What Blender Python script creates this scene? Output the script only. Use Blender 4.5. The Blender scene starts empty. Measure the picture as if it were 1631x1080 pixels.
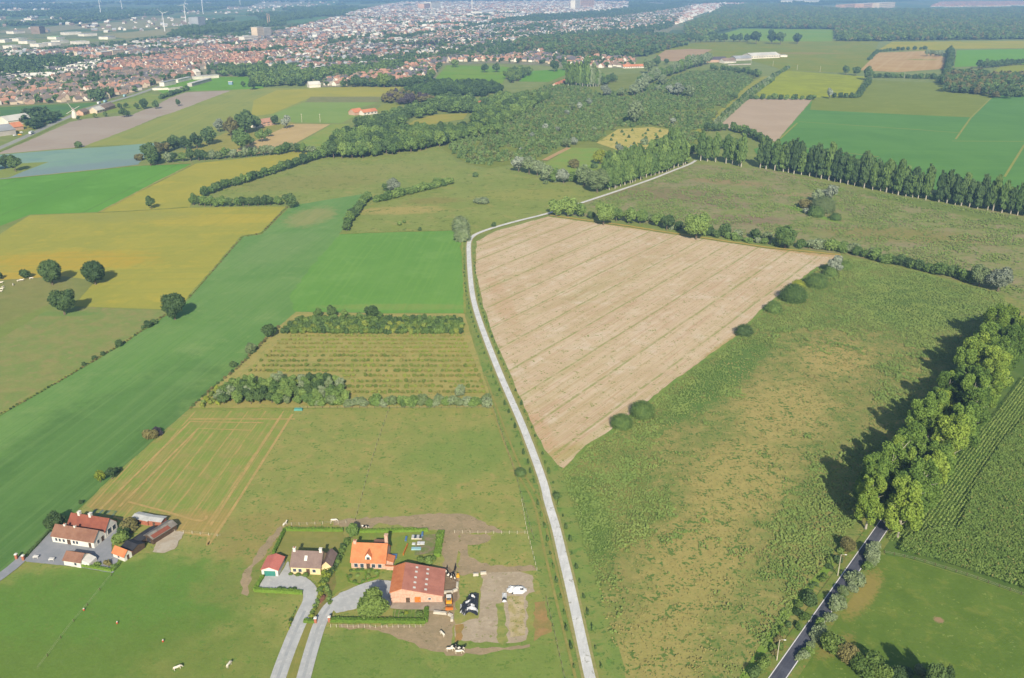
import bpy, math, random
import numpy as np
from mathutils import Vector
# ------------------------------------------------------------------ camera, sky, sun, exposure
PW, PH, FPX, CAM_H = 1631.0, 1080.0, 1400.0, 170.0
PITCH = math.atan(570.0 / FPX)
SUN_EL, SUN_AZ = math.radians(31.0), math.radians(-3.2)   # shadows run away from the camera, slightly left
SC = bpy.context.scene
COL = SC.collection
cam_d = bpy.data.cameras.new('camera')
cam = bpy.data.objects.new('camera', cam_d)
COL.objects.link(cam)
cam.location = (0, 0, CAM_H)
cam.rotation_euler = (math.pi / 2 - PITCH, 0, 0)
cam_d.sensor_width = 36.0
cam_d.lens = 36.0 * FPX / PW
cam_d.clip_start = 1.0
cam_d.clip_end = 80000.0
SC.camera = cam
wd = bpy.data.worlds.new("World")
SC.world = wd
wd.use_nodes = True
nt = wd.node_tree
nt.nodes.clear()
sky = nt.nodes.new('ShaderNodeTexSky')
sky.sky_type = 'NISHITA'
sky.sun_disc = False
sky.sun_elevation = SUN_EL
sky.sun_rotation = math.pi - SUN_AZ
sky.air_density = 1.2
sky.dust_density = 1.2
bg = nt.nodes.new('ShaderNodeBackground')
bg.inputs['Strength'].default_value = 0.09
wo = nt.nodes.new('ShaderNodeOutputWorld')
nt.links.new(sky.outputs[0], bg.inputs[0])
nt.links.new(bg.outputs[0], wo.inputs[0])
sd = bpy.data.lights.new('sun', 'SUN')
sd.energy = 5.0
sd.angle = math.radians(0.5)
sd.color = (1.0, 0.92, 0.80)
sun = bpy.data.objects.new('sun', sd)
COL.objects.link(sun)
_shadow = Vector((math.sin(SUN_AZ) * math.cos(SUN_EL), math.cos(SUN_AZ) * math.cos(SUN_EL), -math.sin(SUN_EL)))
sun.rotation_euler = _shadow.to_track_quat('-Z', 'Y').to_euler()
SC.view_settings.view_transform = 'Standard'
SC.view_settings.look = 'None'
SC.view_settings.exposure = 0.54
SC.view_settings.gamma = 1.0
SC.cycles.volume_step_rate = 1.0
SC.cycles.max_bounces = 4
SC.cycles.volume_bounces = 0
HAZE_D = 0.000115
# ------------------------------------------------------------------ helpers
R = random.Random(7)
NR = np.random.default_rng(11)
CP, SP = math.cos(PITCH), math.sin(PITCH)


def gp(u, v, z=0.0):
    """photo pixel -> world x, y on the plane at height z"""
    dx = (u - PW / 2) / FPX
    dy = -(v - PH / 2) / FPX
    wy = CP + SP * dy
    wz = -SP + CP * dy
    t = (z - CAM_H) / wz
    return (dx * t, wy * t)


def sc(v):
    """photo pixels per metre across the view at image row v"""
    return CP * (v + 30.0) / CAM_H


def lin(c):
    return tuple((x / 255.0 / 12.92) if x / 255.0 < 0.04045 else ((x / 255.0 + 0.055) / 1.055) ** 2.4 for x in c)


def angle(a, b):
    x0, y0 = gp(*a)
    x1, y1 = gp(*b)
    return math.atan2(y1 - y0, x1 - x0)


ALB = 0.60
ALV = (0.72, 0.69, 0.64)
AIR = (0.17, 0.31, 0.50)


def tone(c, v=None):
    """surface colour of a thing that the photo shows as c at row v, with the air in front of it taken off"""
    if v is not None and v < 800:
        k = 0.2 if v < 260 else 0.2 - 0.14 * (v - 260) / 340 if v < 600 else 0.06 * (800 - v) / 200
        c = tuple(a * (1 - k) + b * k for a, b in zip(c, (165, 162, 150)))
    if c[2] < 0.76 * c[1]:
        c = (c[0], c[1], c[2] * 0.90)
    L = lin(c)
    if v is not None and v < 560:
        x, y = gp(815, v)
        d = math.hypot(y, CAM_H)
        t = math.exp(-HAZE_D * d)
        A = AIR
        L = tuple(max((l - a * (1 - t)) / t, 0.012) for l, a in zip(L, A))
    return tuple(min(x * q, 0.85) for x, q in zip(L, ALV))


class NT:
    def __init__(self, name, rough=0.9, spec=0.15):
        self.m = bpy.data.materials.new(name)
        self.m.use_nodes = True
        self.t = self.m.node_tree
        self.t.nodes.clear()
        self.out = self.n('ShaderNodeOutputMaterial')
        self.b = self.n('ShaderNodeBsdfPrincipled')
        self.b.inputs['Roughness'].default_value = rough
        self.b.inputs['Specular IOR Level'].default_value = spec
        self.l(self.b.outputs[0], self.out.inputs[0])

    def n(self, t, **kw):
        x = self.t.nodes.new(t)
        for k, v in kw.items():
            setattr(x, k, v)
        return x

    def l(self, a, b):
        self.t.links.new(a, b)

    def coord(self):
        if not hasattr(self, '_c'):
            self._c = self.n('ShaderNodeTexCoord').outputs['Object']
        return self._c

    def noise(self, scale, detail=4, rough=0.55, vec=None, dist=0.0):
        x = self.n('ShaderNodeTexNoise')
        x.inputs['Scale'].default_value = scale
        x.inputs['Detail'].default_value = detail
        x.inputs['Roughness'].default_value = rough
        x.inputs['Distortion'].default_value = dist
        self.l(vec if vec is not None else self.coord(), x.inputs['Vector'])
        return x.outputs['Fac']

    def math(self, op, a, b=None, c=None, clamp=False):
        x = self.n('ShaderNodeMath', operation=op)
        x.use_clamp = clamp
        for i, q in enumerate((a, b, c)):
            if q is None:
                continue
            if isinstance(q, (int, float)):
                x.inputs[i].default_value = q
            else:
                self.l(q, x.inputs[i])
        return x.outputs[0]

    def ramp01(self, v, lo, hi):
        x = self.n('ShaderNodeMapRange', interpolation_type='SMOOTHSTEP')
        self.l(v, x.inputs[0])
        x.inputs[1].default_value = lo
        x.inputs[2].default_value = hi
        return x.outputs[0]

    def mix(self, f, a, b, mode='MIX'):
        x = self.n('ShaderNodeMix', data_type='RGBA', blend_type=mode)
        if isinstance(f, (int, float)):
            x.inputs[0].default_value = f
        else:
            self.l(f, x.inputs[0])
        for q, s in ((a, x.inputs[6]), (b, x.inputs[7])):
            if isinstance(q, tuple):
                s.default_value = (*q[:3], 1)
            else:
                self.l(q, s)
        return x.outputs[2]

    def mapping(self, rot=0.0, scale=(1, 1, 1), loc=(0, 0, 0)):
        # rotate so that local x runs along the given direction
        x = self.n('ShaderNodeMapping')
        x.inputs['Rotation'].default_value = (0, 0, -rot)
        self.l(self.coord(), x.inputs[0])
        y = self.n('ShaderNodeMapping')
        y.inputs['Scale'].default_value = scale
        y.inputs['Location'].default_value = loc
        self.l(x.outputs[0], y.inputs[0])
        return y.outputs[0]

    def bump(self, h, strength, dist):
        x = self.n('ShaderNodeBump')
        x.inputs['Strength'].default_value = strength
        x.inputs['Distance'].default_value = dist
        self.l(h, x.inputs['Height'])
        self.l(x.outputs[0], self.b.inputs['Normal'])

    def done(self, col):
        if isinstance(col, tuple):
            self.b.inputs['Base Color'].default_value = (*col[:3], 1)
        else:
            self.l(col, self.b.inputs['Base Color'])
        return self.m


def field_mat(name, cols, row, patch=40.0, fine=1.2, streak=None, lines=None, blobs=(), speck=None, var=0.22, bump=0.25, wander=0.0):
    """cols: photo colours; streak=(angle, width m, strength, colour); lines=(angle, period m, width share, strength, colour)
    blobs=((px, py, radius m, stretch, angle, colour, strength), ...)   speck=(size m, colour, threshold)"""
    T = NT(name)
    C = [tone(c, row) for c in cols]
    f = T.noise(1.0 / patch, 6, 0.6, dist=0.6)
    if len(C) == 1:
        C = [C[0], C[0]]
    col = T.mix(T.ramp01(f, 0.36, 0.62), C[0], C[1])
    if len(C) > 2:
        f2 = T.noise(2.6 / patch, 5, 0.65, dist=0.4)
        col = T.mix(T.ramp01(f2, 0.5, 0.68), col, C[2])
    for (px, py, rad, st, an, c, stn) in blobs:
        x0, y0 = gp(px, py)
        ca, sa = math.cos(an), math.sin(an)
        mp = T.mapping(an, (1.0 / st, 1, 1), (-(x0 * ca + y0 * sa) / st, -(-x0 * sa + y0 * ca), 0))
        ln = T.n('ShaderNodeVectorMath', operation='LENGTH')
        T.l(mp, ln.inputs[0])
        wob = T.noise(3.2 / rad, 6, 0.65)
        dd = T.math('ADD', T.math('DIVIDE', ln.outputs[1], rad), T.math('MULTIPLY_ADD', wob, 1.3, -0.65))
        m = T.ramp01(dd, 1.1, 0.55)
        col = T.mix(T.math('MULTIPLY', m, stn), col, tone(c, row))
    if streak:
        for k, (an, wid, stn, c) in enumerate(streak if isinstance(streak, list) else [streak]):
            s = T.noise(1.0, 3, 0.6, T.mapping(an, (1.0 / (wid * 45), 1.0 / wid, 1), (k * 9.1, k * 3.3, 0)))
            col = T.mix(T.math('MULTIPLY', T.ramp01(s, 0.45, 0.68), stn), col, tone(c, row))
    if lines:
        for (an, per, share, stn, c) in (lines if isinstance(lines, list) else [lines]):
            sx = T.n('ShaderNodeSeparateXYZ')
            mv = T.mapping(an)
            T.l(mv, sx.inputs[0])
            wob = T.math('MULTIPLY_ADD', T.noise(0.03, 2), 1.6, sx.outputs[1])
            p = T.math('PINGPONG', wob, per / 2)
            m = T.ramp01(p, per / 2 * share, per / 2 * share * 0.3)
            brk = T.ramp01(T.noise(0.12, 4, 0.7), 0.32, 0.55)
            col = T.mix(T.math('MULTIPLY', T.math('MULTIPLY', m, brk), stn), col, tone(c, row))
    if speck:
        s = T.noise(1.0 / speck[0], 3, 0.6)
        s2 = T.noise(0.25 / speck[0], 3, 0.6)
        col = T.mix(T.ramp01(T.math('MULTIPLY', T.math('ADD', s, s2), 0.5), speck[2], speck[2] + 0.05), col, tone(speck[1], row))
    fn = T.noise(1.0 / fine, 5, 0.7)
    v = T.math('MULTIPLY_ADD', fn, var * 2, 1.0 - var)
    md = T.noise(0.22 / fine, 4, 0.6)
    v = T.math('MULTIPLY', v, T.math('MULTIPLY_ADD', md, var * 1.4, 1.0 - var * 0.7))
    cv = T.n('ShaderNodeCombineXYZ')
    for i in range(3):
        T.l(v, cv.inputs[i])
    col = T.mix(1.0, col, cv.outputs[0], 'MULTIPLY')
    T.bump(fn, bump, 0.4 * fine)
    return T.done(col)


def flat_mat(name, c, rough=0.8, var=0.12, scale=0.6, spec=0.3, c2=None, row=None, obj_var=0.0, bump=0.0, metal=0.0):
    T = NT(name, rough, spec)
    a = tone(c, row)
    col = a
    f = T.noise(scale, 5, 0.65)
    b = tone(c2, row) if c2 else tuple(x * (1 - var * 2.2) for x in a)
    col = T.mix(T.ramp01(f, 0.38, 0.66), a, b)
    if obj_var:
        oi = T.n('ShaderNodeObjectInfo')
        v = T.math('MULTIPLY_ADD', oi.outputs['Random'], obj_var * 2, 1 - obj_var)
        cv = T.n('ShaderNodeCombineXYZ')
        for i in range(3):
            T.l(v, cv.inputs[i])
        col = T.mix(1.0, col, cv.outputs[0], 'MULTIPLY')
    if metal:
        T.b.inputs['Metallic'].default_value = metal
    if bump:
        T.bump(T.noise(scale * 6, 4), bump, 0.05)
    return T.done(col)


def mesh_obj(name, verts, faces, mats, parent=None, midx=None, smooth=False):
    me = bpy.data.meshes.new(name)
    me.from_pydata([tuple(map(float, v)) for v in verts], [], [tuple(map(int, f)) for f in faces])
    for m in (mats if isinstance(mats, (list, tuple)) else [mats]):
        me.materials.append(m)
    if midx is not None:
        me.polygons.foreach_set('material_index', np.asarray(midx, dtype=np.int32))
    if smooth:
        me.polygons.foreach_set('use_smooth', np.ones(len(me.polygons), dtype=bool))
    me.update()
    o = bpy.data.objects.new(name, me)
    COL.objects.link(o)
    if parent is not None:
        o.parent = parent
    return o


def quad_mesh(name, V, mats, midx=None):
    """V: (n,4,3) array of separate quads -> mesh data"""
    n = len(V)
    me = bpy.data.meshes.new(name)
    me.vertices.add(n * 4)
    me.vertices.foreach_set('co', V.reshape(-1).astype(np.float32))
    me.loops.add(n * 4)
    me.loops.foreach_set('vertex_index', np.arange(n * 4, dtype=np.int32))
    me.polygons.add(n)
    me.polygons.foreach_set('loop_start', np.arange(n, dtype=np.int32) * 4)
    me.polygons.foreach_set('loop_total', np.full(n, 4, dtype=np.int32))
    if midx is not None:
        me.polygons.foreach_set('material_index', np.asarray(midx, dtype=np.int32))
    for m in (mats if isinstance(mats, (list, tuple)) else [mats]):
        me.materials.append(m)
    me.update(calc_edges=True)
    return me


def link(name, me, parent=None, loc=None, rz=0.0, scale=None):
    o = bpy.data.objects.new(name, me)
    COL.objects.link(o)
    if parent is not None:
        o.parent = parent
    if loc is not None:
        o.location = loc
    if rz:
        o.rotation_euler = (0, 0, rz)
    if scale is not None:
        o.scale = scale
    return o


def tag(o, label=None, cat=None, group=None, kind=None):
    if label:
        o['label'] = label
    if cat:
        o['category'] = cat
    if group:
        o['group'] = group
    if kind:
        o['kind'] = kind
    return o


def rough_poly(pts, amp, step, seed=1):
    """subdivide an outline (world metres) and shake it"""
    rr = random.Random(seed)
    out = []
    n = len(pts)
    for i in range(n):
        (x0, y0), (x1, y1) = pts[i], pts[(i + 1) % n]
        d = math.hypot(x1 - x0, y1 - y0)
        k = max(1, int(d / step))
        for j in range(k):
            t = j / k
            a = amp if j else 0.0
            out.append((x0 + (x1 - x0) * t + rr.uniform(-a, a), y0 + (y1 - y0) * t + rr.uniform(-a, a)))
    return out


LEVEL = [0]
ZK = 0.3   # the thin sheets of ground lie a few millimetres to centimetres above one another


def sheet(name, px, mat, label=None, amp=0.3, step=6.0, z=None, world=False, kind='structure', group=None, cat=None):
    LEVEL[0] += 1
    if z is None:
        z = 0.02 + 0.012 * LEVEL[0]
    z *= ZK
    pts = [p if world else gp(*p) for p in px]
    pts = rough_poly(pts, amp, step, LEVEL[0])
    me = bpy.data.meshes.new(name)
    from mathutils.geometry import tessellate_polygon
    tris = tessellate_polygon([[Vector((x, y, 0)) for x, y in pts]])
    vs = [(x, y, z) for x, y in pts]
    fs = []
    for t in tris:
        a, b, c = (pts[i] for i in t)
        cr = (b[0] - a[0]) * (c[1] - a[1]) - (b[1] - a[1]) * (c[0] - a[0])
        fs.append(t if cr > 0 else t[::-1])
    me.from_pydata(vs, [], fs)
    me.materials.append(mat)
    me.update()
    o = bpy.data.objects.new(name, me)
    COL.objects.link(o)
    tag(o, label, cat, group, kind)
    return o


def smooth_line(P, n=6):
    """Catmull-Rom through world points"""
    out = []
    for i in range(len(P) - 1):
        p0 = P[max(i - 1, 0)]
        p1, p2 = P[i], P[i + 1]
        p3 = P[min(i + 2, len(P) - 1)]
        for j in range(n):
            t = j / n
            out.append(tuple(0.5 * ((2 * b) + (-a + c) * t + (2 * a - 5 * b + 4 * c - d) * t * t + (-a + 3 * b - 3 * c + d) * t ** 3)
                             for a, b, c, d in zip(p0, p1, p2, p3)))
    out.append(P[-1])
    return out


def ribbon_pts(P, w0, w1=None):
    """left and right edges of a band about a world polyline; offsets w0 (left) .. w1 (right)"""
    if w1 is None:
        w0, w1 = -w0 / 2, w0 / 2
    L, Rr = [], []
    for i, (x, y) in enumerate(P):
        a = P[max(i - 1, 0)]
        b = P[min(i + 1, len(P) - 1)]
        dx, dy = b[0] - a[0], b[1] - a[1]
        d = math.hypot(dx, dy) or 1
        nx, ny = dy / d, -dx / d
        L.append((x + nx * w0, y + ny * w0))
        Rr.append((x + nx * w1, y + ny * w1))
    return L, Rr


def ribbon(name, P, w0, w1, z, mat, label=None, kind='structure', parent=None, cat=None, thick=0.0):
    z *= ZK
    L, Rr = ribbon_pts(P, w0, w1)
    n = len(P)
    vs = [(x, y, z) for x, y in L] + [(x, y, z) for x, y in Rr]
    fs = [(i, n + i, n + i + 1, i + 1) for i in range(n - 1)]
    fs = [f[::-1] for f in fs] if False else fs
    o = mesh_obj(name, vs, fs, mat, parent)
    # face up
    me = o.data
    if me.polygons and me.polygons[0].normal.z < 0:
        me.flip_normals()
    if parent is None:
        tag(o, label, cat, None, kind)
    return o


def along(P, step, start=0.0):
    out = []
    need = start
    for (x0, y0), (x1, y1) in zip(P[:-1], P[1:]):
        d = math.hypot(x1 - x0, y1 - y0)
        while need <= d:
            t = need / d
            out.append((x0 + (x1 - x0) * t, y0 + (y1 - y0) * t, math.atan2(y1 - y0, x1 - x0)))
            need += step
        need -= d
    return out


def inside(px, py, poly):
    c = np.zeros(px.shape, dtype=bool)
    j = len(poly) - 1
    for i in range(len(poly)):
        xi, yi = poly[i]
        xj, yj = poly[j]
        hit = ((yi > py) != (yj > py)) & (px < (xj - xi) * (py - yi) / ((yj - yi) or 1e-9) + xi)
        c ^= hit
        j = i
    return c


def scatter(poly, dens, rng, maxn=400000):
    P = np.array(poly)
    x0, y0 = P.min(0)
    x1, y1 = P.max(0)
    n = int(min(maxn, dens * (x1 - x0) * (y1 - y0)))
    x = rng.uniform(x0, x1, n)
    y = rng.uniform(y0, y1, n)
    k = inside(x, y, poly)
    return x[k], y[k]


def gpoly(px):
    return [gp(*p) for p in px]
# ------------------------------------------------------------------ ground, fields, tracks
def ground():
    T = NT('open_country')
    v = T.n('ShaderNodeTexVoronoi', feature='F1')
    mv = T.mapping(0.35, (1 / 420.0, 1 / 190.0, 1))
    T.l(mv, v.inputs['Vector'])
    v.inputs['Scale'].default_value = 1.0
    v.inputs['Randomness'].default_value = 0.85
    r = T.n('ShaderNodeValToRGB')
    r.color_ramp.interpolation = 'CONSTANT'
    e = r.color_ramp.elements
    e[0].position = 0
    cs = [(92, 120, 78), (160, 158, 104), (104, 150, 82), (150, 150, 100), (80, 104, 70), (176, 160, 122), (100, 140, 82), (86, 116, 72)]
    e[0].color = (*[q * 0.68 for q in lin(cs[0])], 1)
    e[1].position = 1 / 8
    e[1].color = (*[q * 0.68 for q in lin(cs[1])], 1)
    for i in range(2, 8):
        x = e.new(i / 8)
        x.color = (*[q * 0.68 for q in lin(cs[i])], 1)
    s = T.n('ShaderNodeSeparateColor')
    T.l(v.outputs['Color'], s.inputs[0])
    T.l(s.outputs[0], r.inputs[0])
    f = T.noise(0.02, 6, 0.7)
    col = T.mix(T.ramp01(f, 0.35, 0.65), r.outputs[0], tone((100, 122, 76)))
    m = T.done(col)
    S = 45000
    o = mesh_obj('ground', [(-S, -2000, 0), (S, -2000, 0), (S, S, 0), (-S, S, 0)], [(0, 1, 2, 3)], m)
    tag(o, 'flat open farming country stretching to the far blue distance', None, None, 'structure')


ground()
band = angle((0, 911), (303, 649))
st_rows = angle((897, 644), (1133, 483))
# ---- far fields
FM = field_mat
sheet('grassland', [(-900, 172), (-900, 62), (2600, 62), (2600, 1400), (-1400, 1400)], FM('common_grass', [(132, 150, 98), (120, 142, 90), (142, 154, 104)], 300, 45, var=0.15), 'green grass between the fields', amp=0)
sheet('field', [(0, 171), (157, 163), (98, 190), (0, 197)], FM('beet_leaves', [(74, 124, 88), (84, 134, 92)], 180, 60), 'dark green crop field between the housing estate and the main road', amp=1)
sheet('field', [(-60, 196), (30, 192), (95, 191), (70, 200), (30, 212), (-60, 226)], FM('stubble_verge', [(160, 158, 100), (120, 142, 92)], 200, 30), 'yellowish grass beside the grey factory sheds at the left edge')
brown = FM('ploughed_soil', [(178, 170, 162), (170, 160, 152)], 190, 80, streak=(angle((0, 242), (134, 233)), 8, 0.4, (170, 152, 140)), var=0.08)
sheet('field', [(0, 243), (41, 226), (113, 194), (139, 189), (210, 183), (232, 174), (254, 170), (252, 166), (270, 156), (296, 147), (371, 144), (291, 175), (252, 186), (180, 217), (134, 234), (-80, 252), (-80, 264)], brown, 'bare brown ploughed field along the main road, far left', amp=0.8)
sheet('field', [(157, 170), (232, 148), (262, 152), (285, 146), (255, 160), (240, 170), (180, 180), (150, 185), (120, 188)], FM('paddock_grass', [(120, 152, 92), (140, 156, 104)], 170, 30), 'green paddocks round the small farm by the main road')
sheet('field', [(300, 123), (420, 122), (420, 142), (372, 143), (298, 145), (276, 152), (262, 150), (243, 140)], FM('sports_grass', [(104, 166, 92), (96, 156, 86)], 135, 50), 'bright green sports ground behind the football stand')
ygreen = FM('ripening_crop', [(136, 156, 104), (146, 160, 104), (128, 150, 102)], 180, 120, streak=(angle((180, 216), (371, 144)), 10, 0.3, (168, 168, 104)), var=0.08)
sheet('field', [(134, 233), (371, 143), (410, 141), (640, 138), (622, 155), (505, 156), (410, 192), (330, 215), (273, 228)], ygreen, 'long yellow green crop field running up to the town', amp=0.8)
sheet('field', [(400, 186), (404, 160), (440, 144), (526, 139), (640, 138), (620, 154), (495, 155), (433, 181)], FM('ripe_crop', [(170, 170, 98), (158, 164, 98)], 155, 70, var=0.08), 'yellowish field below the long row of houses')
sheet('field', [(485, 163), (495, 154), (606, 154), (603, 163)], FM('rough_strip', [(122, 136, 98), (134, 142, 104)], 158, 20, var=0.25), 'narrow dark green rough strip between two light fields')
sheet('field', [(431, 183), (485, 163), (603, 163), (575, 171), (565, 185), (544, 196), (467, 195), (446, 188)], FM('young_crop', [(122, 160, 100), (130, 164, 106)], 180, 60, var=0.08), 'soft green field left of the red roofed farm')
sheet('field', [(372, 241), (415, 220), (462, 197), (526, 198), (464, 232), (431, 243), (408, 245)], FM('cut_corn', [(204, 180, 132), (192, 170, 124)], 220, 40, streak=(angle((431, 243), (526, 198)), 5, 0.4, (204, 180, 130)), var=0.12), 'orange tan stubble field between two tree belts')
sheet('field', [(285, 243), (322, 228), (358, 212), (412, 204), (440, 195), (470, 195), (418, 219), (379, 238), (330, 245)], FM('dry_meadow', [(158, 158, 100), (144, 150, 94)], 225, 40), 'olive dry meadow tucked behind the tree belt')
sheet('field', [(472, 231), (529, 198), (557, 197), (554, 204), (529, 211), (526, 222), (513, 238), (480, 240)], FM('corner_grass', [(122, 160, 92), (142, 160, 96)], 215, 30), 'small green field right of the orange tan stubble')
sheet('field', [(-80, 253), (104, 238), (181, 233), (275, 225), (249, 238), (230, 250), (220, 262), (156, 270), (20, 285), (-80, 292)], FM('cabbage_leaves', [(124, 168, 156), (130, 172, 160), (116, 160, 156)], 255, 90, streak=(angle((20, 284), (218, 261)), 12, 0.3, (120, 154, 166)), blobs=((110, 274, 45, 7, angle((20, 284), (218, 261)), (122, 150, 164), 0.7),), var=0.07), 'blue green cabbage field at the left edge')
sheet('field', [(-80, 280), (0, 271), (36, 260), (78, 258), (40, 272), (14, 283), (-80, 292)], FM('headland', [(132, 154, 92)], 270, 20), 'green wedge of grass beside the cabbage field')
sheet('field', [(-80, 293), (0, 286), (110, 275), (220, 264), (308, 261), (156, 338), (47, 342), (0, 360), (-80, 395)], FM('grass_ley', [(96, 164, 78), (86, 154, 72), (100, 168, 84)], 300, 90, lines=[(angle((30, 345), (200, 268)), 60, 0.05, 0.6, (86, 134, 76))], streak=(angle((0, 360), (47, 342)), 8, 0.3, (84, 150, 70)), var=0.07), 'bright green grass field below the cabbage field')
yl = [(172, 170, 86), (160, 164, 84), (182, 174, 84)]
ydir = angle((0, 400), (300, 395))
sheet('field', [(314, 260), (420, 249), (470, 240), (524, 244), (460, 262), (400, 279), (350, 296), (330, 306), (305, 322), (302, 331), (163, 338), (156, 338)], FM('mustard_crop', yl, 290, 60, streak=(ydir, 7, 0.4, (160, 166, 90)), var=0.1), 'yellow field sloping up between the bright green field and the hedge')
sheet('field', [(-80, 408), (0, 373), (47, 343), (156, 339), (233, 335), (303, 331), (420, 329), (456, 329), (416, 372), (386, 375), (347, 420), (298, 475), (285, 490), (259, 493), (117, 488), (152, 447), (101, 440), (0, 446), (-80, 455)],
      FM('yellow_crop', yl, 400, 55, streak=[(ydir, 6, 0.55, (156, 164, 86)), (band, 5, 0.25, (150, 160, 84))], blobs=((110, 415, 26, 2.5, ydir, (196, 168, 74), 0.8), (340, 350, 22, 3, ydir, (190, 176, 84), 0.7), (20, 440, 14, 2.6, ydir, (198, 170, 78), 0.9), (200, 345, 20, 3.5, ydir, (150, 158, 92), 0.6)), var=0.12),
      'large yellow field with greener bands, left side')
sheet('pasture', [(-80, 455), (0, 446), (101, 440), (152, 447), (117, 487), (75, 495), (0, 542), (-80, 590)], FM('grazed_turf', [(142, 144, 100), (130, 142, 92)], 480, 25, blobs=((20, 520, 9, 6, angle((0, 530), (80, 492)), (120, 148, 84), 0.7),)), 'brownish pasture with two round trees and white cattle, left edge')
sheet('pasture', [(-80, 592), (0, 540), (75, 494), (117, 488), (264, 495), (262, 503), (194, 548), (130, 586), (58, 628), (-10, 668), (-80, 712)], FM('dry_pasture', [(146, 150, 94), (128, 150, 84), (152, 148, 100)], 570, 12, blobs=((100, 500, 5, 5, 0.0, (110, 150, 78), 0.7),), var=0.2), 'mottled green and brown pasture left of the long green field')
gr = [(116, 158, 90), (104, 150, 80), (126, 162, 98)]
sheet('field', [(460, 331), (480, 324), (579, 309), (555, 350), (541, 373), (540, 420), (640, 420), (640, 499), (608, 499), (480, 497), (472, 497), (444, 520), (408, 556), (380, 584), (328, 627), (303, 650), (239, 706), (164, 774), (148, 790), (95, 838), (33, 888), (0, 912), (-100, 985), (-100, 722), (-10, 668), (58, 628), (130, 586), (194, 548), (264, 503), (300, 478), (347, 422), (386, 377), (416, 374)],
      FM('young_grass', gr, 600, 60, streak=[(band, 3, 0.4, (122, 158, 98)), (band, 0.9, 0.35, (88, 138, 68))], lines=[(band, 16, 0.035, 0.35, (84, 128, 64))], blobs=((495, 345, 20, 1.8, band, (168, 160, 112), 0.7), (440, 395, 26, 2, band, (128, 160, 104), 0.5), (330, 620, 14, 3, band, (128, 156, 92), 0.4), (30, 830, 52, 2.8, band, (82, 124, 64), 0.9), (160, 690, 20, 4, band, (100, 144, 78), 0.6), (250, 560, 9, 8, band, (110, 156, 84), 0.6)), var=0.12),
      'long smooth green field sweeping diagonally past the orchard', amp=0.4)
sheet('field', [(541, 373), (600, 370), (724, 367), (734, 381), (738, 440), (740, 499), (608, 499), (560, 497), (470, 497), (462, 470), (500, 420)],
      FM('lush_grass', [(108, 162, 88), (100, 156, 82), (114, 166, 94)], 430, 60, streak=[(angle((490, 480), (570, 385)), 2.2, 0.4, (120, 172, 92)), (angle((490, 480), (570, 385)), 5, 0.3, (96, 156, 78))], blobs=((640, 489, 6, 9, 0.0, (140, 160, 98), 0.6),), var=0.1), 'brighter green rectangular field left of the pale track', amp=1.2)
mead = [(138, 156, 98), (128, 150, 90), (150, 156, 104)]
sheet('meadow', [(345, 315), (356, 300), (420, 277), (480, 262), (520, 251), (560, 250), (700, 232), (712, 240), (735, 266), (760, 268), (800, 262), (830, 275), (880, 290), (930, 300), (950, 314), (870, 341), (800, 360), (752, 380), (735, 381), (724, 367), (541, 373), (555, 350), (579, 309), (480, 325), (400, 323)],
      FM('rough_meadow', mead, 310, 35, blobs=((640, 335, 16, 2.6, 0.1, (176, 164, 114), 0.85), (690, 320, 14, 2, 0.2, (140, 138, 92), 0.8), (500, 290, 40, 2.0, 0.3, (142, 146, 98), 0.7), (840, 310, 26, 2, 0.1, (150, 158, 98), 0.7), (600, 270, 30, 3, 0.1, (148, 154, 104), 0.6)), speck=(3, (104, 128, 76), 0.56), var=0.22),
      'rough green meadow with tan patches between hedges in the middle distance', amp=0.8)
sheet('meadow', [(880, 341), (931, 323), (1103, 261), (1220, 270), (1382, 303), (1517, 326), (1720, 358), (1720, 520), (1600, 468), (1591, 464), (1464, 431), (1350, 407), (1200, 386), (1075, 364), (960, 347)],
      FM('marsh_reeds', [(146, 144, 108), (132, 148, 100), (154, 146, 112)], 350, 26, blobs=((1060, 310, 30, 2.4, -0.2, (136, 124, 98), 0.8), (1150, 325, 16, 2.0, -0.3, (144, 132, 108), 0.9), (1190, 350, 18, 2.0, -0.2, (140, 126, 104), 0.9), (1160, 290, 14, 3, -0.4, (156, 140, 104), 0.8), (1290, 340, 5, 8, angle((1240, 340), (1330, 370)), (112, 160, 70), 0.9), (1270, 310, 10, 3, -0.2, (162, 148, 110), 0.7), (1330, 305, 4, 6, angle((1330, 318), (1370, 300)), (116, 156, 76), 0.9), (1500, 330, 16, 6, angle((1380, 310), (1560, 345)), (104, 134, 80), 0.8), (1440, 375, 24, 3, -0.2, (140, 136, 96), 0.7)), speck=(2.4, (100, 126, 78), 0.55), var=0.25),
      'brown and green marshy meadow beyond the hedge of the stubble field', amp=0.8)
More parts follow.
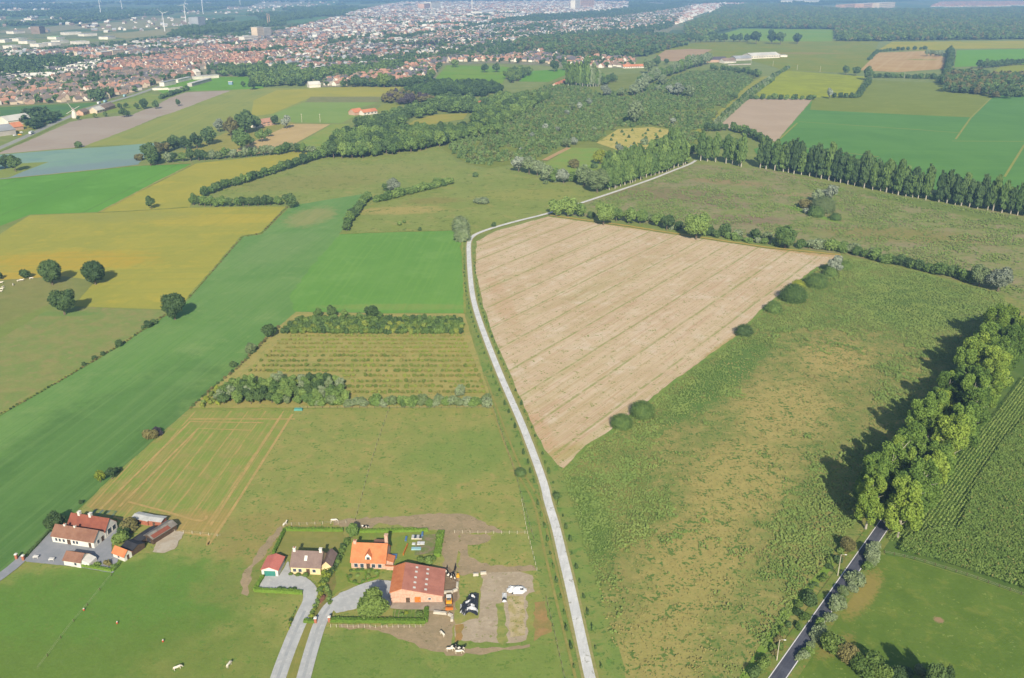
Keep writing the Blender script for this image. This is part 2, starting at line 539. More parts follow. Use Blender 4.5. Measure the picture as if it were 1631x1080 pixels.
sheet('field', [(756, 386), (790, 368), (873, 345), (1000, 362), (1067, 373), (1220, 396), (1343, 408), (1306, 424), (1242, 472), (1218, 491), (1172, 539), (1072, 611), (978, 686), (936, 711), (903, 748), (889, 742), (867, 716), (844, 669), (808, 585), (790, 545), (770, 490), (757, 430)],
      FM('corn_stubble', [(216, 196, 166), (206, 184, 152), (222, 206, 182)], 540, 40, streak=[(st_rows, 1.4, 0.5, (190, 154, 122)), (st_rows, 0.6, 0.55, (222, 206, 184)), (st_rows, 4.5, 0.35, (178, 170, 126))], lines=[(st_rows, 20, 0.09, 0.75, (144, 158, 98)), (st_rows, 6.6, 0.05, 0.3, (196, 164, 132))],
         blobs=((935, 465, 6, 5.0, st_rows, (158, 156, 104), 0.35), (800, 480, 7, 7, angle((760, 400), (890, 730)), (196, 160, 122), 0.45), (858, 690, 6, 5, angle((808, 585), (880, 735)), (204, 164, 126), 0.55), (1000, 361, 4.5, 14, angle((873, 345), (1220, 396)), (188, 158, 98), 0.9), (1150, 560, 6, 6, st_rows, (176, 156, 100), 0.8), (1280, 402, 6, 5, angle((1067, 373), (1343, 408)), (196, 160, 116), 0.8), (900, 720, 6, 2, 0.5, (170, 160, 100), 0.6)),
         speck=(1.0, (138, 150, 94), 0.575), var=0.14), 'big pale straw stubble field beside the track', amp=0.5)
# wild field on the right
sheet('meadow', [(892, 752), (936, 712), (978, 687), (1072, 612), (1172, 540), (1218, 492), (1242, 473), (1306, 425), (1343, 409), (1406, 419), (1464, 433), (1591, 466), (1720, 530), (1720, 600), (1560, 620), (1480, 720), (1420, 830), (1392, 858), (1341, 930), (1277, 1022), (1236, 1082), (1190, 1150), (1020, 1150), (985, 1050), (940, 900)],
      FM('wild_grass', [(154, 150, 98), (130, 144, 84), (166, 158, 106)], 760, 12, blobs=((1330, 570, 20, 1.5, st_rows, (184, 168, 116), 0.8), (1250, 650, 22, 1.8, angle((1130, 880), (1300, 590)), (182, 168, 116), 0.8), (1180, 760, 20, 2.0, angle((1130, 880), (1300, 590)), (178, 166, 112), 0.8), (1110, 890, 17, 2.0, angle((1060, 1040), (1200, 760)), (176, 164, 110), 0.75), (1050, 1030, 13, 2.0, angle((1060, 1040), (1200, 760)), (172, 162, 108), 0.75), (1150, 600, 12, 6, st_rows, (96, 132, 66), 0.9), (1450, 480, 40, 1.4, st_rows, (98, 128, 70), 0.9), (940, 820, 8, 4, angle((900, 750), (980, 1040)), (100, 134, 66), 0.85)),
         speck=(1.2, (98, 126, 66), 0.535), var=0.3, fine=0.6), 'wild overgrown field of tan grass and green weeds on the right', amp=0.5)
sheet('verge', [(736, 382), (750, 379), (759, 386), (757, 430), (770, 490), (790, 545), (808, 585), (844, 669), (867, 716), (889, 742), (903, 748), (940, 880), (985, 1030), (1010, 1150), (880, 1150), (893, 1080), (850, 900), (820, 760), (784, 650), (746, 505), (740, 499), (738, 440)],
      FM('verge_grass', [(124, 150, 80), (142, 152, 90), (108, 144, 72)], 650, 10, blobs=((765, 440, 3, 20, angle((757, 400), (775, 500)), (160, 150, 96), 0.8), (822, 640, 3, 20, angle((800, 580), (860, 720)), (156, 152, 92), 0.6)), speck=(1.2, (96, 126, 64), 0.56), var=0.2), 'grassy verge on both sides of the pale track', amp=0.4)
# pasture round the farms
past = [(156, 158, 98), (142, 154, 90), (166, 158, 104)]
sheet('pasture', [(303, 651), (470, 652), (785, 649), (822, 760), (852, 900), (895, 1080), (905, 1150), (-160, 1150), (-160, 1040), (0, 914), (33, 890), (95, 840), (148, 792), (164, 776), (239, 708)],
      FM('farm_pasture', past, 850, 14, blobs=((100, 1010, 34, 1.8, 0.1, (102, 136, 60), 0.9), (160, 950, 22, 2.5, 0.2, (104, 144, 66), 0.8), (560, 1070, 20, 1.4, 0.0, (116, 144, 74), 0.8), (800, 1060, 15, 1.6, 0.1, (122, 148, 78), 0.8), (740, 720, 20, 1.5, 0.4, (122, 150, 80), 0.6), (420, 920, 12, 2.0, 0.4, (136, 142, 84), 0.6), (340, 1060, 16, 1.6, 0.1, (124, 142, 74), 0.7), (440, 850, 18, 1.5, 0.3, (158, 144, 96), 0.6)), speck=(1.1, (112, 140, 70), 0.56), var=0.2),
      'brownish green pasture surrounding the farmhouses', amp=0.3)
mow = angle((160, 815), (330, 660))
mow2 = angle((345, 850), (468, 660))
sheet('field', [(303, 655), (470, 655), (349, 850), (335, 858), (280, 848), (220, 830), (160, 818), (138, 806), (160, 777), (239, 709)],
      FM('mown_field', [(150, 156, 90), (134, 158, 80), (160, 156, 100)], 760, 14, streak=[(mow2, 0.9, 0.5, (188, 164, 116)), (mow2, 0.5, 0.4, (130, 148, 80))], lines=[(mow2, 7.5, 0.14, 0.75, (192, 164, 116))], blobs=((300, 835, 10, 3.0, 0.05, (180, 152, 104), 0.7), (180, 800, 9, 1.5, 0.4, (164, 146, 96), 0.8)), var=0.14), 'mown field with tan stripes behind the white longhouse')
for k, pts in enumerate((((466, 660), (345, 850), (330, 853), (280, 846), (170, 822)), ((448, 662), (335, 838)), ((300, 668), (470, 668)), ((160, 812), (303, 672), (420, 674)), ((190, 808), (316, 683), (400, 686)), ((205, 800), (262, 815), (318, 830), (330, 822)))):
    P = smooth_line([gp(*p) for p in pts], 8) if k in (0, 5) else [gp(*p) for p in pts]
    ribbon('track', P, -0.5, 0.5, 0.62 + 0.01 * k, FM('hay_line_%d' % k if False else 'hay_line', [(196, 168, 120), (176, 160, 108)], 760, 4), 'thin tan line of dry grass in the mown field')
orchard_px = [(472, 497), (608, 500), (740, 500), (752, 540), (786, 648), (470, 650), (303, 650), (328, 627), (380, 584), (408, 556), (444, 520)]
sheet('meadow', orchard_px, FM('orchard_grass', [(176, 166, 106), (160, 160, 96), (180, 164, 110)], 580, 9, speck=(1.2, (134, 146, 82), 0.57), var=0.2), 'dry tan grass under the rows of young planted shrubs')
mud = [(172, 154, 124), (160, 146, 116), (178, 160, 130)]
MUD = FM('trampled_mud', mud, 900, 5, speck=(0.8, (128, 122, 92), 0.6), var=0.16)
for lab, px in (('brown trampled cattle path above the farm gardens', [(530, 829), (600, 824), (650, 823), (700, 817), (750, 822), (802, 848), (732, 851), (729, 916), (708, 916), (704, 860), (700, 846), (640, 838), (604, 833), (592, 842), (530, 838)]),
                ('brown worn corner of the small paddock', [(731, 852), (788, 852), (776, 864), (745, 868), (748, 888), (782, 902), (845, 900), (855, 909), (790, 914), (730, 916)]),
                ('dark brown mud yard below the barn', [(684, 970), (724, 974), (719, 1028), (740, 1033), (815, 1030), (844, 1026), (844, 1031), (792, 1038), (724, 1045), (678, 1034), (652, 1023), (590, 1004), (540, 1000), (540, 996), (676, 998)]),
                ('brown cattle track left of the hedge garden', [(447, 838), (452, 842), (425, 880), (402, 905), (394, 950), (384, 946), (386, 920), (412, 876)]),
                ('brown worn strip of earth beside the barn', [(708, 914), (731, 916), (728, 972), (684, 972), (640, 970), (622, 968), (622, 960), (705, 958)])):
    sheet('mud', px, MUD, lab, amp=0.7, step=1.6)
GRAV = FM('yard_gravel', [(188, 174, 152), (176, 162, 138), (196, 182, 158)], 960, 4, speck=(0.8, (146, 150, 104), 0.6), var=0.16)
sheet('yard', [(768, 914), (825, 911), (848, 917), (852, 943), (838, 950), (840, 1000), (838, 1020), (808, 1025), (795, 1025), (740, 1022), (725, 1018), (725, 995), (762, 985), (766, 950)], GRAV, 'pale bare silage yard with weeds', amp=0.5, step=1.5)
sheet('yard', [(808, 950), (834, 950), (836, 1012), (812, 1016)], FM('yard_straw', [(198, 182, 148), (176, 166, 122)], 980, 3, speck=(0.5, (140, 146, 96), 0.56), var=0.25), 'straw littered pale slab right of the weed strip', amp=0.4, step=1.5)
sheet('grass', [(790, 962), (802, 958), (806, 990), (810, 1022), (800, 1028), (792, 1020)], FM('weeds', [(132, 150, 86), (160, 162, 104)], 980, 3, var=0.3), 'strip of weeds across the silage yard', amp=0.5, step=1.2)
sheet('yard', [(851, 960), (868, 958), (880, 1006), (850, 1022), (850, 990)], FM('orange_earth', [(172, 142, 104), (150, 140, 92)], 980, 4, var=0.2), 'orange brown patch of bare earth right of the yard', amp=0.5, step=1.5)
sheet('yard', [(725, 996), (738, 994), (735, 1020), (724, 1024)], FM('orange_earth_b', [(178, 140, 98), (160, 138, 88)], 980, 4, var=0.2), 'small orange brown patch of bare earth left of the yard', amp=0.4, step=1.5)
# lower right
sheet('field', [(1404, 872), (1440, 800), (1500, 720), (1560, 640), (1631, 560), (1740, 440), (1740, 990), (1631, 949), (1560, 925), (1480, 900), (1440, 888), (1412, 886)], FM('maize_floor', [(86, 118, 58), (104, 128, 68)], 800, 20, var=0.25), 'green maize field right of the big trees')  # ground coloured dark to read as shade beneath the maize canopy
sheet('pasture', [(1404, 884), (1440, 889), (1480, 901), (1560, 926), (1631, 950), (1740, 992), (1740, 1150), (1215, 1150), (1252, 1082), (1283, 1028), (1347, 938)], FM('lush_pasture', [(106, 132, 60), (98, 126, 54), (120, 138, 66)], 980, 14, blobs=((1375, 945, 4, 4, angle((1330, 1000), (1400, 900)), (168, 148, 96), 0.7), (1330, 1030, 3, 3, 0.6, (160, 142, 92), 0.6), (1495, 988, 1.6, 1, 0, (168, 140, 110), 0.9)), speck=(0.9, (130, 150, 82), 0.6), var=0.16), 'lush green pasture at the lower right corner')
ribbon('path', smooth_line([gp(1180, 1090), gp(1200, 1058), gp(1256, 974), gp(1300, 925), gp(1325, 897)]), -1.2, 1.2, 0.70, FM('strip_grass', [(120, 154, 66), (130, 156, 76)], 980, 4, var=0.2), 'narrow bright green grass path left of the asphalt road')
# right far
sheet('field', [(1135, 203), (1190, 157), (1294, 158), (1236, 226), (1200, 218), (1170, 206)], FM('harrowed_soil', [(192, 174, 156), (184, 166, 148)], 190, 60, streak=(angle((1170, 206), (1236, 226)), 5, 0.4, (196, 174, 152)), var=0.06), 'bare tan harrowed field beside the orchard rows', amp=0.5)
rg = [(78, 138, 84), (86, 146, 88)]
sheet('field', [(1215, 258), (1200, 238), (1236, 227), (1294, 160), (1300, 162), (1560, 152), (1600, 150), (1740, 160), (1740, 330), (1631, 322), (1400, 290)], FM('clover_ley', rg, 230, 80, streak=(angle((1250, 220), (1620, 225)), 12, 0.3, (98, 158, 88)), var=0.06), 'wide green field behind the long poplar row', amp=0.5)
sheet('field', [(1294, 159), (1380, 128), (1490, 132), (1583, 150), (1560, 175), (1546, 187), (1450, 183), (1290, 175)], FM('olive_crop', [(124, 146, 90), (118, 140, 86), (132, 150, 94)], 160, 60, streak=(angle((1300, 170), (1546, 187)), 12, 0.4, (122, 140, 84)), var=0.08), 'olive green crop field between two bright green ones', amp=0.6)
for k, pts in enumerate((((1530, 212), (1450, 206), (1272, 194)), ((1522, 222), (1546, 188), (1583, 152)), ((1516, 225), (1740, 226)), ((1600, 282), (1631, 232), (1700, 170)), ((1236, 227), (1270, 196)), ((1228, 230), (1400, 250)))):
    ribbon('path', [gp(*p) for p in pts], -1.1, 1.1, 0.9, FM('boundary_grass', [(138, 158, 92), (150, 156, 100)], 210, 30), 'thin pale grass strip between two green fields, far right')
sheet('field', [(1205, 150), (1250, 112), (1378, 122), (1360, 152), (1280, 157), (1210, 156)], FM('rape_crop', [(154, 172, 72), (140, 158, 78), (162, 178, 70)], 135, 50, streak=(angle((1205, 150), (1360, 152)), 9, 0.4, (136, 156, 78)), var=0.08), 'yellow green field with a pale willow on its lower edge', amp=0.6)
sheet('field', [(1040, 82), (1120, 66), (1330, 64), (1400, 66), (1390, 92), (1370, 117), (1250, 112), (1190, 95), (1150, 92), (1060, 98)], FM('far_pasture', [(132, 146, 94), (118, 144, 90), (140, 146, 98)], 90, 90, blobs=((1280, 85, 40, 3, 0, (150, 142, 104), 0.7),), var=0.08), 'wide pale green pasture round the big white farm sheds', amp=0.6)
sheet('field', [(1040, 94), (1060, 80), (1098, 78), (1135, 79), (1108, 92), (1095, 97), (1060, 98)], FM('far_soil', [(180, 160, 138), (172, 150, 130)], 90, 60, var=0.06), 'small bare brown field left of the farm with solar roof')
sheet('field', [(1146, 55), (1180, 46), (1330, 47), (1325, 66), (1232, 66), (1160, 62)], FM('far_green', [(110, 158, 94), (120, 160, 100)], 56, 80, var=0.06), 'bright green meadow enclosed by dark woods')
sheet('field', [(1370, 112), (1398, 84), (1480, 81), (1506, 92), (1503, 110), (1430, 115)], FM('far_stubble', [(194, 168, 128), (184, 156, 118)], 98, 60, streak=(angle((1385, 112), (1430, 84)), 7, 0.6, (202, 180, 144)), blobs=((1470, 95, 22, 2, 0, (128, 150, 90), 0.7),), var=0.06), 'striped tan stubble field on the far right')
sheet('field', [(1400, 79), (1420, 67), (1740, 64), (1740, 76), (1520, 78), (1480, 81)], FM('far_ripe', [(150, 162, 100), (166, 166, 108)], 70, 90, var=0.06), 'long yellowish strip field below the far woods')
sheet('field', [(1520, 107), (1524, 80), (1740, 76), (1740, 100), (1560, 105)], FM('far_lush', [(98, 162, 86), (104, 166, 90)], 90, 90, var=0.06), 'bright green far field at the right edge')
sheet('field', [(1575, 118), (1600, 102), (1740, 100), (1740, 112)], FM('far_olive', [(140, 158, 96)], 108, 40, var=0.06), 'thin olive strip above the dark wood, right edge')
sheet('field', [(690, 130), (712, 104), (800, 106), (815, 108), (800, 133)], FM('crop_mid', [(118, 160, 90), (106, 158, 84)], 120, 60, lines=[(0.0, 90, 0.1, 0.8, (90, 116, 76))], var=0.06), 'green field below the white houses')
sheet('field', [(826, 130), (845, 113), (912, 110), (908, 131)], FM('crop_mid_b', [(92, 156, 84), (100, 160, 90)], 120, 60, var=0.06), 'small bright green field left of the tall poplar clump')
sheet('field', [(636, 208), (660, 192), (690, 183), (745, 181), (738, 190), (690, 198), (655, 206)], FM('glade_grass', [(166, 162, 98), (150, 158, 92)], 195, 30, var=0.12), 'tan clearing between two woods')
sheet('field', [(596, 178), (610, 166), (640, 165), (628, 176), (618, 180)], FM('glade_green', [(136, 152, 92)], 172, 30), 'small clearing above the red roofed farm')
sheet('meadow', [(950, 228), (985, 206), (1040, 203), (1070, 208), (1060, 224), (1030, 240), (990, 242)], FM('straw_clearing', [(200, 188, 126), (184, 178, 114), (206, 194, 136)], 222, 14, speck=(3, (110, 132, 74), 0.57), var=0.2), 'bright straw coloured clearing dotted with little bushes', z=1.5)
sheet('meadow', [(868, 262), (905, 236), (950, 236), (985, 248), (975, 262), (920, 282), (880, 275)], FM('mid_clearing', [(122, 162, 88), (134, 158, 92)], 258, 20, var=0.12), 'green clearing with a yellow tree', z=1.5)
ribbon('path', [gp(867, 256), gp(884, 247), gp(906, 236)], -3, 3, 1.6, FM('sand_path', [(186, 158, 116)], 246, 10), 'sandy path beside the green clearing')
# the wood floor under the plantation
sheet('meadow', [(705, 238), (735, 200), (800, 160), (900, 120), (960, 120), (1100, 112), (1190, 108), (1215, 120), (1180, 150), (1140, 195), (1125, 215), (1100, 245), (960, 245), (900, 236), (850, 262), (820, 262), (780, 268), (745, 262)],
      FM('plantation_floor', [(124, 142, 96), (112, 134, 86), (132, 148, 98)], 180, 30, var=0.2), 'green floor of the wide young plantation')
ribbon('path', smooth_line([gp(1112, 212), gp(1135, 192), gp(1165, 165), gp(1190, 140), gp(1220, 122)]), -6, 6, 1.1, FM('nursery_grass', [(156, 160, 96), (140, 154, 90)], 160, 20), 'pale strip of grass with small bushes beside the harrowed field')
# margins between fields
MG = FM('margin_grass', [(150, 160, 98), (128, 150, 86)], 380, 8, speck=(2, (112, 136, 74), 0.56), var=0.25)
MT = FM('margin_track', [(176, 168, 120), (152, 156, 98)], 330, 8, var=0.25)
for lab, pts, w_, m_ in (('tan track between the cabbage field and the bright green field', [(0, 286), (110, 275), (220, 264), (310, 260)], 2.2, MT), ('pale strip between the bright green and the upper yellow field', [(308, 261), (250, 290), (156, 339)], 1.8, MT),
                         ('rough strip between the two yellow fields', [(156, 339), (233, 335), (303, 330)], 2.0, MG), ('rough margin above the green rectangle', [(541, 373), (600, 370), (724, 367)], 1.6, MG),
                         ('narrow margin right of the green rectangle', [(724, 367), (736, 385), (739, 440), (741, 500)], 1.3, MG), ('margin between yellow and long green field', [(457, 329), (416, 372), (386, 376), (347, 421), (298, 476)], 1.6, MG),
                         ('grassy margin above the mown field', [(303, 652), (400, 652), (470, 652)], 1.0, MG), ('green margin between stubble and wild field', [(903, 748), (936, 711), (978, 686), (1072, 611), (1172, 539), (1218, 491), (1242, 472), (1306, 424)], 2.2, FM('lush_margin', [(112, 146, 70), (136, 154, 82)], 600, 6, var=0.25)),
                         ('tan grass margin at the top of the stubble', [(875, 343), (1000, 360), (1067, 371), (1220, 394), (1345, 407)], 3.0, FM('tan_margin', [(190, 166, 104), (172, 160, 100)], 370, 8, var=0.2)),
                         ('margin along the left ditch', [(264, 502), (194, 548), (130, 586), (58, 628), (-20, 672)], 1.6, MG)):
    P = along([gp(*q) for q in pts], 4.0)
    ribbon('grass_margin', [(x + R.uniform(-.35, .35), y + R.uniform(-.35, .35)) for x, y, a in P], -w_ / 2, w_ / 2, 0.93, m_, lab)
# track, road, drives
TRK = FM('pale_concrete', [(232, 235, 236), (214, 218, 220)], 700, 5, streak=(1.4, 0.5, 0.4, (196, 198, 194)), speck=(0.9, (176, 178, 170), 0.6), var=0.14, fine=0.4, bump=0.05)
trk = smooth_line([gp(*p) for p in ((1108, 256), (1098, 262), (1070, 273), (1040, 285), (1000, 299), (931, 322), (870, 341), (830, 351), (790, 362), (764, 371), (752, 378), (747, 388), (747, 410), (749, 440), (753, 472), (761, 503), (776, 545), (797, 598), (814, 637), (831, 676), (850, 725), (866, 771), (873, 800), (885, 840), (897, 890), (909, 940), (922, 1000), (941, 1086), (960, 1160))], 6)
ribbon('track', trk, -2.3, 2.3, 1.02, FM('track_edge', [(150, 154, 100), (164, 158, 116)], 700, 2, var=0.2), 'trodden grass edge of the pale track')
ribbon('track', trk, -1.45, 1.45, 1.05, TRK, 'long pale concrete farm track curving up from the bottom edge')
ptrk = smooth_line([gp(*p) for p in ((768, 600), (790, 660), (822, 742), (854, 800), (870, 870), (892, 960), (924, 1086), (940, 1150))], 5)
ribbon('path', ptrk, -1.7, -0.9, 0.95, FM('wheel_rut', [(160, 152, 98), (146, 148, 88)], 850, 3, var=0.2), 'left wheel rut in the grass beside the pale track')
ribbon('path', ptrk, 0.6, 1.4, 0.95, FM('wheel_rut_b', [(160, 152, 98), (146, 148, 88)], 850, 3, var=0.2), 'right wheel rut in the grass beside the pale track')
rd0, rd1 = gp(1239, 1080), gp(1394, 857)
rdx, rdy = rd1[0] - rd0[0], rd1[1] - rd0[1]
rdl = math.hypot(rdx, rdy)
rdx, rdy = rdx / rdl, rdy / rdl
road = [(rd0[0] + rdx * t, rd0[1] + rdy * t) for t in range(-40, 260, 10)]
ribbon('road_verge', road, -4.2, 4.2, 0.98, FM('road_verge_grass', [(112, 138, 68), (134, 142, 82)], 950, 4, speck=(0.8, (158, 138, 96), 0.6), var=0.25), 'grassy verge of the narrow asphalt road')
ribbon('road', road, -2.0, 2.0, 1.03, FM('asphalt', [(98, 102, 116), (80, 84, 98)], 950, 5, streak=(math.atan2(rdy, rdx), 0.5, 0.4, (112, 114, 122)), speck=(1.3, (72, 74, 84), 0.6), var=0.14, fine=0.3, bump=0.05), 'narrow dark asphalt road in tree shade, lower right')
PAINT = flat_mat('road_paint', (250, 250, 250), 0.6, 0.06, 0.8)
ribbon('road_marking', road, -1.92, -1.68, 1.045, PAINT, 'white edge line on the left of the asphalt road')
ribbon('road_marking', road, 1.68, 1.92, 1.045, PAINT, 'white edge line on the right of the asphalt road')
mroad = smooth_line([gp(*p) for p in ((-60, 262), (0, 236), (39, 219), (91, 194.5), (111, 186), (143, 172), (210, 153), (243, 141.5), (262, 135), (284, 129.5), (307, 124))], 5)
ribbon('road_verge', mroad, -9, 9, 1.10, FM('mroad_verge', [(122, 146, 96)], 190, 20), 'green verge of the main road at the left')
ribbon('road', mroad, -4.5, 4.5, 1.16, FM('mroad_asphalt', [(160, 168, 166), (150, 158, 158)], 190, 20, var=0.06), 'grey main road along the town at the left')
# ------------------------------------------------------------------ plants: prototypes
def leaf_mat(name, a, b, var=0.22, scale=6.0, trans=0.25):
    T = NT(name, 0.75, 0.25)
    oi = T.n('ShaderNodeObjectInfo')
    f = T.noise(scale, 3, 0.6)
    ff = T.math('ADD', T.math('MULTIPLY', f, 0.9), T.math('MULTIPLY', oi.outputs['Random'], 0.35))
    col = T.mix(T.ramp01(ff, 0.38, 0.85), tone(a), tone(b))
    v = T.math('MULTIPLY_ADD', oi.outputs['Random'], var, 1 - var / 2)
    cv = T.n('ShaderNodeCombineXYZ')
    for i in range(3):
        T.l(v, cv.inputs[i])
    col = T.mix(1.0, col, cv.outputs[0], 'MULTIPLY')
    T.done(col)
    tr = T.n('ShaderNodeBsdfTranslucent')
    T.l(col, tr.inputs[0])
    mx = T.n('ShaderNodeMixShader')
    mx.inputs[0].default_value = trans
    T.l(T.b.outputs[0], mx.inputs[1])
    T.l(tr.outputs[0], mx.inputs[2])
    T.l(mx.outputs[0], T.out.inputs[0])
    return T.m


LM = {
    'oak': leaf_mat('oak_leaves', (100, 130, 70), (124, 148, 82)),
    'dark': leaf_mat('dark_leaves', (80, 108, 72), (100, 126, 80)),
    'light': leaf_mat('light_leaves', (120, 152, 88), (138, 164, 98)),
    'yellow': leaf_mat('yellow_leaves', (140, 160, 66), (158, 170, 74)),
    'poplar': leaf_mat('poplar_leaves', (98, 130, 78), (122, 150, 88)),
    'big': leaf_mat('big_poplar_leaves', (126, 158, 72), (156, 180, 84), scale=0.35),
    'willow': leaf_mat('willow_leaves', (128, 150, 108), (150, 166, 130)),
    'silver': leaf_mat('silver_leaves', (144, 158, 136), (166, 178, 160)),
    'purple': leaf_mat('purple_leaves', (88, 84, 92), (100, 92, 96)),
    'brown': leaf_mat('brown_leaves', (124, 124, 86), (136, 132, 92)),
    'young': leaf_mat('young_leaves', (124, 148, 76), (152, 164, 86), var=0.3),
    'rust': leaf_mat('rust_leaves', (142, 152, 88), (156, 154, 94), var=0.3),
    'big2': leaf_mat('darker_poplar_leaves', (102, 136, 66), (130, 160, 78), scale=0.35),  # darker leaf tone, mixed at random among the roadside trees
    'planta': leaf_mat('plantation_leaves', (116, 146, 90), (138, 162, 104)),
    'plantb': leaf_mat('plantation_leaves_b', (134, 150, 100), (142, 148, 104)),
    'hedge': leaf_mat('hedge_leaves', (112, 148, 62), (128, 162, 70), scale=1.5),
    'maize': leaf_mat('maize_leaves', (106, 138, 72), (124, 150, 82), scale=0.08),
    'weed': leaf_mat('weed_leaves', (122, 150, 84), (146, 164, 98), scale=0.06),
    'straw': leaf_mat('straw_leaves', (152, 148, 98), (166, 160, 108), scale=0.08),
}
BARK = flat_mat('bark', (120, 110, 92), 0.9, 0.2, 3.0)
PALEBARK = flat_mat('pale_bark', (190, 186, 172), 0.9, 0.15, 3.0)

ICO_V, ICO_F = None, None


def ico():
    global ICO_V, ICO_F
    if ICO_V is None:
        t = (1 + 5 ** 0.5) / 2
        V = np.array([(-1, t, 0), (1, t, 0), (-1, -t, 0), (1, -t, 0), (0, -1, t), (0, 1, t), (0, -1, -t), (0, 1, -t), (t, 0, -1), (t, 0, 1), (-t, 0, -1), (-t, 0, 1)], float)
        V /= np.linalg.norm(V, axis=1)[:, None]
        F = [(0, 11, 5), (0, 5, 1), (0, 1, 7), (0, 7, 10), (0, 10, 11), (1, 5, 9), (5, 11, 4), (11, 10, 2), (10, 7, 6), (7, 1, 8), (3, 9, 4), (3, 4, 2), (3, 2, 6), (3, 6, 8), (3, 8, 9), (4, 9, 5), (2, 4, 11), (6, 2, 10), (8, 6, 7), (9, 8, 1)]
        ICO_V, ICO_F = V, np.array(F)
    return ICO_V, ICO_F


def leaves(lobes, n, size, rng, tight=0.78, spread=0.7, zmin=0.02, core=0.8, aniso=1.0):
    """quads of foliage on the outside of a bunch of lobes -> (k,4,3)"""
    L = np.array(lobes, float)
    w = L[:, 3] ** 2
    idx = rng.choice(len(L), n * 2, p=w / w.sum())
    d = rng.normal(size=(n * 2, 3))
    d /= np.linalg.norm(d, axis=1)[:, None]
    p = L[idx, :3] + d * L[idx, 3:4] * rng.uniform(0.84, 1.1, (n * 2, 1)) * np.array([1, 1, aniso])
    ok = p[:, 2] > zmin
    for i in range(len(L)):
        q = (p - L[i, :3]) / np.array([1, 1, aniso])
        ok &= ~((np.linalg.norm(q, axis=1) < tight * L[i, 3]) & (idx != i))
    p, d = p[ok][:n], d[ok][:n]
    k = len(p)
    nn = d + rng.normal(size=(k, 3)) * spread + np.array([0, 0, 0.2])
    nn /= np.linalg.norm(nn, axis=1)[:, None]
    a = np.cross(nn, rng.normal(size=(k, 3)))
    a /= np.linalg.norm(a, axis=1)[:, None]
    b = np.cross(nn, a)
    s = size * rng.uniform(0.55, 1.35, (k, 1))
    a, b = a * s, b * s * rng.uniform(0.6, 1.0, (k, 1))
    Q = np.stack([p - a, p - b * 0.8 + a * 0.1, p + a, p + b], axis=1)
    if core:
        V, F = ico()
        out = []
        for (x, y, z, r) in L:
            W = V * r * core * np.array([1, 1, aniso]) + np.array([x, y, z])
            t = W[F]
            out.append(np.concatenate([t, t[:, 2:3]], axis=1))
        C = np.concatenate(out)
        C[:, :, 2] = np.maximum(C[:, :, 2], 0.0)
        # turn the triangles into thin-edged quads so that one mesh type serves all
        C[:, 3] = (C[:, 2] + C[:, 0]) / 2
        Q = np.concatenate([Q, C])
    return Q


def tube_quads(pts, radii, sides=5):
    Q = []
    rings = []
    for i, (p, r) in enumerate(zip(pts, radii)):
        p = np.array(p, float)
        a = np.array(pts[min(i + 1, len(pts) - 1)], float) - np.array(pts[max(i - 1, 0)], float)
        a /= np.linalg.norm(a) or 1
        u = np.cross(a, [0.3, 1, 0.2])
        u /= np.linalg.norm(u)
        v = np.cross(a, u)
        rings.append([p + r * (math.cos(t) * u + math.sin(t) * v) for t in [2 * math.pi * k / sides for k in range(sides)]])
    for i in range(len(rings) - 1):
        for k in range(sides):
            k2 = (k + 1) % sides
            Q.append([rings[i][k], rings[i][k2], rings[i + 1][k2], rings[i + 1][k]])
    return np.array(Q)


def round_lobes(rng, n=13, cz=0.58, rx=0.33, rz=0.29, r=(0.10, 0.21)):
    L = [(0, 0, cz, 0.25)]
    for i in range(n):
        d = rng.normal(size=3)
        d /= np.linalg.norm(d)
        t = rng.uniform(0.7, 1.0)
        L.append((d[0] * rx * t, d[1] * rx * t, cz + d[2] * rz * t, rng.uniform(*r)))
    return L


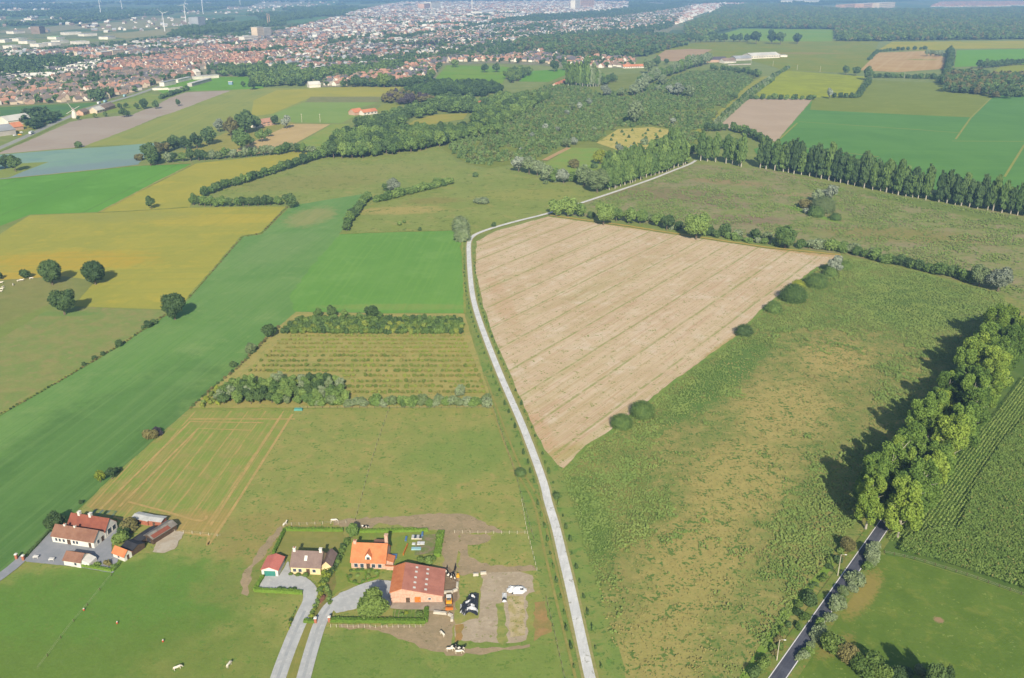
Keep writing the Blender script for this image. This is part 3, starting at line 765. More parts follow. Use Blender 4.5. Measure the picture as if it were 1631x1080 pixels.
def proto_geom(kind, lod, rng):
    """-> crown quads, trunk quads in a unit box (width 1, height 1)"""
    m = {'far': 0.16, 'mid': 0.6, 'near': 2.2}[lod]
    ls = {'far': 1.9, 'mid': 1.15, 'near': 0.7}[lod]
    tw = lambda h0, r: tube_quads([(0, 0, 0), (0.01, 0, h0 * 0.5), (0, 0.01, h0), (0, 0, 0.62)], [r * 1.25, r, r * 0.8, r * 0.25], 5 if lod != 'far' else 4)
    if kind == 'round':
        c = leaves(round_lobes(rng, 15 if lod != 'near' else 24), int(1300 * m), 0.045 * ls, rng)
        t = tw(0.3, 0.03)
        if lod == 'near':
            for k in range(5):
                a = k * 1.26
                t = np.concatenate([t, tube_quads([(0, 0, 0.25), (0.14 * math.cos(a), 0.14 * math.sin(a), 0.42), (0.3 * math.cos(a), 0.3 * math.sin(a), 0.6)], [0.02, 0.013, 0.005], 4)])
        return c, t
    if kind == 'tall':       # poplar: high narrow crown above a bare stem
        L = []
        for i in range(9):
            z = 0.24 + 0.7 * i / 8
            rr = 0.20 + 0.16 * math.sin(math.pi * min(1, (i + 1.2) / 8.5))
            for _ in range(2):
                L.append((rng.uniform(-0.17, 0.17), rng.uniform(-0.17, 0.17), z + rng.uniform(-0.03, 0.03), rr * rng.uniform(0.75, 1.05) * (0.55 if i == 8 else 1)))
        c = leaves(L, int(1500 * m), 0.06 * ls, rng, aniso=0.3)
        c[:, :, 2] = np.minimum(c[:, :, 2], 1.0)
        t = tube_quads([(0, 0, 0), (0.01, 0, 0.3), (0, 0, 0.9)], [0.055, 0.045, 0.012], 5)
        return c, t
    if kind == 'dome':
        L = [(0, 0, 0.22, 0.46)] + [(rng.uniform(-0.1, 0.1), rng.uniform(-0.1, 0.1), 0.3, 0.42) for _ in range(3)]
        L = [(x, y, z, r) for x, y, z, r in L]
        c = leaves(L, int(2400 * m), 0.03 * ls, rng, spread=0.45, aniso=1.35, core=0.9)
        return c, None
    if kind == 'bush':
        L = [(rng.uniform(-0.2, 0.2), rng.uniform(-0.2, 0.2), rng.uniform(0.25, 0.6), rng.uniform(0.2, 0.32)) for _ in range(7)]
        c = leaves(L, int(800 * m), 0.06 * ls, rng, spread=0.9)
        return c, None
    if kind == 'slim':       # young planted shrub
        L = [(rng.uniform(-0.08, 0.08), rng.uniform(-0.08, 0.08), 0.2 + 0.14 * i, 0.34 - 0.05 * i) for i in range(5)]
        c = leaves(L, int(500 * m), 0.09 * ls, rng, spread=1.0, aniso=0.6)
        return c, None


PROTO = {}


def proto(kind, leaf, lod):
    key = (kind, leaf, lod)
    if key not in PROTO:
        out = []
        for k in range(2 if lod == 'near' else 3):
            rng = np.random.default_rng(abs(hash_s(kind + leaf + lod)) % 99991 + k)
            c, t = proto_geom(kind, lod, rng)
            bark = PALEBARK if kind == 'tall' else BARK
            cm = quad_mesh('crown', c, LM[leaf])
            tm = quad_mesh('trunk', t, bark) if t is not None else None
            if t is not None:
                al = quad_mesh('tree', np.concatenate([c, t]), [LM[leaf], bark], [0] * len(c) + [1] * len(t))
            else:
                al = cm
            out.append((cm, tm, al))
        PROTO[key] = out
    return PROTO[key]


def hash_s(s):
    h = 7
    for ch in s:
        h = (h * 31 + ord(ch)) % 1000003
    return h


NAMES = {'round': 'tree', 'tall': 'poplar_tree', 'dome': 'rounded_shrub', 'bush': 'bush', 'slim': 'young_shrub'}
RATIO = {'round': 1.0, 'tall': 3.2, 'dome': 0.72, 'bush': 0.85, 'slim': 1.3}


def plant_w(kind, leaf, x, y, w, h, px, label, group=None, cat=None, name=None, z=0.0):
    """plant at a world point; px is its width in photo pixels"""
    lod = 'far' if px < 15 else 'mid' if px < 34 else 'near'
    pr = proto(kind, leaf, lod)
    cm, tm, al = pr[R.randrange(len(pr))]
    nm = name or ('willow_tree' if leaf in ('willow', 'silver') and kind == 'round' else NAMES[kind])
    cat = cat or ('shrub' if kind in ('dome', 'bush', 'slim') else 'tree')
    rz = R.uniform(0, 6.28)
    s = (w * R.uniform(0.95, 1.05), w * R.uniform(0.95, 1.05), h)
    if tm is not None and px >= 15:
        root = bpy.data.objects.new(nm, None)
        COL.objects.link(root)
        root.location = (x, y, z)
        root.rotation_euler = (0, 0, rz)
        root.scale = s
        link('crown', cm, root)
        link('trunk', tm, root)
    else:
        root = link(nm, al, None, (x, y, z), rz, s)
    return tag(root, label, cat, group)


def tree(kind, leaf, cx, cy, wpx, label, group=None, hr=None, **kw):
    """plant whose crown centre shows at a photo pixel"""
    hr = hr or RATIO[kind]
    w = wpx / sc(cy)
    h = w * hr * (R.uniform(0.9, 1.15) if kind == 'round' else 1)
    x, y = gp(cx, cy, h * (0.58 if kind == 'round' else 0.5 if kind == 'tall' else 0.4))
    return plant_w(kind, leaf, x, y, w, h, wpx, label, group, **kw)


def row(kind, leafs, path, step, wpx, label, group, hr=None, jit=0.15, **kw):
    """plants along a base line given in photo pixels; step in plant widths"""
    if kind == 'round':
        kw.setdefault('name', 'hedgerow_tree')
    if kind == 'bush':
        kw.setdefault('name', 'hedge_bush')
    P = [gp(*p) for p in path]
    ws = []
    n = 0
    d_tot = sum(math.dist(a, b) for a, b in zip(P[:-1], P[1:]))
    d = 0.0
    while d <= d_tot:
        # point at distance d
        rem = d
        for a, b in zip(P[:-1], P[1:]):
            l = math.dist(a, b)
            if rem <= l or b is P[-1]:
                t = min(rem / l, 1)
                x, y = a[0] + (b[0] - a[0]) * t, a[1] + (b[1] - a[1]) * t
                break
            rem -= l
        # photo scale there
        s_here = FPX / (y * CP + CAM_H * SP)
        wp = R.uniform(*wpx)
        w = wp / s_here
        leaf = R.choice(leafs)
        h = w * (hr or RATIO[kind]) * (R.uniform(0.82, 1.16) if kind != 'tall' else R.choice([0.8, 0.92, 1.0, 1.0, 1.08, 1.15]))
        if kind == 'tall' and R.random() < 0.05:
            d += w * step
            continue
        plant_w(kind, leaf, x + R.uniform(-jit, jit) * w, y + R.uniform(-jit, jit) * w, w, h, wp, label, group, **kw)
        d += w * step * R.uniform(0.85, 1.15)
        n += 1
    return n


def many(kind, leafs, poly_px, w, h, spacing, label, group, maxn=300, rng=NR, **kw):
    """separate plants filling a patch (world metres)"""
    if kind == 'round':
        kw.setdefault('name', 'woodland_tree')
    poly = gpoly(poly_px)
    x, y = scatter(poly, 6.0 / spacing ** 2, rng, 40000)
    keep = []
    for i in range(len(x)):
        if all((x[i] - a) ** 2 + (y[i] - b) ** 2 > spacing ** 2 for a, b in keep):
            keep.append((x[i], y[i]))
    keep.sort(key=lambda q: q[1])
    for (a, b) in keep[:maxn]:
        s_here = FPX / (b * CP + CAM_H * SP)
        ww = w * R.uniform(0.8, 1.25)
        plant_w(kind, R.choice(leafs), a, b, ww, h * R.uniform(0.8, 1.2), ww * s_here, label, group, **kw)
    return keep[maxn:]


def mass(name, kinds, pts, w, h, label, lod='far', m=0.1, cat=None, seed=5):
    """one object out of many plants nobody could count"""
    rng = np.random.default_rng(seed)
    bases = []
    mats = []
    for (kind, leaf) in kinds:
        if LM[leaf] not in mats:
            mats.append(LM[leaf])
        for _ in range(3):
            c, t = proto_geom(kind, lod, rng)
            k = len(c) if m >= 1 else max(24, int(len(c) * m))
            sel = rng.permutation(len(c))[:k]
            c = c[sel]
            if m < 1:
                ctr = c.mean(axis=1, keepdims=True)
                c = ctr + (c - ctr) * min(2.6, (1 / m) ** 0.4)
            bases.append((c, mats.index(LM[leaf])))
    Q, M = [], []
    for (x, y) in pts:
        c, mi = bases[rng.integers(len(bases))]
        a = rng.uniform(0, 6.28)
        ww, hh = w * rng.uniform(0.75, 1.3), h * rng.uniform(0.7, 1.25)
        ca, sa = math.cos(a) * ww, math.sin(a) * ww
        q = np.empty_like(c)
        q[:, :, 0] = c[:, :, 0] * ca - c[:, :, 1] * sa + x
        q[:, :, 1] = c[:, :, 0] * sa + c[:, :, 1] * ca + y
        q[:, :, 2] = c[:, :, 2] * hh
        Q.append(q)
        M.append(np.full(len(q), mi))
    if not Q:
        return
    o = link(name, quad_mesh(name, np.concatenate(Q), mats, np.concatenate(M)))
    return tag(o, label, cat, None, 'stuff')


# ------------------------------------------------------------------ single trees
T1 = tree
T1('round', 'dark', 79, 430, 37, 'dark round tree standing on the line between yellow field and left pasture')
T1('round', 'dark', 148, 431, 40, 'dark round tree at the inner corner of the yellow field')
T1('round', 'dark', 98, 476, 40, 'dark round tree alone inside the brownish pasture with the white cattle')
T1('bush', 'dark', 38, 437, 20, 'small dark bush left of the round trees on the yellow field edge')
T1('bush', 'dark', -1, 440, 14, 'small dark bush cut by the left edge of the photo')
T1('round', 'dark', 275, 484, 40, 'dark round tree where the yellow field meets the long green field')
T1('round', 'dark', 239, 321, 17, 'lone small tree between the two yellow fields', hr=1.3)
T1('round', 'dark', 283, 162, 9, 'lone dark tree in the ploughed brown field', hr=1.4)
T1('bush', 'dark', 124, 230, 14, 'small bush on the edge of the ploughed field above the cabbage field')
for i, (a, b, w) in enumerate(((6, 256, 22), (22, 258, 24), (-8, 260, 22))):
    T1('round', 'dark', a, b, w, 'dark tree of the small clump at the left edge beside the cabbage field', 'clump beside the cabbage field', hr=0.9)
T1('round', 'dark', 430, 525, 28, 'dark tree at the top left corner of the young orchard', hr=0.9)
T1('bush', 'willow', 400, 556, 22, 'grey green bush left of the orchard')
T1('bush', 'dark', 371, 580, 14, 'small dark bush left of the orchard, lowest one')
T1('bush', 'brown', 240, 692, 24, 'dark brownish bush alone on the upper left corner of the mown field')
T1('bush', 'purple', 250, 687, 18, 'dark purple bush touching the brownish bush by the mown field')
T1('round', 'yellow', 158, 758, 20, 'yellow green small tree at the left corner of the mown field')
T1('round', 'dark', 177, 753, 18, 'dark small tree right of the yellow green one')
T1('bush', 'dark', 186, 748, 12, 'small dark bush right of the pair of small trees')
for (a, b, w) in ((236, 516, 16), (245, 513, 12), (190, 547, 15), (150, 570, 10), (133, 580, 9), (164, 563, 9), (228, 521, 8)):
    T1('bush', 'dark', a, b, w, 'small bush in the ditch line left of the long green field', 'bushes in the ditch line')
row('slim', ['brown', 'dark'], [(262, 503), (194, 549), (130, 587), (58, 629), (-20, 672)], 1.5, (4, 6), 'low tuft of weeds in the ditch line along the long green field', 'weeds in the ditch line', hr=0.7)
row('slim', ['brown', 'weed'], [(456, 331), (417, 372), (386, 378), (347, 422), (300, 476)], 2.0, (3, 5), 'low weeds on the strip between the yellow and the green field', 'weeds by the yellow field', hr=0.6)
T1('dome', 'willow', 733, 357, 27, 'pale leafy round tree above the bend of the pale track', hr=1.0, name='tree', cat='tree')
T1('dome', 'willow', 736, 372, 28, 'pale leafy round tree right at the bend of the pale track', hr=1.0, name='tree', cat='tree')
T1('dome', 'dark', 829, 752, 20, 'dark round shrub left of the pale track')
T1('bush', 'dark', 887, 789, 17, 'dark tuft of a shrub right of the pale track')
T1('dome', 'dark', 1185, 526, 28, 'small dark dome shaped shrub alone on the stubble field edge')
T1('dome', 'poplar', 990, 671, 35, 'left one of the two touching dome shrubs at the lower stubble edge')
T1('dome', 'poplar', 1024, 652, 40, 'bigger right one of the two touching dome shrubs at the lower stubble edge')
for (a, b, w, lf, lab) in ((1232, 489, 28, 'poplar', 'lowest shrub of the rounded clump at the right edge of the stubble'), (1264, 467, 42, 'poplar', 'widest shrub of the rounded clump at the right edge of the stubble'),
                           (1272, 454, 24, 'yellow', 'yellow green shrub behind the widest rounded shrub'), (1300, 447, 34, 'poplar', 'rounded shrub between the yellow green one and the silver tree'),
                           (1323, 433, 24, 'poplar', 'small rounded shrub below the silver tree'), (1348, 423, 22, 'light', 'light green shrub right of the silver tree')):
    T1('dome', lf, a, b, w, lab)
T1('round', 'silver', 1331, 419, 28, 'silver leaved tree at the far right corner of the stubble field')
# hedge on the far side of the stubble field
g = 'trees in the row behind the stubble field'
for (a, b, w, k, lf, lab) in (
        (886, 328, 28, 'round', 'light', 'leftmost tree of the leafy row behind the stubble field'), (905, 326, 30, 'round', 'light', 'second tree of the leafy row behind the stubble field'),
        (923, 332, 24, 'round', 'light', 'third tree of the leafy row, by the pale track'), (941, 343, 16, 'bush', 'dark', 'low dark bush in the gap of the leafy row'),
        (962, 336, 36, 'round', 'light', 'broad light green tree in the leafy row'), (982, 340, 24, 'round', 'poplar', 'darker tree right of the broad light green one'),
        (1002, 340, 26, 'round', 'light', 'fresh green tree in the middle of the leafy row'), (1020, 343, 26, 'round', 'light', 'fresh green tree right of the middle of the leafy row'),
        (1035, 346, 18, 'bush', 'willow', 'pale bush in the leafy row'), (1048, 347, 24, 'round', 'light', 'green tree just left of the dark round one'),
        (1063, 352, 24, 'round', 'dark', 'dark round tree ending the dense part of the leafy row'), (1111, 354, 42, 'round', 'light', 'large light green tree with gaps on both sides'),
        (1132, 364, 16, 'bush', 'poplar', 'low bush leaning on the large light green tree'), (1157, 367, 28, 'bush', 'dark', 'dark bush after the large light green tree'),
        (1175, 372, 20, 'bush', 'willow', 'pale bush right of the dark one'), (1203, 372, 24, 'bush', 'dark', 'second dark bush near the middle of the hedge'),
        (1222, 375, 18, 'bush', 'willow', 'small pale bush left of the broad dark green tree'), (1253, 373, 40, 'round', 'poplar', 'broad dark green tree above the top right of the stubble')):
    T1(k, lf, a, b, w, lab, hr=0.95 if k == 'round' else None)
row('bush', ['poplar', 'light', 'poplar', 'willow'], [(1289, 394), (1316, 397), (1351, 403), (1402, 416)], 0.48, (20, 27), 'bush in the hedge between the silver tree and the marshy meadow', 'bushes of the marsh hedge, left part')
row('bush', ['poplar', 'light', 'dark'], [(1408, 419), (1435, 423), (1477, 433), (1514, 441), (1545, 450)], 0.5, (20, 28), 'bush in the hedge between the marshy meadow and the wild field', 'bushes of the marsh hedge, right part')
T1('round', 'willow', 1563, 437, 34, 'pale willow at the right end of the marsh hedge', hr=0.9)
T1('round', 'silver', 1594, 442, 40, 'big silvery willow at the right end of the marsh hedge', hr=0.85)
for (a, b, w, k, lf, lab) in ((1322, 306, 28, 'round', 'silver', 'silver willow at the top of the marsh clump'), (1303, 311, 22, 'round', 'willow', 'pale willow left of the silver one in the marsh clump'),
                              (1283, 324, 22, 'bush', 'brown', 'dark brownish bush at the left of the marsh clump'), (1312, 326, 38, 'dome', 'willow', 'widest pale shrub in the marsh clump'),
                              (1300, 337, 26, 'dome', 'poplar', 'rounded green shrub at the bottom of the marsh clump'), (1284, 336, 13, 'bush', 'silver', 'tiny silver bush at the lower left of the marsh clump'),
                              (1331, 345, 18, 'dome', 'poplar', 'low shrub right of the marsh clump')):
    T1(k, lf, a, b, w, lab)
# long poplar row and the poplars along the diagonal part of the track
row('bush', ['poplar', 'dark', 'willow', 'light'], [(1068, 366), (1140, 378), (1200, 387), (1290, 396)], 0.8, (11, 18), 'low bush filling the leafy row behind the stubble field', 'low filling bushes of the leafy row', jit=0.3)
row('tall', ['poplar', 'dark', 'dark'], [(1212, 268), (1300, 283), (1382, 301), (1470, 318), (1560, 333), (1640, 346), (1720, 360)], 0.68, (15, 19), 'tall poplar in the front line of the long poplar row', 'front line of the long poplar row', hr=2.9, jit=0.12)
row('tall', ['dark', 'dark', 'poplar'], [(1222, 262), (1310, 276), (1392, 293), (1480, 310), (1570, 325), (1720, 350)], 0.85, (14, 17), 'tall poplar in the back line of the long poplar row', 'back line of the long poplar row', hr=2.6, jit=0.1)
row('bush', ['dark', 'poplar'], [(1212, 267), (1300, 281), (1382, 299), (1470, 316), (1560, 331), (1720, 357)], 0.9, (10, 17), 'undergrowth bush at the foot of the long poplar row', 'undergrowth of the long poplar row')
row('tall', ['poplar'], [(1113, 256), (1128, 257), (1153, 261), (1166, 262), (1190, 268)], 0.72, (15, 18), 'tall poplar with bare pale stem just right of the track corner', 'poplars right of the track corner', hr=2.7)
for k, (p, q) in enumerate((((972, 303), (1096, 261)), ((966, 297), (1092, 254)), ((962, 290), (1084, 248)), ((980, 278), (1080, 243)))):
    row('tall', ['poplar', 'poplar', 'light'], [p, q], 0.78, (14, 17), ['poplar in the line nearest the diagonal track', 'poplar in the second line behind the diagonal track', 'poplar in the third line behind the diagonal track', 'poplar in the last line behind the diagonal track'][k], 'poplar lines behind the diagonal track, line ' + 'abcd'[k], hr=2.35)
row('round', ['dark', 'poplar'], [(1100, 246), (1130, 240), (1165, 236), (1190, 236)], 0.7, (16, 20), 'dark round tree behind the poplars at the track corner', 'round trees behind the track corner')
T1('round', 'willow', 1183, 240, 22, 'pale willow glimpsed between the poplars')
# willows left of them
for (a, b, w, k, lf, lab) in ((826, 259, 26, 'round', 'silver', 'silver willow at the left end of the willow row'), (843, 261, 26, 'round', 'willow', 'pale willow second from the left end of the willow row'),
                              (856, 266, 24, 'round', 'willow', 'pale willow third from the left in the willow row'), (870, 274, 28, 'round', 'willow', 'willow at the lowest bend of the willow row'),
                              (884, 277, 24, 'round', 'poplar', 'greener willow in the middle of the willow row'), (898, 277, 24, 'round', 'silver', 'silvery willow in the middle of the willow row'),
                              (914, 281, 22, 'bush', 'poplar', 'low green bush in the willow row'), (931, 277, 28, 'round', 'willow', 'round willow near the right end of the willow row'),
                              (952, 285, 36, 'round', 'willow', 'widest willow at the right end of the willow row'), (968, 284, 24, 'round', 'silver', 'silvery willow touching the poplars'),
                              (869, 290, 10, 'bush', 'willow', 'tiny bush standing before the willow row'), (883, 288, 8, 'bush', 'willow', 'tiniest bush standing before the willow row'),
                              (956, 249, 24, 'round', 'yellow', 'bright yellow green tree in the small clearing'), (968, 247, 16, 'round', 'poplar', 'green tree right behind the bright yellow one'),
                              (987, 236, 16, 'round', 'silver', 'silver round bush left below the straw clearing'), (1006, 237, 16, 'round', 'silver', 'silver round bush right below the straw clearing'),
                              (946, 264, 13, 'bush', 'dark', 'dark bush below the bright yellow tree'), (914, 261, 19, 'bush', 'brown', 'brownish low bush in the green clearing'),
                              (961, 271, 9, 'bush', 'dark', 'small dark bush between willows and poplars'), (903, 226, 17, 'round', 'willow', 'left one of two pale round bushes above the clearing'),
                              (915, 223, 15, 'round', 'silver', 'right one of two pale round bushes above the clearing'), (1027, 226, 14, 'bush', 'willow', 'grey bush on the right rim of the straw clearing')):
    T1(k, lf, a, b, w, lab)
many('slim', ['dark', 'poplar'], [(965, 222), (990, 210), (1040, 207), (1060, 212), (1040, 230), (990, 236)], 4.5, 4, 15, 'little dark bush dotted over the straw clearing', 'bushes in the straw clearing', 40, name='bush')
# central hedge of the rough meadow
row('round', ['dark', 'poplar'], [(551, 368), (556, 356), (566, 343), (577, 329), (586, 318)], 0.6, (13, 16), 'dark tree in the short hedge running down to the green rectangle', 'short dark hedge trees')
row('bush', ['light', 'poplar', 'poplar'], [(600, 322), (625, 317), (646, 311), (680, 303), (716, 293)], 0.5, (15, 19), 'bush in the light green hedge across the rough meadow', 'light green hedge bushes')
T1('round', 'silver', 628, 292, 24, 'silver tree standing above the light green hedge')
T1('round', 'dark', 614, 297, 13, 'dark small tree left of the silver tree above the hedge')
T1('bush', 'willow', 768, 319, 25, 'low grey bush alone on the right of the rough meadow', hr=0.5)
T1('bush', 'light', 635, 356, 10, 'small green bush on the tan patch of the rough meadow')
T1('bush', 'light', 643, 353, 8, 'smaller of the two green bushes on the tan patch')
T1('bush', 'dark', 757, 278, 11, 'small bush where the plantation meets the rough meadow')
T1('bush', 'dark', 669, 365, 8, 'tiny bush above the green rectangle')
T1('bush', 'dark', 787, 358, 10, 'tiny bush beside the track bend')
# hedge left of the rough meadow
row('round', ['dark', 'poplar', 'dark'], [(307, 327), (330, 329), (352, 330), (380, 329), (405, 328), (440, 327), (452, 326)], 0.66, (14, 18), 'small tree in the lower arm of the hedge wedge above the yellow field', 'hedge wedge, lower arm')
T1('round', 'dark', 461, 318, 26, 'dark round tree ending the lower arm of the hedge wedge', hr=0.9)
row('round', ['dark', 'poplar'], [(324, 313), (345, 305), (365, 299), (400, 289), (430, 279), (470, 266), (500, 256), (522, 250)], 0.66, (13, 16), 'small tree in the upper arm of the hedge wedge', 'hedge wedge, upper arm')
# tree belt above the bright green field
T1('round', 'dark', 237, 243, 30, 'big dark tree at the left end of the tree belt')
T1('bush', 'brown', 222, 250, 16, 'brownish bush at the foot of the big dark tree')
row('round', ['dark', 'poplar', 'dark', 'willow', 'light'], [(252, 260), (300, 257), (350, 254), (400, 250), (408, 249), (440, 247), (470, 243), (512, 246)], 0.62, (14, 19), 'tree in the lower line of the belt above the yellow fields', 'lower line of the tree belt')
row('round', ['dark', 'dark', 'brown'], [(255, 246), (270, 240), (290, 234)], 0.6, (18, 22), 'dark tree climbing from the big dark tree up the belt', 'left rise of the tree belt')
for (a, b, w, lf, lab) in ((294, 226, 22, 'dark', 'dark tree left in the upper belt'), (312, 222, 22, 'dark', 'dark tree second from the left in the upper belt'), (331, 214, 26, 'dark', 'large dark tree in the middle of the upper belt'),
                           (348, 198, 20, 'silver', 'silver tree in the upper belt'), (366, 199, 26, 'brown', 'brownish tree right of the silver one in the upper belt'), (389, 191, 32, 'dark', 'biggest dark tree at the right end of the upper belt'),
                           (407, 194, 18, 'dark', 'dark tree below the villa in the upper belt'), (384, 219, 30, 'poplar', 'broad green tree alone in the dry meadow'), (398, 222, 16, 'poplar', 'small green tree beside the broad one in the dry meadow'),
                           (416, 214, 18, 'poplar', 'small green tree between dry meadow and orange stubble'), (427, 210, 13, 'poplar', 'smallest green tree by the orange stubble'),
                           (438, 190, 15, 'dark', 'dark tree right of the villa'), (455, 192, 18, 'silver', 'silvery tree right of the villa'), (402, 188, 14, 'dark', 'small dark tree left of the villa')):
    T1('round', lf, a, b, w, lab)
# woods
many('round', ['dark', 'poplar', 'oak', 'light', 'poplar'], [(518, 252), (535, 228), (570, 219), (620, 215), (640, 212), (690, 205), (738, 197), (775, 206), (800, 216), (745, 223), (706, 233), (650, 244), (600, 251), (560, 254)], 15, 15, 8.5, 'tree of the near dense wood below the tan clearing', 'trees of the near wood', 150)
_x, _y = scatter(gpoly([(556, 203), (600, 192), (640, 180), (700, 164), (750, 162), (762, 180), (735, 183), (690, 184), (655, 193), (630, 206), (600, 209)]), 0.01, np.random.default_rng(132))
mass('middle_wood', [('round', q) for q in ['dark', 'poplar', 'dark']], list(zip(_x, _y)), 13, 12, 'dark middle wood above the tan clearing', 'mid', 0.3)
_x, _y = scatter(gpoly([(640, 160), (650, 142), (700, 136), (780, 136), (800, 146), (775, 154), (700, 156)]), 0.012, np.random.default_rng(84))
mass('far_wood', [('round', q) for q in ['dark', 'dark', 'poplar']], list(zip(_x, _y)), 13, 12, 'far strip of wood below the white houses', 'mid', 0.3)
_x, _y = scatter(gpoly([(608, 163), (630, 153), (658, 158), (690, 158), (690, 163), (640, 168)]), 0.013, np.random.default_rng(72))
mass('purple_wood', [('round', q) for q in ['purple', 'brown']], list(zip(_x, _y)), 12, 12, 'purplish tip of the far strip of wood', 'mid', 0.3)
many('round', ['oak', 'poplar', 'dark', 'light'], [(752, 200), (765, 170), (800, 154), (820, 140), (860, 136), (900, 134), (900, 150), (870, 163), (840, 178), (812, 194), (790, 206)], 14, 14, 11, 'tree of the wood right of the white house with the red roof', 'trees right of the white house', 100)
many('round', ['oak', 'dark'], [(806, 126), (820, 112), (862, 104), (868, 108), (840, 122), (815, 134)], 14, 14, 12, 'tree in the line left of the small green field', 'trees left of the small green field', 30)
row('tall', ['oak', 'willow', 'poplar'], [(906, 139), (930, 139), (956, 138)], 0.5, (9, 11), 'tall pale poplar in the clump beside the small green field', 'tall pale poplar clump', hr=3.6)
many('round', ['dark', 'poplar'], [(955, 137), (960, 118), (985, 112), (990, 125), (975, 134)], 12, 12, 12, 'dark tree right of the tall pale poplars', 'dark trees right of the pale poplars', 12)
g = 'pale willows scattered in the plantation'
for (a, b, w, lf) in ((965, 143, 19, 'silver'), (1024, 134, 22, 'willow'), (1055, 127, 18, 'willow'), (1011, 142, 18, 'willow'), (1068, 142, 18, 'silver'), (1081, 141, 22, 'silver'), (1100, 144, 18, 'willow'),
                      (1012, 177, 30, 'willow'), (868, 201, 12, 'silver'), (903, 179, 10, 'silver'), (1072, 192, 10, 'silver'), (939, 161, 12, 'silver'), (923, 168, 12, 'silver'), (910, 168, 12, 'willow'), (848, 214, 10, 'silver'),
                      (888, 205, 9, 'silver'), (1048, 140, 10, 'willow'), (990, 145, 12, 'willow'), (1120, 140, 12, 'poplar'), (946, 205, 9, 'willow'), (1170, 152, 12, 'dark'), (830, 238, 8, 'silver')):
    T1('round', lf, a, b, w, 'pale willow rising from the wide young plantation', g)
row('round', ['willow', 'poplar', 'willow'], [(1018, 138), (1040, 130), (1062, 122), (1090, 112), (1110, 106), (1126, 102)], 0.5, (14, 18), 'pale tree in the willow line crossing the plantation top', 'willow line at the plantation top')
row('round', ['dark', 'poplar'], [(1134, 113), (1160, 115), (1190, 120), (1212, 124)], 0.8, (9, 12), 'bush tree on the upper edge of the plantation', 'upper edge of the plantation')
row('slim', ['poplar', 'dark', 'willow'], [(1130, 204), (1165, 172), (1196, 145), (1225, 127), (1258, 108)], 1.15, (6, 7.5), 'small round bush in the double line beside the harrowed field', 'bush line beside the harrowed field', hr=0.9)
row('slim', ['poplar', 'willow'], [(1138, 206), (1173, 173), (1203, 148), (1232, 128)], 1.3, (6, 7), 'small round bush in the second line beside the harrowed field', 'second bush line beside the harrowed field', hr=0.9)
row('round', ['dark', 'poplar'], [(1128, 210), (1165, 208), (1190, 216), (1222, 232)], 0.7, (12, 15), 'tree on the lower edge of the harrowed field', 'lower edge of the harrowed field')
row('bush', ['dark', 'poplar'], [(1196, 158), (1240, 159), (1296, 159)], 0.9, (8, 12), 'bush between rape field and harrowed field', 'hedge above the harrowed field')
T1('round', 'silver', 1322, 147, 13, 'pale round willow on the lower edge of the yellow green field', hr=1.3)
row('bush', ['dark'], [(1330, 156), (1366, 156), (1374, 143), (1386, 129)], 0.8, (9, 11), 'bush in the angled hedge round the yellow green field', 'angled hedge by the yellow green field')
for (a, b, w, lab) in ((1348, 110, 13, 'thin dark tree left of three on the corner of the yellow green field'), (1364, 112, 15, 'middle of three dark trees on the corner of the yellow green field'), (1385, 115, 18, 'largest of three dark trees on the corner of the yellow green field')):
    T1('round', 'dark', a, b, w, lab)
row('bush', ['poplar', 'dark'], [(1394, 124), (1430, 124), (1500, 127)], 0.8, (9, 13), 'bush in the hedge below the striped tan field', 'hedge below the striped tan field')
_x, _y = scatter(gpoly([(1498, 130), (1505, 120), (1560, 122), (1600, 127), (1740, 124), (1740, 156), (1631, 156), (1590, 158), (1545, 150), (1500, 147)]), 0.011, np.random.default_rng(130))
mass('edge_wood', [('round', q) for q in ['dark', 'dark', 'poplar', 'brown']], list(zip(_x, _y)), 14, 15, 'dark wood at the right edge', 'mid', 0.3)
row('round', ['dark'], [(1509, 114), (1512, 104), (1514, 94), (1512, 86)], 0.7, (11, 13), 'dark tree in the short column between striped and bright green field', 'short dark tree column')
row('round', ['willow'], [(1478, 90), (1500, 90)], 0.5, (9, 11), 'pale small tree on the top corner of the striped tan field', 'pale trees on the striped field')
row('round', ['dark'], [(1556, 109), (1575, 108), (1620, 104), (1700, 102)], 0.8, (11, 13), 'dark tree in the line above the right edge wood', 'dark line above the right edge wood')
row('bush', ['dark'], [(1384, 96), (1398, 83), (1440, 80), (1478, 79)], 1.5, (6, 8), 'low bush on the upper edge of the striped tan field', 'upper edge of the striped field')
for (a, b, w, lab) in ((1205, 58, 18, 'round dark tree left before the enclosed meadow'), (1230, 59, 15, 'round dark tree in the middle before the enclosed meadow'), (1244, 59, 16, 'round dark tree right of the middle before the enclosed meadow'), (1271, 60, 16, 'round dark tree standing alone before the enclosed meadow'), (1228, 51, 9, 'small tree behind the round dark ones')):
    T1('round', 'dark', a, b, w, lab)
row('round', ['dark', 'dark', 'poplar'], [(1087, 68), (1148, 67)], 0.6, (12, 14), 'tree in the dense dark line above the bare brown field', 'dense dark line above the bare field')
row('round', ['dark'], [(1156, 67), (1196, 67)], 0.75, (12, 14), 'round tree in the open dark line before the meadow', 'open dark line before the meadow')
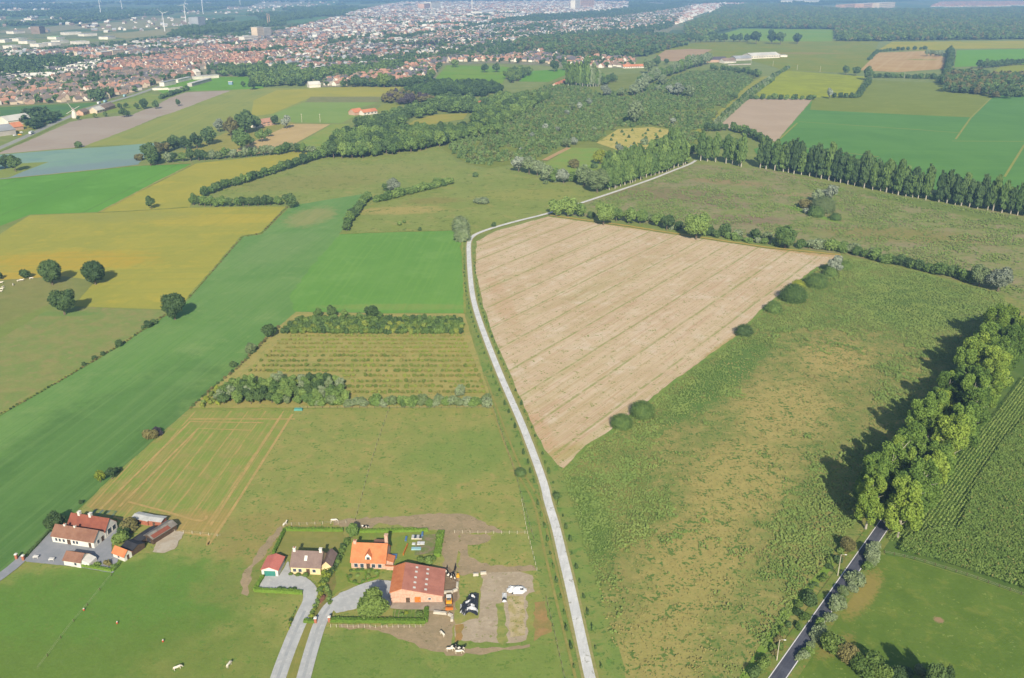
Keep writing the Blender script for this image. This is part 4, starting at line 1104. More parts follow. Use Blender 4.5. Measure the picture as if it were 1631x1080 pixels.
# orchard
ORI = []
for r, yy in enumerate((536, 542, 548, 554.5, 561, 568, 576, 584, 592, 600, 609, 617, 626)):
    xl = 455 - (yy - 533) * 1.02 if yy < 600 else 545
    x0, wy = gp(xl + 4, yy)
    x1, _ = gp(738 + (yy - 533) * 0.36, yy)
    x = x0
    while x < x1:
        if R.random() < 0.93:
            ORI.append((x + R.uniform(-0.25, 0.25), wy + R.uniform(-0.3, 0.3)))
        x += 2.0
ORI.sort(key=lambda q: q[1])
for (x, y) in ORI[:300]:
    lf = R.choice(['young', 'young', 'young', 'rust'])
    w = R.uniform(1.5, 2.3)
    plant_w('bush', lf, x, y, w, w * R.uniform(0.7, 1.0), 6, 'small yellowish planted shrub in the near rows of the orchard', 'near orchard shrubs', name='orchard_shrub')
mass('orchard_shrubs', [('bush', 'young'), ('bush', 'rust'), ('bush', 'young')], ORI[300:], 1.9, 1.3, 'rows of small yellowish shrubs in the far half of the orchard', 'far', 1.0)
for k in range(7):
    yy = 531 - k * 3.4
    row('bush', ['young', 'oak', 'poplar', 'oak', 'dark'] if k < 4 else ['oak', 'poplar', 'dark'], [(452 + k * 4, yy), (737, yy + 1)], 0.66, (9, 12), 'young tree in the dense planted block above the orchard rows', 'dense planted block above the orchard', hr=1.05, name='young_tree')
for (a, b, w, lf, lab) in ((505, 497, 16, 'poplar', 'leftmost tree above the dense planted block'), (528, 495, 20, 'dark', 'second tree above the dense planted block'), (549, 498, 15, 'poplar', 'third tree above the dense planted block'), (573, 503, 14, 'poplar', 'low tree left of the biggest one above the planted block'),
                           (590, 496, 26, 'dark', 'biggest dark tree above the dense planted block'), (603, 501, 14, 'poplar', 'small tree right of the biggest one above the planted block')):
    T1('round', lf, a, b, w, lab)
many('round', ['poplar', 'light', 'willow', 'dark', 'light'], [(345, 640), (368, 618), (384, 612), (440, 611), (480, 611), (540, 612), (548, 632), (556, 645), (470, 646), (400, 645), (360, 646)], 5.2, 5.6, 3.0, 'small tree in the green thicket at the lower left of the orchard', 'green thicket by the orchard', 130)
many('bush', ['light', 'yellow', 'young'], [(325, 640), (345, 622), (372, 608), (470, 607), (540, 608), (480, 612), (384, 616), (350, 645), (322, 650)], 2.6, 2.6, 2.2, 'bright green bush on the rim of the orchard thicket', 'bright rim bushes', 80)
row('bush', ['willow', 'poplar', 'willow', 'light'], [(500, 646), (560, 646), (640, 646), (720, 646), (782, 646)], 0.42, (17, 24), 'grey green bush in the hedge along the lower orchard edge', 'lower orchard hedge')
T1('round', 'willow', 731, 621, 22, 'pale round bush near the lower right of the orchard')
T1('bush', 'willow', 774, 634, 17, 'grey green bush at the lower right corner of the orchard')
row('slim', ['dark', 'brown'], [(303, 651), (328, 628), (380, 585), (408, 557), (444, 521)], 1.6, (5, 8), 'weed clump on the slanting left edge of the orchard', 'slanting orchard edge weeds', hr=0.8)
# saplings along the track
for side, st, lab in ((-1, 0.0, 'little sapling on the left side of the pale track'), (1, 3.0, 'little sapling on the right side of the pale track')):
    L_, R_ = ribbon_pts(trk, -3.4, 3.6)
    for (x, y, a) in along(L_ if side < 0 else R_, 7.2, st):
        if 150 < y < 560:
            s_here = FPX / (y * CP + CAM_H * SP)
            w = R.uniform(0.8, 1.5)
            plant_w('slim', R.choice(['dark', 'poplar']), x + R.uniform(-.3, .3), y, w, w * R.uniform(1.2, 2.2), w * s_here, lab, 'saplings, ' + ('left' if side < 0 else 'right') + ' side of the track', name='sapling')

# ------------------------------------------------------------------ big trees over the asphalt road
def big_tree(x, y, h, w, label, seed, leaf='big'):
    rng = np.random.default_rng(seed)
    L = [(0, 0, h * 0.55, w * 0.24)]
    for i in range(38):
        z = rng.uniform(0.24, 0.95)
        rr = 0.5 * w * (1 - ((z - 0.5) / 0.56) ** 2) ** 0.5
        a = rng.uniform(0, 6.28)
        d = rr * rng.uniform(0.45, 0.85)
        L.append((d * math.cos(a), d * math.sin(a), z * h, w * rng.uniform(0.07, 0.16)))
    c = leaves(L, 8500, 0.36, rng, tight=0.6, spread=1.0, core=0.55, aniso=1.3)
    t = tube_quads([(0, 0, 0), (0.1, 0, h * 0.2), (0, 0.15, h * 0.5), (0, 0, h * 0.85)], [0.42, 0.34, 0.22, 0.06], 8)
    for i in range(9):
        a = i * 2.4
        z = h * (0.22 + 0.06 * i)
        r1 = w * 0.36
        t = np.concatenate([t, tube_quads([(0, 0, z), (r1 * 0.5 * math.cos(a), r1 * 0.5 * math.sin(a), z + h * 0.1), (r1 * math.cos(a), r1 * math.sin(a), z + h * 0.17)], [0.14, 0.09, 0.03], 5)])
    root = bpy.data.objects.new('roadside_tree', None)
    COL.objects.link(root)
    root.location = (x, y, 0)
    link('crown', quad_mesh('crown', c, LM[leaf]), root)
    link('trunk', quad_mesh('trunk', t, PALEBARK), root)
    tag(root, label, 'tree')


ords = ['nearest', 'second', 'third', 'fourth', 'fifth', 'sixth', 'seventh', 'eighth', 'ninth', 'tenth', 'eleventh', 'twelfth', 'thirteenth', 'fourteenth', 'fifteenth', 'sixteenth', 'seventeenth', 'eighteenth', 'nineteenth', 'twentieth', 'twenty-first', 'twenty-second', 'twenty-third', 'twenty-fourth', 'twenty-fifth', 'twenty-sixth']
q0 = rdl  # distance along the road of the tree tunnel's mouth
for side in (-1, 1):
    k = 0
    t = q0 + (3 if side < 0 else 5)
    while t < q0 + 230 and k < 26:
        off = side * R.uniform(3.8, 7.0)
        x = rd0[0] + rdx * t + rdy * off
        y = rd0[1] + rdy * t - rdx * off
        big_tree(x, y, R.choice([14, 17, 19, 21, 22]), R.uniform(10, 14), '%s big leafy roadside tree from the bottom, %s of the shaded asphalt road' % (ords[k], 'left' if side < 0 else 'right'), 100 + k * 2 + side, R.choice(['big', 'big2', 'big2']))
        k += 1
        t += R.uniform(8, 12.5)
for i, (a, b, w, lf, lab) in enumerate(((1392, 882, 34, 'willow', 'pale willow bush right beside the mouth of the tree tunnel'), (1364, 921, 32, 'willow', 'pale willow bush second along the right of the asphalt road'), (1335, 962, 32, 'willow', 'pale willow bush third along the right of the asphalt road'),
                                    (1318, 984, 22, 'willow', 'smaller pale bush fourth along the right of the asphalt road'), (1302, 1008, 30, 'willow', 'pale bush at the lower right of the asphalt road'), (1278, 1043, 22, 'willow', 'small pale bush nearest the photo\'s lower edge, right of the road'),
                                    (1330, 1030, 46, 'oak', 'dense shrub at the left of the lower right thicket'), (1352, 1042, 48, 'brown', 'brownish dense shrub in the lower right thicket'), (1378, 1056, 52, 'oak', 'widest shrub of the lower right thicket'),
                                    (1402, 1072, 40, 'oak', 'shrub in the middle of the lower right thicket at the photo edge'), (1440, 1078, 44, 'dark', 'dark shrub right of the thicket middle at the photo edge'), (1466, 1067, 22, 'willow', 'small pale shrub in the lower right thicket'), (1492, 1076, 34, 'dark', 'dark shrub ending the lower right thicket'),
                                    (1350, 868, 34, 'brown', 'shrub left of the mouth of the tree tunnel'), (1333, 892, 20, 'dark', 'dark bush beside the lamp post, left of the road'), (1300, 931, 10, 'dark', 'tiny bush left of the road below the lamp post'),
                                    (1291, 956, 28, 'dark', 'round dark bush left of the asphalt road'), (1282, 982, 20, 'oak', 'bush below the round dark one left of the road'), (1272, 1000, 14, 'oak', 'small bush low on the left verge of the road'),
                                    (1243, 1030, 16, 'oak', 'low bush on the left verge near the photo edge'), (1217, 1053, 28, 'oak', 'bush in the lower left corner of the road verge'), (1203, 1070, 28, 'dark', 'darker bush at the photo\'s lower edge left of the road'))):
    T1('bush', lf, a, b, w, lab)
row('bush', ['willow', 'oak', 'willow', 'light'], [(1398, 872), (1364, 925), (1338, 962), (1300, 1014), (1270, 1056)], 0.8, (12, 22), 'small grey green bush in the loose line on the right road verge', 'loose bushes, right road verge', jit=0.35)
row('bush', ['oak', 'dark', 'brown'], [(1352, 872), (1320, 908), (1290, 952), (1262, 996), (1232, 1040), (1205, 1080)], 1.2, (8, 17), 'small dark bush in the loose line on the left road verge', 'loose bushes, left road verge', jit=0.5)
for (sx, sy, hh, ww, lab) in ((1412, 1024, 15, 5.5, 'slender tree just below the photo edge casting the long left shadow'), (1442, 1034, 12.5, 4.2, 'slender tree just below the photo edge casting the long right shadow'), (1425, 1045, 11, 4.5, 'lower tree between the two slender ones by the photo edge')):
    x, y = gp(sx, sy)
    ln = hh / math.tan(SUN_EL)
    plant_w('round', 'dark', x - math.sin(SUN_AZ) * ln * 0.95, y - ln * 0.95, ww, hh, 36, lab)

# ------------------------------------------------------------------ ground cover as geometry
def vnoise(x, y, s, seed=0):
    def h(i, j):
        n = (i * 374761393 + j * 668265263 + seed * 974634777) & 0xffffffff
        n = ((n ^ (n >> 13)) * 1274126177) & 0xffffffff
        return ((n ^ (n >> 16)) & 0xffff) / 65535.0
    X, Y = np.asarray(x) / s, np.asarray(y) / s
    i, j = np.floor(X).astype(np.int64), np.floor(Y).astype(np.int64)
    fx, fy = X - i, Y - j
    fx, fy = fx * fx * (3 - 2 * fx), fy * fy * (3 - 2 * fy)
    return (h(i, j) * (1 - fx) + h(i + 1, j) * fx) * (1 - fy) + (h(i, j + 1) * (1 - fx) + h(i + 1, j + 1) * fx) * fy


def tufts(name, x, y, w, h, mats, midx, label, seed=3, per=3, z0=0.2, flat=0.5):
    rng = np.random.default_rng(seed)
    n = len(x)
    Q, M = [], []
    for k in range(per):
        c = np.stack([x + rng.normal(0, 0.25, n) * w, y + rng.normal(0, 0.25, n) * w, np.full(n, z0) + h * rng.uniform(0.3, 1.0, n)], 1)
        nn = rng.normal(size=(n, 3)) * flat + np.array([0, -0.35, 0.8])
        nn /= np.linalg.norm(nn, axis=1)[:, None]
        a = np.cross(nn, rng.normal(size=(n, 3)))
        a /= np.linalg.norm(a, axis=1)[:, None]
        b = np.cross(nn, a)
        s = (w * rng.uniform(0.3, 0.65, n))[:, None]
        a, b = a * s, b * s * 0.8
        Q.append(np.stack([c - a, c - b, c + a, c + b], 1))
        M.append(midx)
    o = link(name, quad_mesh(name, np.concatenate(Q), mats, np.concatenate(M)))
    tag(o, label, None, None, 'stuff')
    return o


wild_px = [(896, 755), (936, 714), (978, 689), (1072, 614), (1172, 542), (1218, 494), (1242, 475), (1306, 427), (1343, 411), (1406, 421), (1464, 435), (1591, 468), (1620, 500), (1560, 600), (1480, 700), (1400, 790), (1350, 850), (1300, 920), (1225, 1030), (1180, 1090), (1020, 1090), (980, 1040), (940, 900)]
wx, wy = scatter(gpoly(wild_px), 2.4, np.random.default_rng(21))
nz = 0.35 * vnoise(wx, wy, 9, 1) + 0.35 * vnoise(wx, wy, 2.6, 2) + 0.3 * vnoise(wx, wy, 24, 3)
# greener towards the stubble edge and the far end
seg = [gp(*a) for a in ((1335, 560), (1250, 660), (1180, 760), (1110, 890), (1050, 1040))]
dmid = np.full(len(wx), 1e9)
for (ax, ay), (bx_, by_) in zip(seg[:-1], seg[1:]):
    tt = np.clip(((wx - ax) * (bx_ - ax) + (wy - ay) * (by_ - ay)) / ((bx_ - ax) ** 2 + (by_ - ay) ** 2), 0, 1)
    dmid = np.minimum(dmid, np.hypot(wx - ax - tt * (bx_ - ax), wy - ay - tt * (by_ - ay)) / np.where(wy > 300, 34, 22))
green = nz + np.clip(dmid - 0.9, -0.4, 0.6) * 0.45 > 0.54 + 0.14 * (np.random.default_rng(8).random(len(wx)) - 0.5)
keep = green | (np.random.default_rng(3).random(len(wx)) < 0.2)
tufts('wild_weeds', wx[keep], wy[keep], np.where(green[keep], 0.62, 0.45) * (0.6 + 0.9 * vnoise(wx[keep], wy[keep], 6, 8)), np.where(green[keep], 0.75, 0.35) * (0.5 + vnoise(wx[keep], wy[keep], 11, 9)), [LM['weed'], LM['straw']], np.where(green[keep], 0, 1), 'clumps of green weeds and pale grass covering the wild field', 3, 2, 0.15, 0.35)
mx_, my_ = scatter(gpoly([(940, 325), (1103, 264), (1220, 273), (1382, 306), (1517, 329), (1700, 358), (1700, 500), (1600, 466), (1591, 462), (1464, 428), (1350, 402), (1200, 380), (1075, 360), (960, 342)]), 0.7, np.random.default_rng(22))
nz = 0.6 * vnoise(mx_, my_, 16, 4) + 0.4 * vnoise(mx_, my_, 5, 5)
k1 = nz + 0.3 * (np.random.default_rng(9).random(len(nz)) - 0.5) > 0.56
tufts('marsh_weeds', mx_[k1], my_[k1], np.full(k1.sum(), 0.95), np.full(k1.sum(), 0.9), [LM['weed'], LM['plantb']], (nz[k1] > 0.74).astype(int), 'clumps of reeds and weeds in the marshy meadow', 4, 2, 0.15, 0.35)
# maize
mz_all = gpoly([(1432, 884), (1440, 860), (1500, 780), (1560, 705), (1631, 610), (1740, 500), (1740, 985), (1631, 944), (1560, 920), (1480, 895)])
rows_poly = gpoly([(1412, 862), (1440, 828), (1485, 775), (1560, 690), (1631, 605), (1740, 470), (1740, 560), (1631, 672), (1590, 715), (1545, 790), (1528, 848), (1492, 846), (1424, 868)])
cx_, cy_ = scatter(mz_all, 7.5, np.random.default_rng(23))
o_ = ~inside(cx_, cy_, rows_poly)
cx_, cy_ = cx_[o_], cy_[o_]
tufts('maize_crop', cx_, cy_, np.full(len(cx_), 0.55), np.full(len(cx_), 0.9), [LM['maize'], LM['straw']], (np.random.default_rng(4).random(len(cx_)) > 0.97).astype(int), 'dense closed canopy of the green maize field', 6, 2, 1.5, 0.55)
ra0, ra1 = gp(1478, 800), gp(1631, 598)
rdir = (ra1[0] - ra0[0], ra1[1] - ra0[1])
rl = math.hypot(*rdir)
rdir = (rdir[0] / rl, rdir[1] / rl)
rx, ry = [], []
for k in range(-60, 100):
    for t in np.arange(-60, 220, 0.45):
        px_ = ra0[0] + rdir[0] * t + rdir[1] * 1.15 * k
        py_ = ra0[1] + rdir[1] * t - rdir[0] * 1.15 * k
        rx.append(px_)
        ry.append(py_)
rx, ry = np.array(rx), np.array(ry)
ii = inside(rx, ry, rows_poly)
rx, ry = rx[ii], ry[ii]
tufts('maize_rows', rx, ry, np.full(len(rx), 0.5), np.full(len(rx), 1.2), [LM['maize'], LM['weed']], (np.random.default_rng(5).random(len(rx)) > 0.6).astype(int), 'separate maize rows with dark gaps beside the big trees', 7, 3, 0.9, 0.5)
# plantation of young trees: nobody could count it
pl = [(712, 240), (738, 204), (800, 166), (900, 128), (955, 150), (1010, 145), (1100, 116), (1188, 112), (1206, 122), (1175, 150), (1135, 190), (1118, 214), (1095, 235), (1062, 226), (1070, 206), (1040, 200), (985, 204), (948, 226), (905, 224), (885, 240), (850, 256), (820, 258), (790, 258), (780, 264), (745, 260)]
px_, py_ = scatter(gpoly(pl), 0.030, np.random.default_rng(31))
nzz = vnoise(px_, py_, 60, 9)
mass('plantation', [('slim', 'planta'), ('slim', 'planta'), ('bush', 'poplar'), ('slim', 'plantb'), ('slim', 'planta')], list(zip(px_[nzz > 0.2], py_[nzz > 0.2])), 5.5, 5.5, 'wide young plantation of closely set trees reading as one green mass', 'far', 0.55)
fr = [(1090, 44), (1130, 26), (1150, 14), (1200, 7), (1340, 17), (1500, 18), (1600, 16), (1740, 12), (1740, 62), (1540, 64), (1400, 66), (1334, 66), (1330, 47), (1180, 45), (1140, 52), (1120, 60), (1095, 64)]
px_, py_ = scatter(gpoly(fr), 0.0050, np.random.default_rng(32), 200000)
mass('far_forest', [('round', 'dark'), ('round', 'poplar'), ('round', 'dark'), ('round', 'oak'), ('round', 'brown')], list(zip(px_, py_)), 19, 17, 'large dark forest in the far right background', 'far', 0.3, seed=6)
# ------------------------------------------------------------------ farms
class MB:
    def __init__(self):
        self.v, self.f, self.m = [], [], []

    def add(self, vs, fs, mi=0):
        o = len(self.v)
        self.v += list(vs)
        self.f += [tuple(i + o for i in f) for f in fs]
        self.m += [mi] * len(fs)
        return self

    def box(self, x0, x1, y0, y1, z0, z1, mi=0):
        return self.add([(x, y, z) for z in (z0, z1) for y in (y0, y1) for x in (x0, x1)],
                        [(0, 2, 3, 1), (4, 5, 7, 6), (0, 1, 5, 4), (2, 6, 7, 3), (0, 4, 6, 2), (1, 3, 7, 5)], mi)

    def prism(self, prof, y0, y1, mi=0, axis='y'):
        """closed outline in x,z swept along y (or outline in y,z swept along x)"""
        n = len(prof)
        if axis == 'y':
            vs = [(x, y0, z) for x, z in prof] + [(x, y1, z) for x, z in prof]
        else:
            vs = [(y0, x, z) for x, z in prof] + [(y1, x, z) for x, z in prof]
        fs = [tuple(range(n)), tuple(range(2 * n - 1, n - 1, -1))] + [(i, i + n, (i + 1) % n + n, (i + 1) % n) for i in range(n)]
        return self.add(vs, fs, mi)

    def tube(self, pts, radii, sides=6, mi=0):
        q = tube_quads(pts, radii, sides)
        for a in q:
            self.add([tuple(p) for p in a], [(0, 1, 2, 3)], mi)
        return self

    def blob(self, x, y, z, rx, ry, rz, mi=0, seg=8, rings=5):
        vs, fs = [], []
        for i in range(rings + 1):
            t = math.pi * i / rings
            for k in range(seg):
                a = 2 * math.pi * k / seg
                vs.append((x + rx * math.sin(t) * math.cos(a), y + ry * math.sin(t) * math.sin(a), z + rz * math.cos(t)))
        for i in range(rings):
            for k in range(seg):
                k2 = (k + 1) % seg
                fs.append((i * seg + k, (i + 1) * seg + k, (i + 1) * seg + k2, i * seg + k2))
        return self.add(vs, fs, mi)

    def out(self, name, mats, parent=None, smooth=False):
        me = bpy.data.meshes.new(name)
        me.from_pydata(self.v, [], self.f)
        for m in (mats if isinstance(mats, (list, tuple)) else [mats]):
            me.materials.append(m)
        me.polygons.foreach_set('material_index', np.array(self.m, dtype=np.int32))
        if smooth:
            me.polygons.foreach_set('use_smooth', np.ones(len(me.polygons), dtype=bool))
        import bmesh
        bm = bmesh.new()
        bm.from_mesh(me)
        bmesh.ops.recalc_face_normals(bm, faces=bm.faces)
        bm.to_mesh(me)
        bm.free()
        me.update()
        o = bpy.data.objects.new(name, me)
        COL.objects.link(o)
        if parent is not None:
            o.parent = parent
        return o


def empty(name, x, y, rz=0.0, z=0.0, label=None, cat=None, group=None):
    o = bpy.data.objects.new(name, None)
    COL.objects.link(o)
    o.location = (x, y, z)
    o.rotation_euler = (0, 0, rz)
    return tag(o, label, cat, group)


def tile_mat(name, c, c2, row=None, per=0.33):
    T = NT(name, 0.75, 0.2)
    f = T.noise(0.35, 5, 0.65)
    col = T.mix(T.ramp01(f, 0.38, 0.66), tone(c, row), tone(c2, row))
    w = T.noise(3.0, 2)
    v = T.math('MULTIPLY_ADD', w, 0.3, 0.84)
    cv = T.n('ShaderNodeCombineXYZ')
    for i in range(3):
        T.l(v, cv.inputs[i])
    col = T.mix(1.0, col, cv.outputs[0], 'MULTIPLY')
    wv = T.n('ShaderNodeTexWave', bands_direction='X')
    wv.inputs['Scale'].default_value = 1.0 / per / 2
    T.l(T.coord(), wv.inputs['Vector'])
    T.bump(wv.outputs['Fac'], 0.35, 0.05)
    return T.done(col)


FMt = flat_mat
M = {
    'white': FMt('white_wall', (232, 232, 226), 0.85, 0.06, 0.5), 'cream': FMt('cream_wall', (232, 214, 168), 0.85, 0.06, 0.5),
    'pink': FMt('pink_brick', (216, 182, 162), 0.9, 0.08, 1.2, c2=(196, 158, 138)), 'brick': FMt('red_brick', (176, 112, 88), 0.9, 0.1, 1.2),
    'orange': tile_mat('orange_tiles', (216, 138, 102), (200, 122, 88)), 'brown': tile_mat('brown_tiles', (140, 122, 116), (126, 108, 104)),
    'rust': tile_mat('rust_tiles', (148, 112, 94), (132, 96, 80)), 'red': tile_mat('red_tiles', (198, 134, 116), (180, 120, 104)), 'rearrust': tile_mat('rear_rust_tiles', (150, 90, 72), (132, 78, 64)),
    'salmon': tile_mat('salmon_sheet', (214, 132, 120), (204, 122, 110)), 'dark': tile_mat('black_sheet', (62, 64, 70), (50, 52, 58)),
    'grey': tile_mat('grey_sheet', (150, 148, 142), (118, 112, 106)), 'pale': FMt('pale_sheet', (202, 206, 206), 0.7, 0.1, 0.4),
    'glass': FMt('window_glass', (70, 82, 96), 0.15, 0.05, 0.4, spec=0.6), 'sky_glass': FMt('skylight_glass', (228, 232, 226), 0.3, 0.03, 0.4),
    'frame': FMt('white_frame', (236, 236, 232), 0.6, 0.03), 'green': FMt('green_door', (64, 142, 132), 0.6, 0.06, 0.8),
    'wood': FMt('dark_wood', (96, 78, 62), 0.85, 0.15, 1.2), 'concrete': FMt('pale_concrete_block', (212, 206, 192), 0.9, 0.08, 1.0),
    'black': FMt('black_plastic', (46, 50, 58), 0.35, 0.08, 1.0, spec=0.5), 'bluep': FMt('blue_plastic', (160, 206, 218), 0.4, 0.06, 1.0, spec=0.5),
    'whitep': FMt('white_plastic', (236, 238, 240), 0.4, 0.06, 1.0, spec=0.5, c2=(206, 212, 218)), 'yellow': FMt('yellow_paint', (236, 176, 62), 0.45, 0.06, 1.0),
    'orangep': FMt('orange_paint', (214, 128, 60), 0.5, 0.08, 1.0), 'bluew': FMt('blue_paint', (92, 132, 186), 0.5, 0.06, 1.0),
    'tyre': FMt('tyre', (44, 44, 46), 0.9, 0.1, 2.0), 'post': FMt('pale_post', (206, 200, 180), 0.9, 0.1, 1.0),
    'teal': FMt('teal_paint', (96, 168, 160), 0.5, 0.06), 'redp': FMt('red_paint', (200, 84, 62), 0.5, 0.06),
}


def place_ab(A, B):
    x0, y0 = gp(*A)
    x1, y1 = gp(*B)
    return x0, y0, math.atan2(y1 - y0, x1 - x0), math.hypot(x1 - x0, y1 - y0)


def window(parent, x, z, w=0.9, h=1.1, face='front', W=0, D=0, n=0):
    """window part with a pane sub-part on the front (y=0) or right (x=W) wall"""
    fr, pn = MB(), MB()
    if face == 'front':
        fr.box(x - w / 2 - .08, x + w / 2 + .08, -0.06, 0.02, z - .08, z + h + .08)
        pn.box(x - w / 2, x + w / 2, -0.075, 0.0, z, z + h)
    else:
        fr.box(W - 0.02, W + 0.06, x - w / 2 - .08, x + w / 2 + .08, z - .08, z + h + .08)
        pn.box(W, W + 0.075, x - w / 2, x + w / 2, z, z + h)
    o = fr.out('window', M['frame'], parent)
    pn.out('pane', M['glass'], o)
    return o


def door(parent, x, w=1.0, h=2.1, mat='wood', face='front', W=0):
    d = MB()
    if face == 'front':
        d.box(x - w / 2, x + w / 2, -0.07, 0.0, 0, h)
    else:
        d.box(W, W + 0.07, x - w / 2, x + w / 2, 0, h)
    o = d.out('door', M[mat], parent)
    hd = MB()
    if face == 'front':
        hd.box(x + w * 0.32, x + w * 0.4, -0.12, -0.07, h * 0.48, h * 0.52)
    else:
        hd.box(W + 0.07, W + 0.12, x + w * 0.32, x + w * 0.4, h * 0.48, h * 0.52)
    hd.out('handle', M['frame'], o)
    return o


def gabled(name, label, A, B, depth, eave, rise, wall, roof, ridge='u', chims=(), cat='house', oh=0.3, ridge_at=0.5, eave2=None, group=None, y_off=0.0):
    """building with a saddle roof; A, B are photo pixels of the front wall's foot. ridge 'u' runs along the front, 'v' runs away from the viewer"""
    x0, y0, rz, W = place_ab(A, B)
    root = empty(name, x0 - math.sin(rz) * y_off, y0 + math.cos(rz) * y_off, rz, 0, label, cat, group)
    D = depth
    e2 = eave if eave2 is None else eave2
    t = 0.14
    wb, rb = MB(), MB()
    if ridge == 'u':
        c = D * ridge_at
        wb.prism([(0, 0), (D, 0), (D, e2), (c, eave + rise), (0, eave)], 0, W, axis='x')
        s1 = (rise) / c
        s2 = (eave + rise - e2) / (D - c)
        rb.prism([(-oh, eave - s1 * oh + 0.03), (c, eave + rise + 0.03), (c, eave + rise + 0.03 + t), (-oh, eave - s1 * oh + t + 0.03)], -oh, W + oh, axis='x')
        rb.prism([(c, eave + rise + 0.03), (D + oh, e2 - s2 * oh + 0.03), (D + oh, e2 - s2 * oh + t + 0.03), (c, eave + rise + 0.03 + t)], -oh, W + oh, axis='x')
    else:
        c = W * ridge_at
        wb.prism([(0, 0), (W, 0), (W, e2), (c, eave + rise), (0, eave)], 0, D, axis='y')
        s1 = rise / c
        s2 = (eave + rise - e2) / (W - c)
        rb.prism([(-oh, eave - s1 * oh + 0.03), (c, eave + rise + 0.03), (c, eave + rise + 0.03 + t), (-oh, eave - s1 * oh + t + 0.03)], -oh, D + oh, axis='y')
        rb.prism([(c, eave + rise + 0.03), (W + oh, e2 - s2 * oh + 0.03), (W + oh, e2 - s2 * oh + t + 0.03), (c, eave + rise + 0.03 + t)], -oh, D + oh, axis='y')
    wb.out('wall', M[wall], root)
    rf = rb.out('roof', M[roof], root)
    for (cx, cy, h, w) in chims:
        cb = MB()
        cb.box(cx - w / 2, cx + w / 2, cy - w / 2, cy + w / 2, eave * 0.6 + 0.5 * rise, eave + rise + h, 0)
        cb.box(cx - w / 2 - .08, cx + w / 2 + .08, cy - w / 2 - .08, cy + w / 2 + .08, eave + rise + h, eave + rise + h + 0.15, 0)
        cb.box(cx - .2, cx + .2, cy - .2, cy + .2, eave + rise + h + .15, eave + rise + h + 0.4, 1)
        cb.out('chimney', [M['white'] if wall in ('white', 'cream') else M['pink'], M['brick']], rf)
    return root, W, rf


def hedge(path_px, w, h, label, leaf='hedge', world=False):
    P = [gp(*p) for p in path_px] if not world else path_px
    rng = np.random.default_rng(int(abs(P[0][0] * 13 + P[0][1] * 7)) % 9999)
    Q = []
    for a, b in zip(P[:-1], P[1:]):
        L = math.dist(a, b)
        ux, uy = (b[0] - a[0]) / L, (b[1] - a[1]) / L
        # inner body
        n = max(1, int(L / 0.8))
        hw = w / 2 * 0.86
        c = [(a[0] - uy * hw, a[1] + ux * hw), (a[0] + uy * hw, a[1] - ux * hw), (b[0] + uy * hw, b[1] - ux * hw), (b[0] - uy * hw, b[1] + ux * hw)]
        hh = h * 0.92
        bot = [(x, y, 0.0) for x, y in c]
        top = [(x, y, hh) for x, y in c]
        Q.append([top[0], top[1], top[2], top[3]])
        for i in range(4):
            j = (i + 1) % 4
            Q.append([bot[i], bot[j], top[j], top[i]])
        k = int(L * (w + 2 * h) * 7)
        t = rng.uniform(0, L, k)
        s = rng.uniform(-1, 1, k)
        sidef = rng.random(k) < (2 * h) / (w + 2 * h)
        off = np.where(sidef, np.sign(s) * w / 2, s * w / 2)
        zz = np.where(sidef, rng.uniform(0.1, h, k), h) + rng.normal(0, 0.05, k)
        cx = a[0] + ux * t - uy * off
        cy = a[1] + uy * t + ux * off
        ctr = np.stack([cx, cy, zz], 1)
        nn = rng.normal(size=(k, 3)) * 0.6 + np.stack([np.where(sidef, -uy * np.sign(s), 0), np.where(sidef, ux * np.sign(s), 0), np.where(sidef, 0.2, 1)], 1)
        nn /= np.linalg.norm(nn, axis=1)[:, None]
        aa = np.cross(nn, rng.normal(size=(k, 3)))
        aa /= np.linalg.norm(aa, axis=1)[:, None]
        bb = np.cross(nn, aa)
        sz = rng.uniform(0.12, 0.26, (k, 1))
        Q += list(np.stack([ctr - aa * sz, ctr - bb * sz, ctr + aa * sz, ctr + bb * sz], 1))
    o = link('hedge', quad_mesh('hedge', np.array(Q, dtype=float), LM[leaf]))
    return tag(o, label, 'hedge')


def fence(path_px, label, step=3.0, h=1.2, mat='post'):
    P = [gp(*p) for p in path_px]
    root = empty('fence', P[0][0], P[0][1], 0, 0.2, label, 'fence')
    pm = None
    k = 0
    for (x, y, a) in along(P, step):
        if k >= 99:
            break
        if pm is None:
            b = MB()
            b.box(-.06, .06, -.06, .06, 0, h)
            b.box(-.045, .045, -.045, .045, h, h + 0.06)
            o = b.out('post', M[mat], root)
            pm = o.data
            o.location = (x - P[0][0], y - P[0][1], 0)
        else:
            o = link('post', pm, root, (x - P[0][0] + R.uniform(-.05, .05), y - P[0][1], 0))
        k += 1
    w = MB()
    for a, b in zip(P[:-1], P[1:]):
        for z in (0.45, 0.95):
            w.tube([(a[0] - P[0][0], a[1] - P[0][1], z), (b[0] - P[0][0], b[1] - P[0][1], z)], [0.015, 0.015], 3)
    w.out('wire', M['post'], root)
    return root


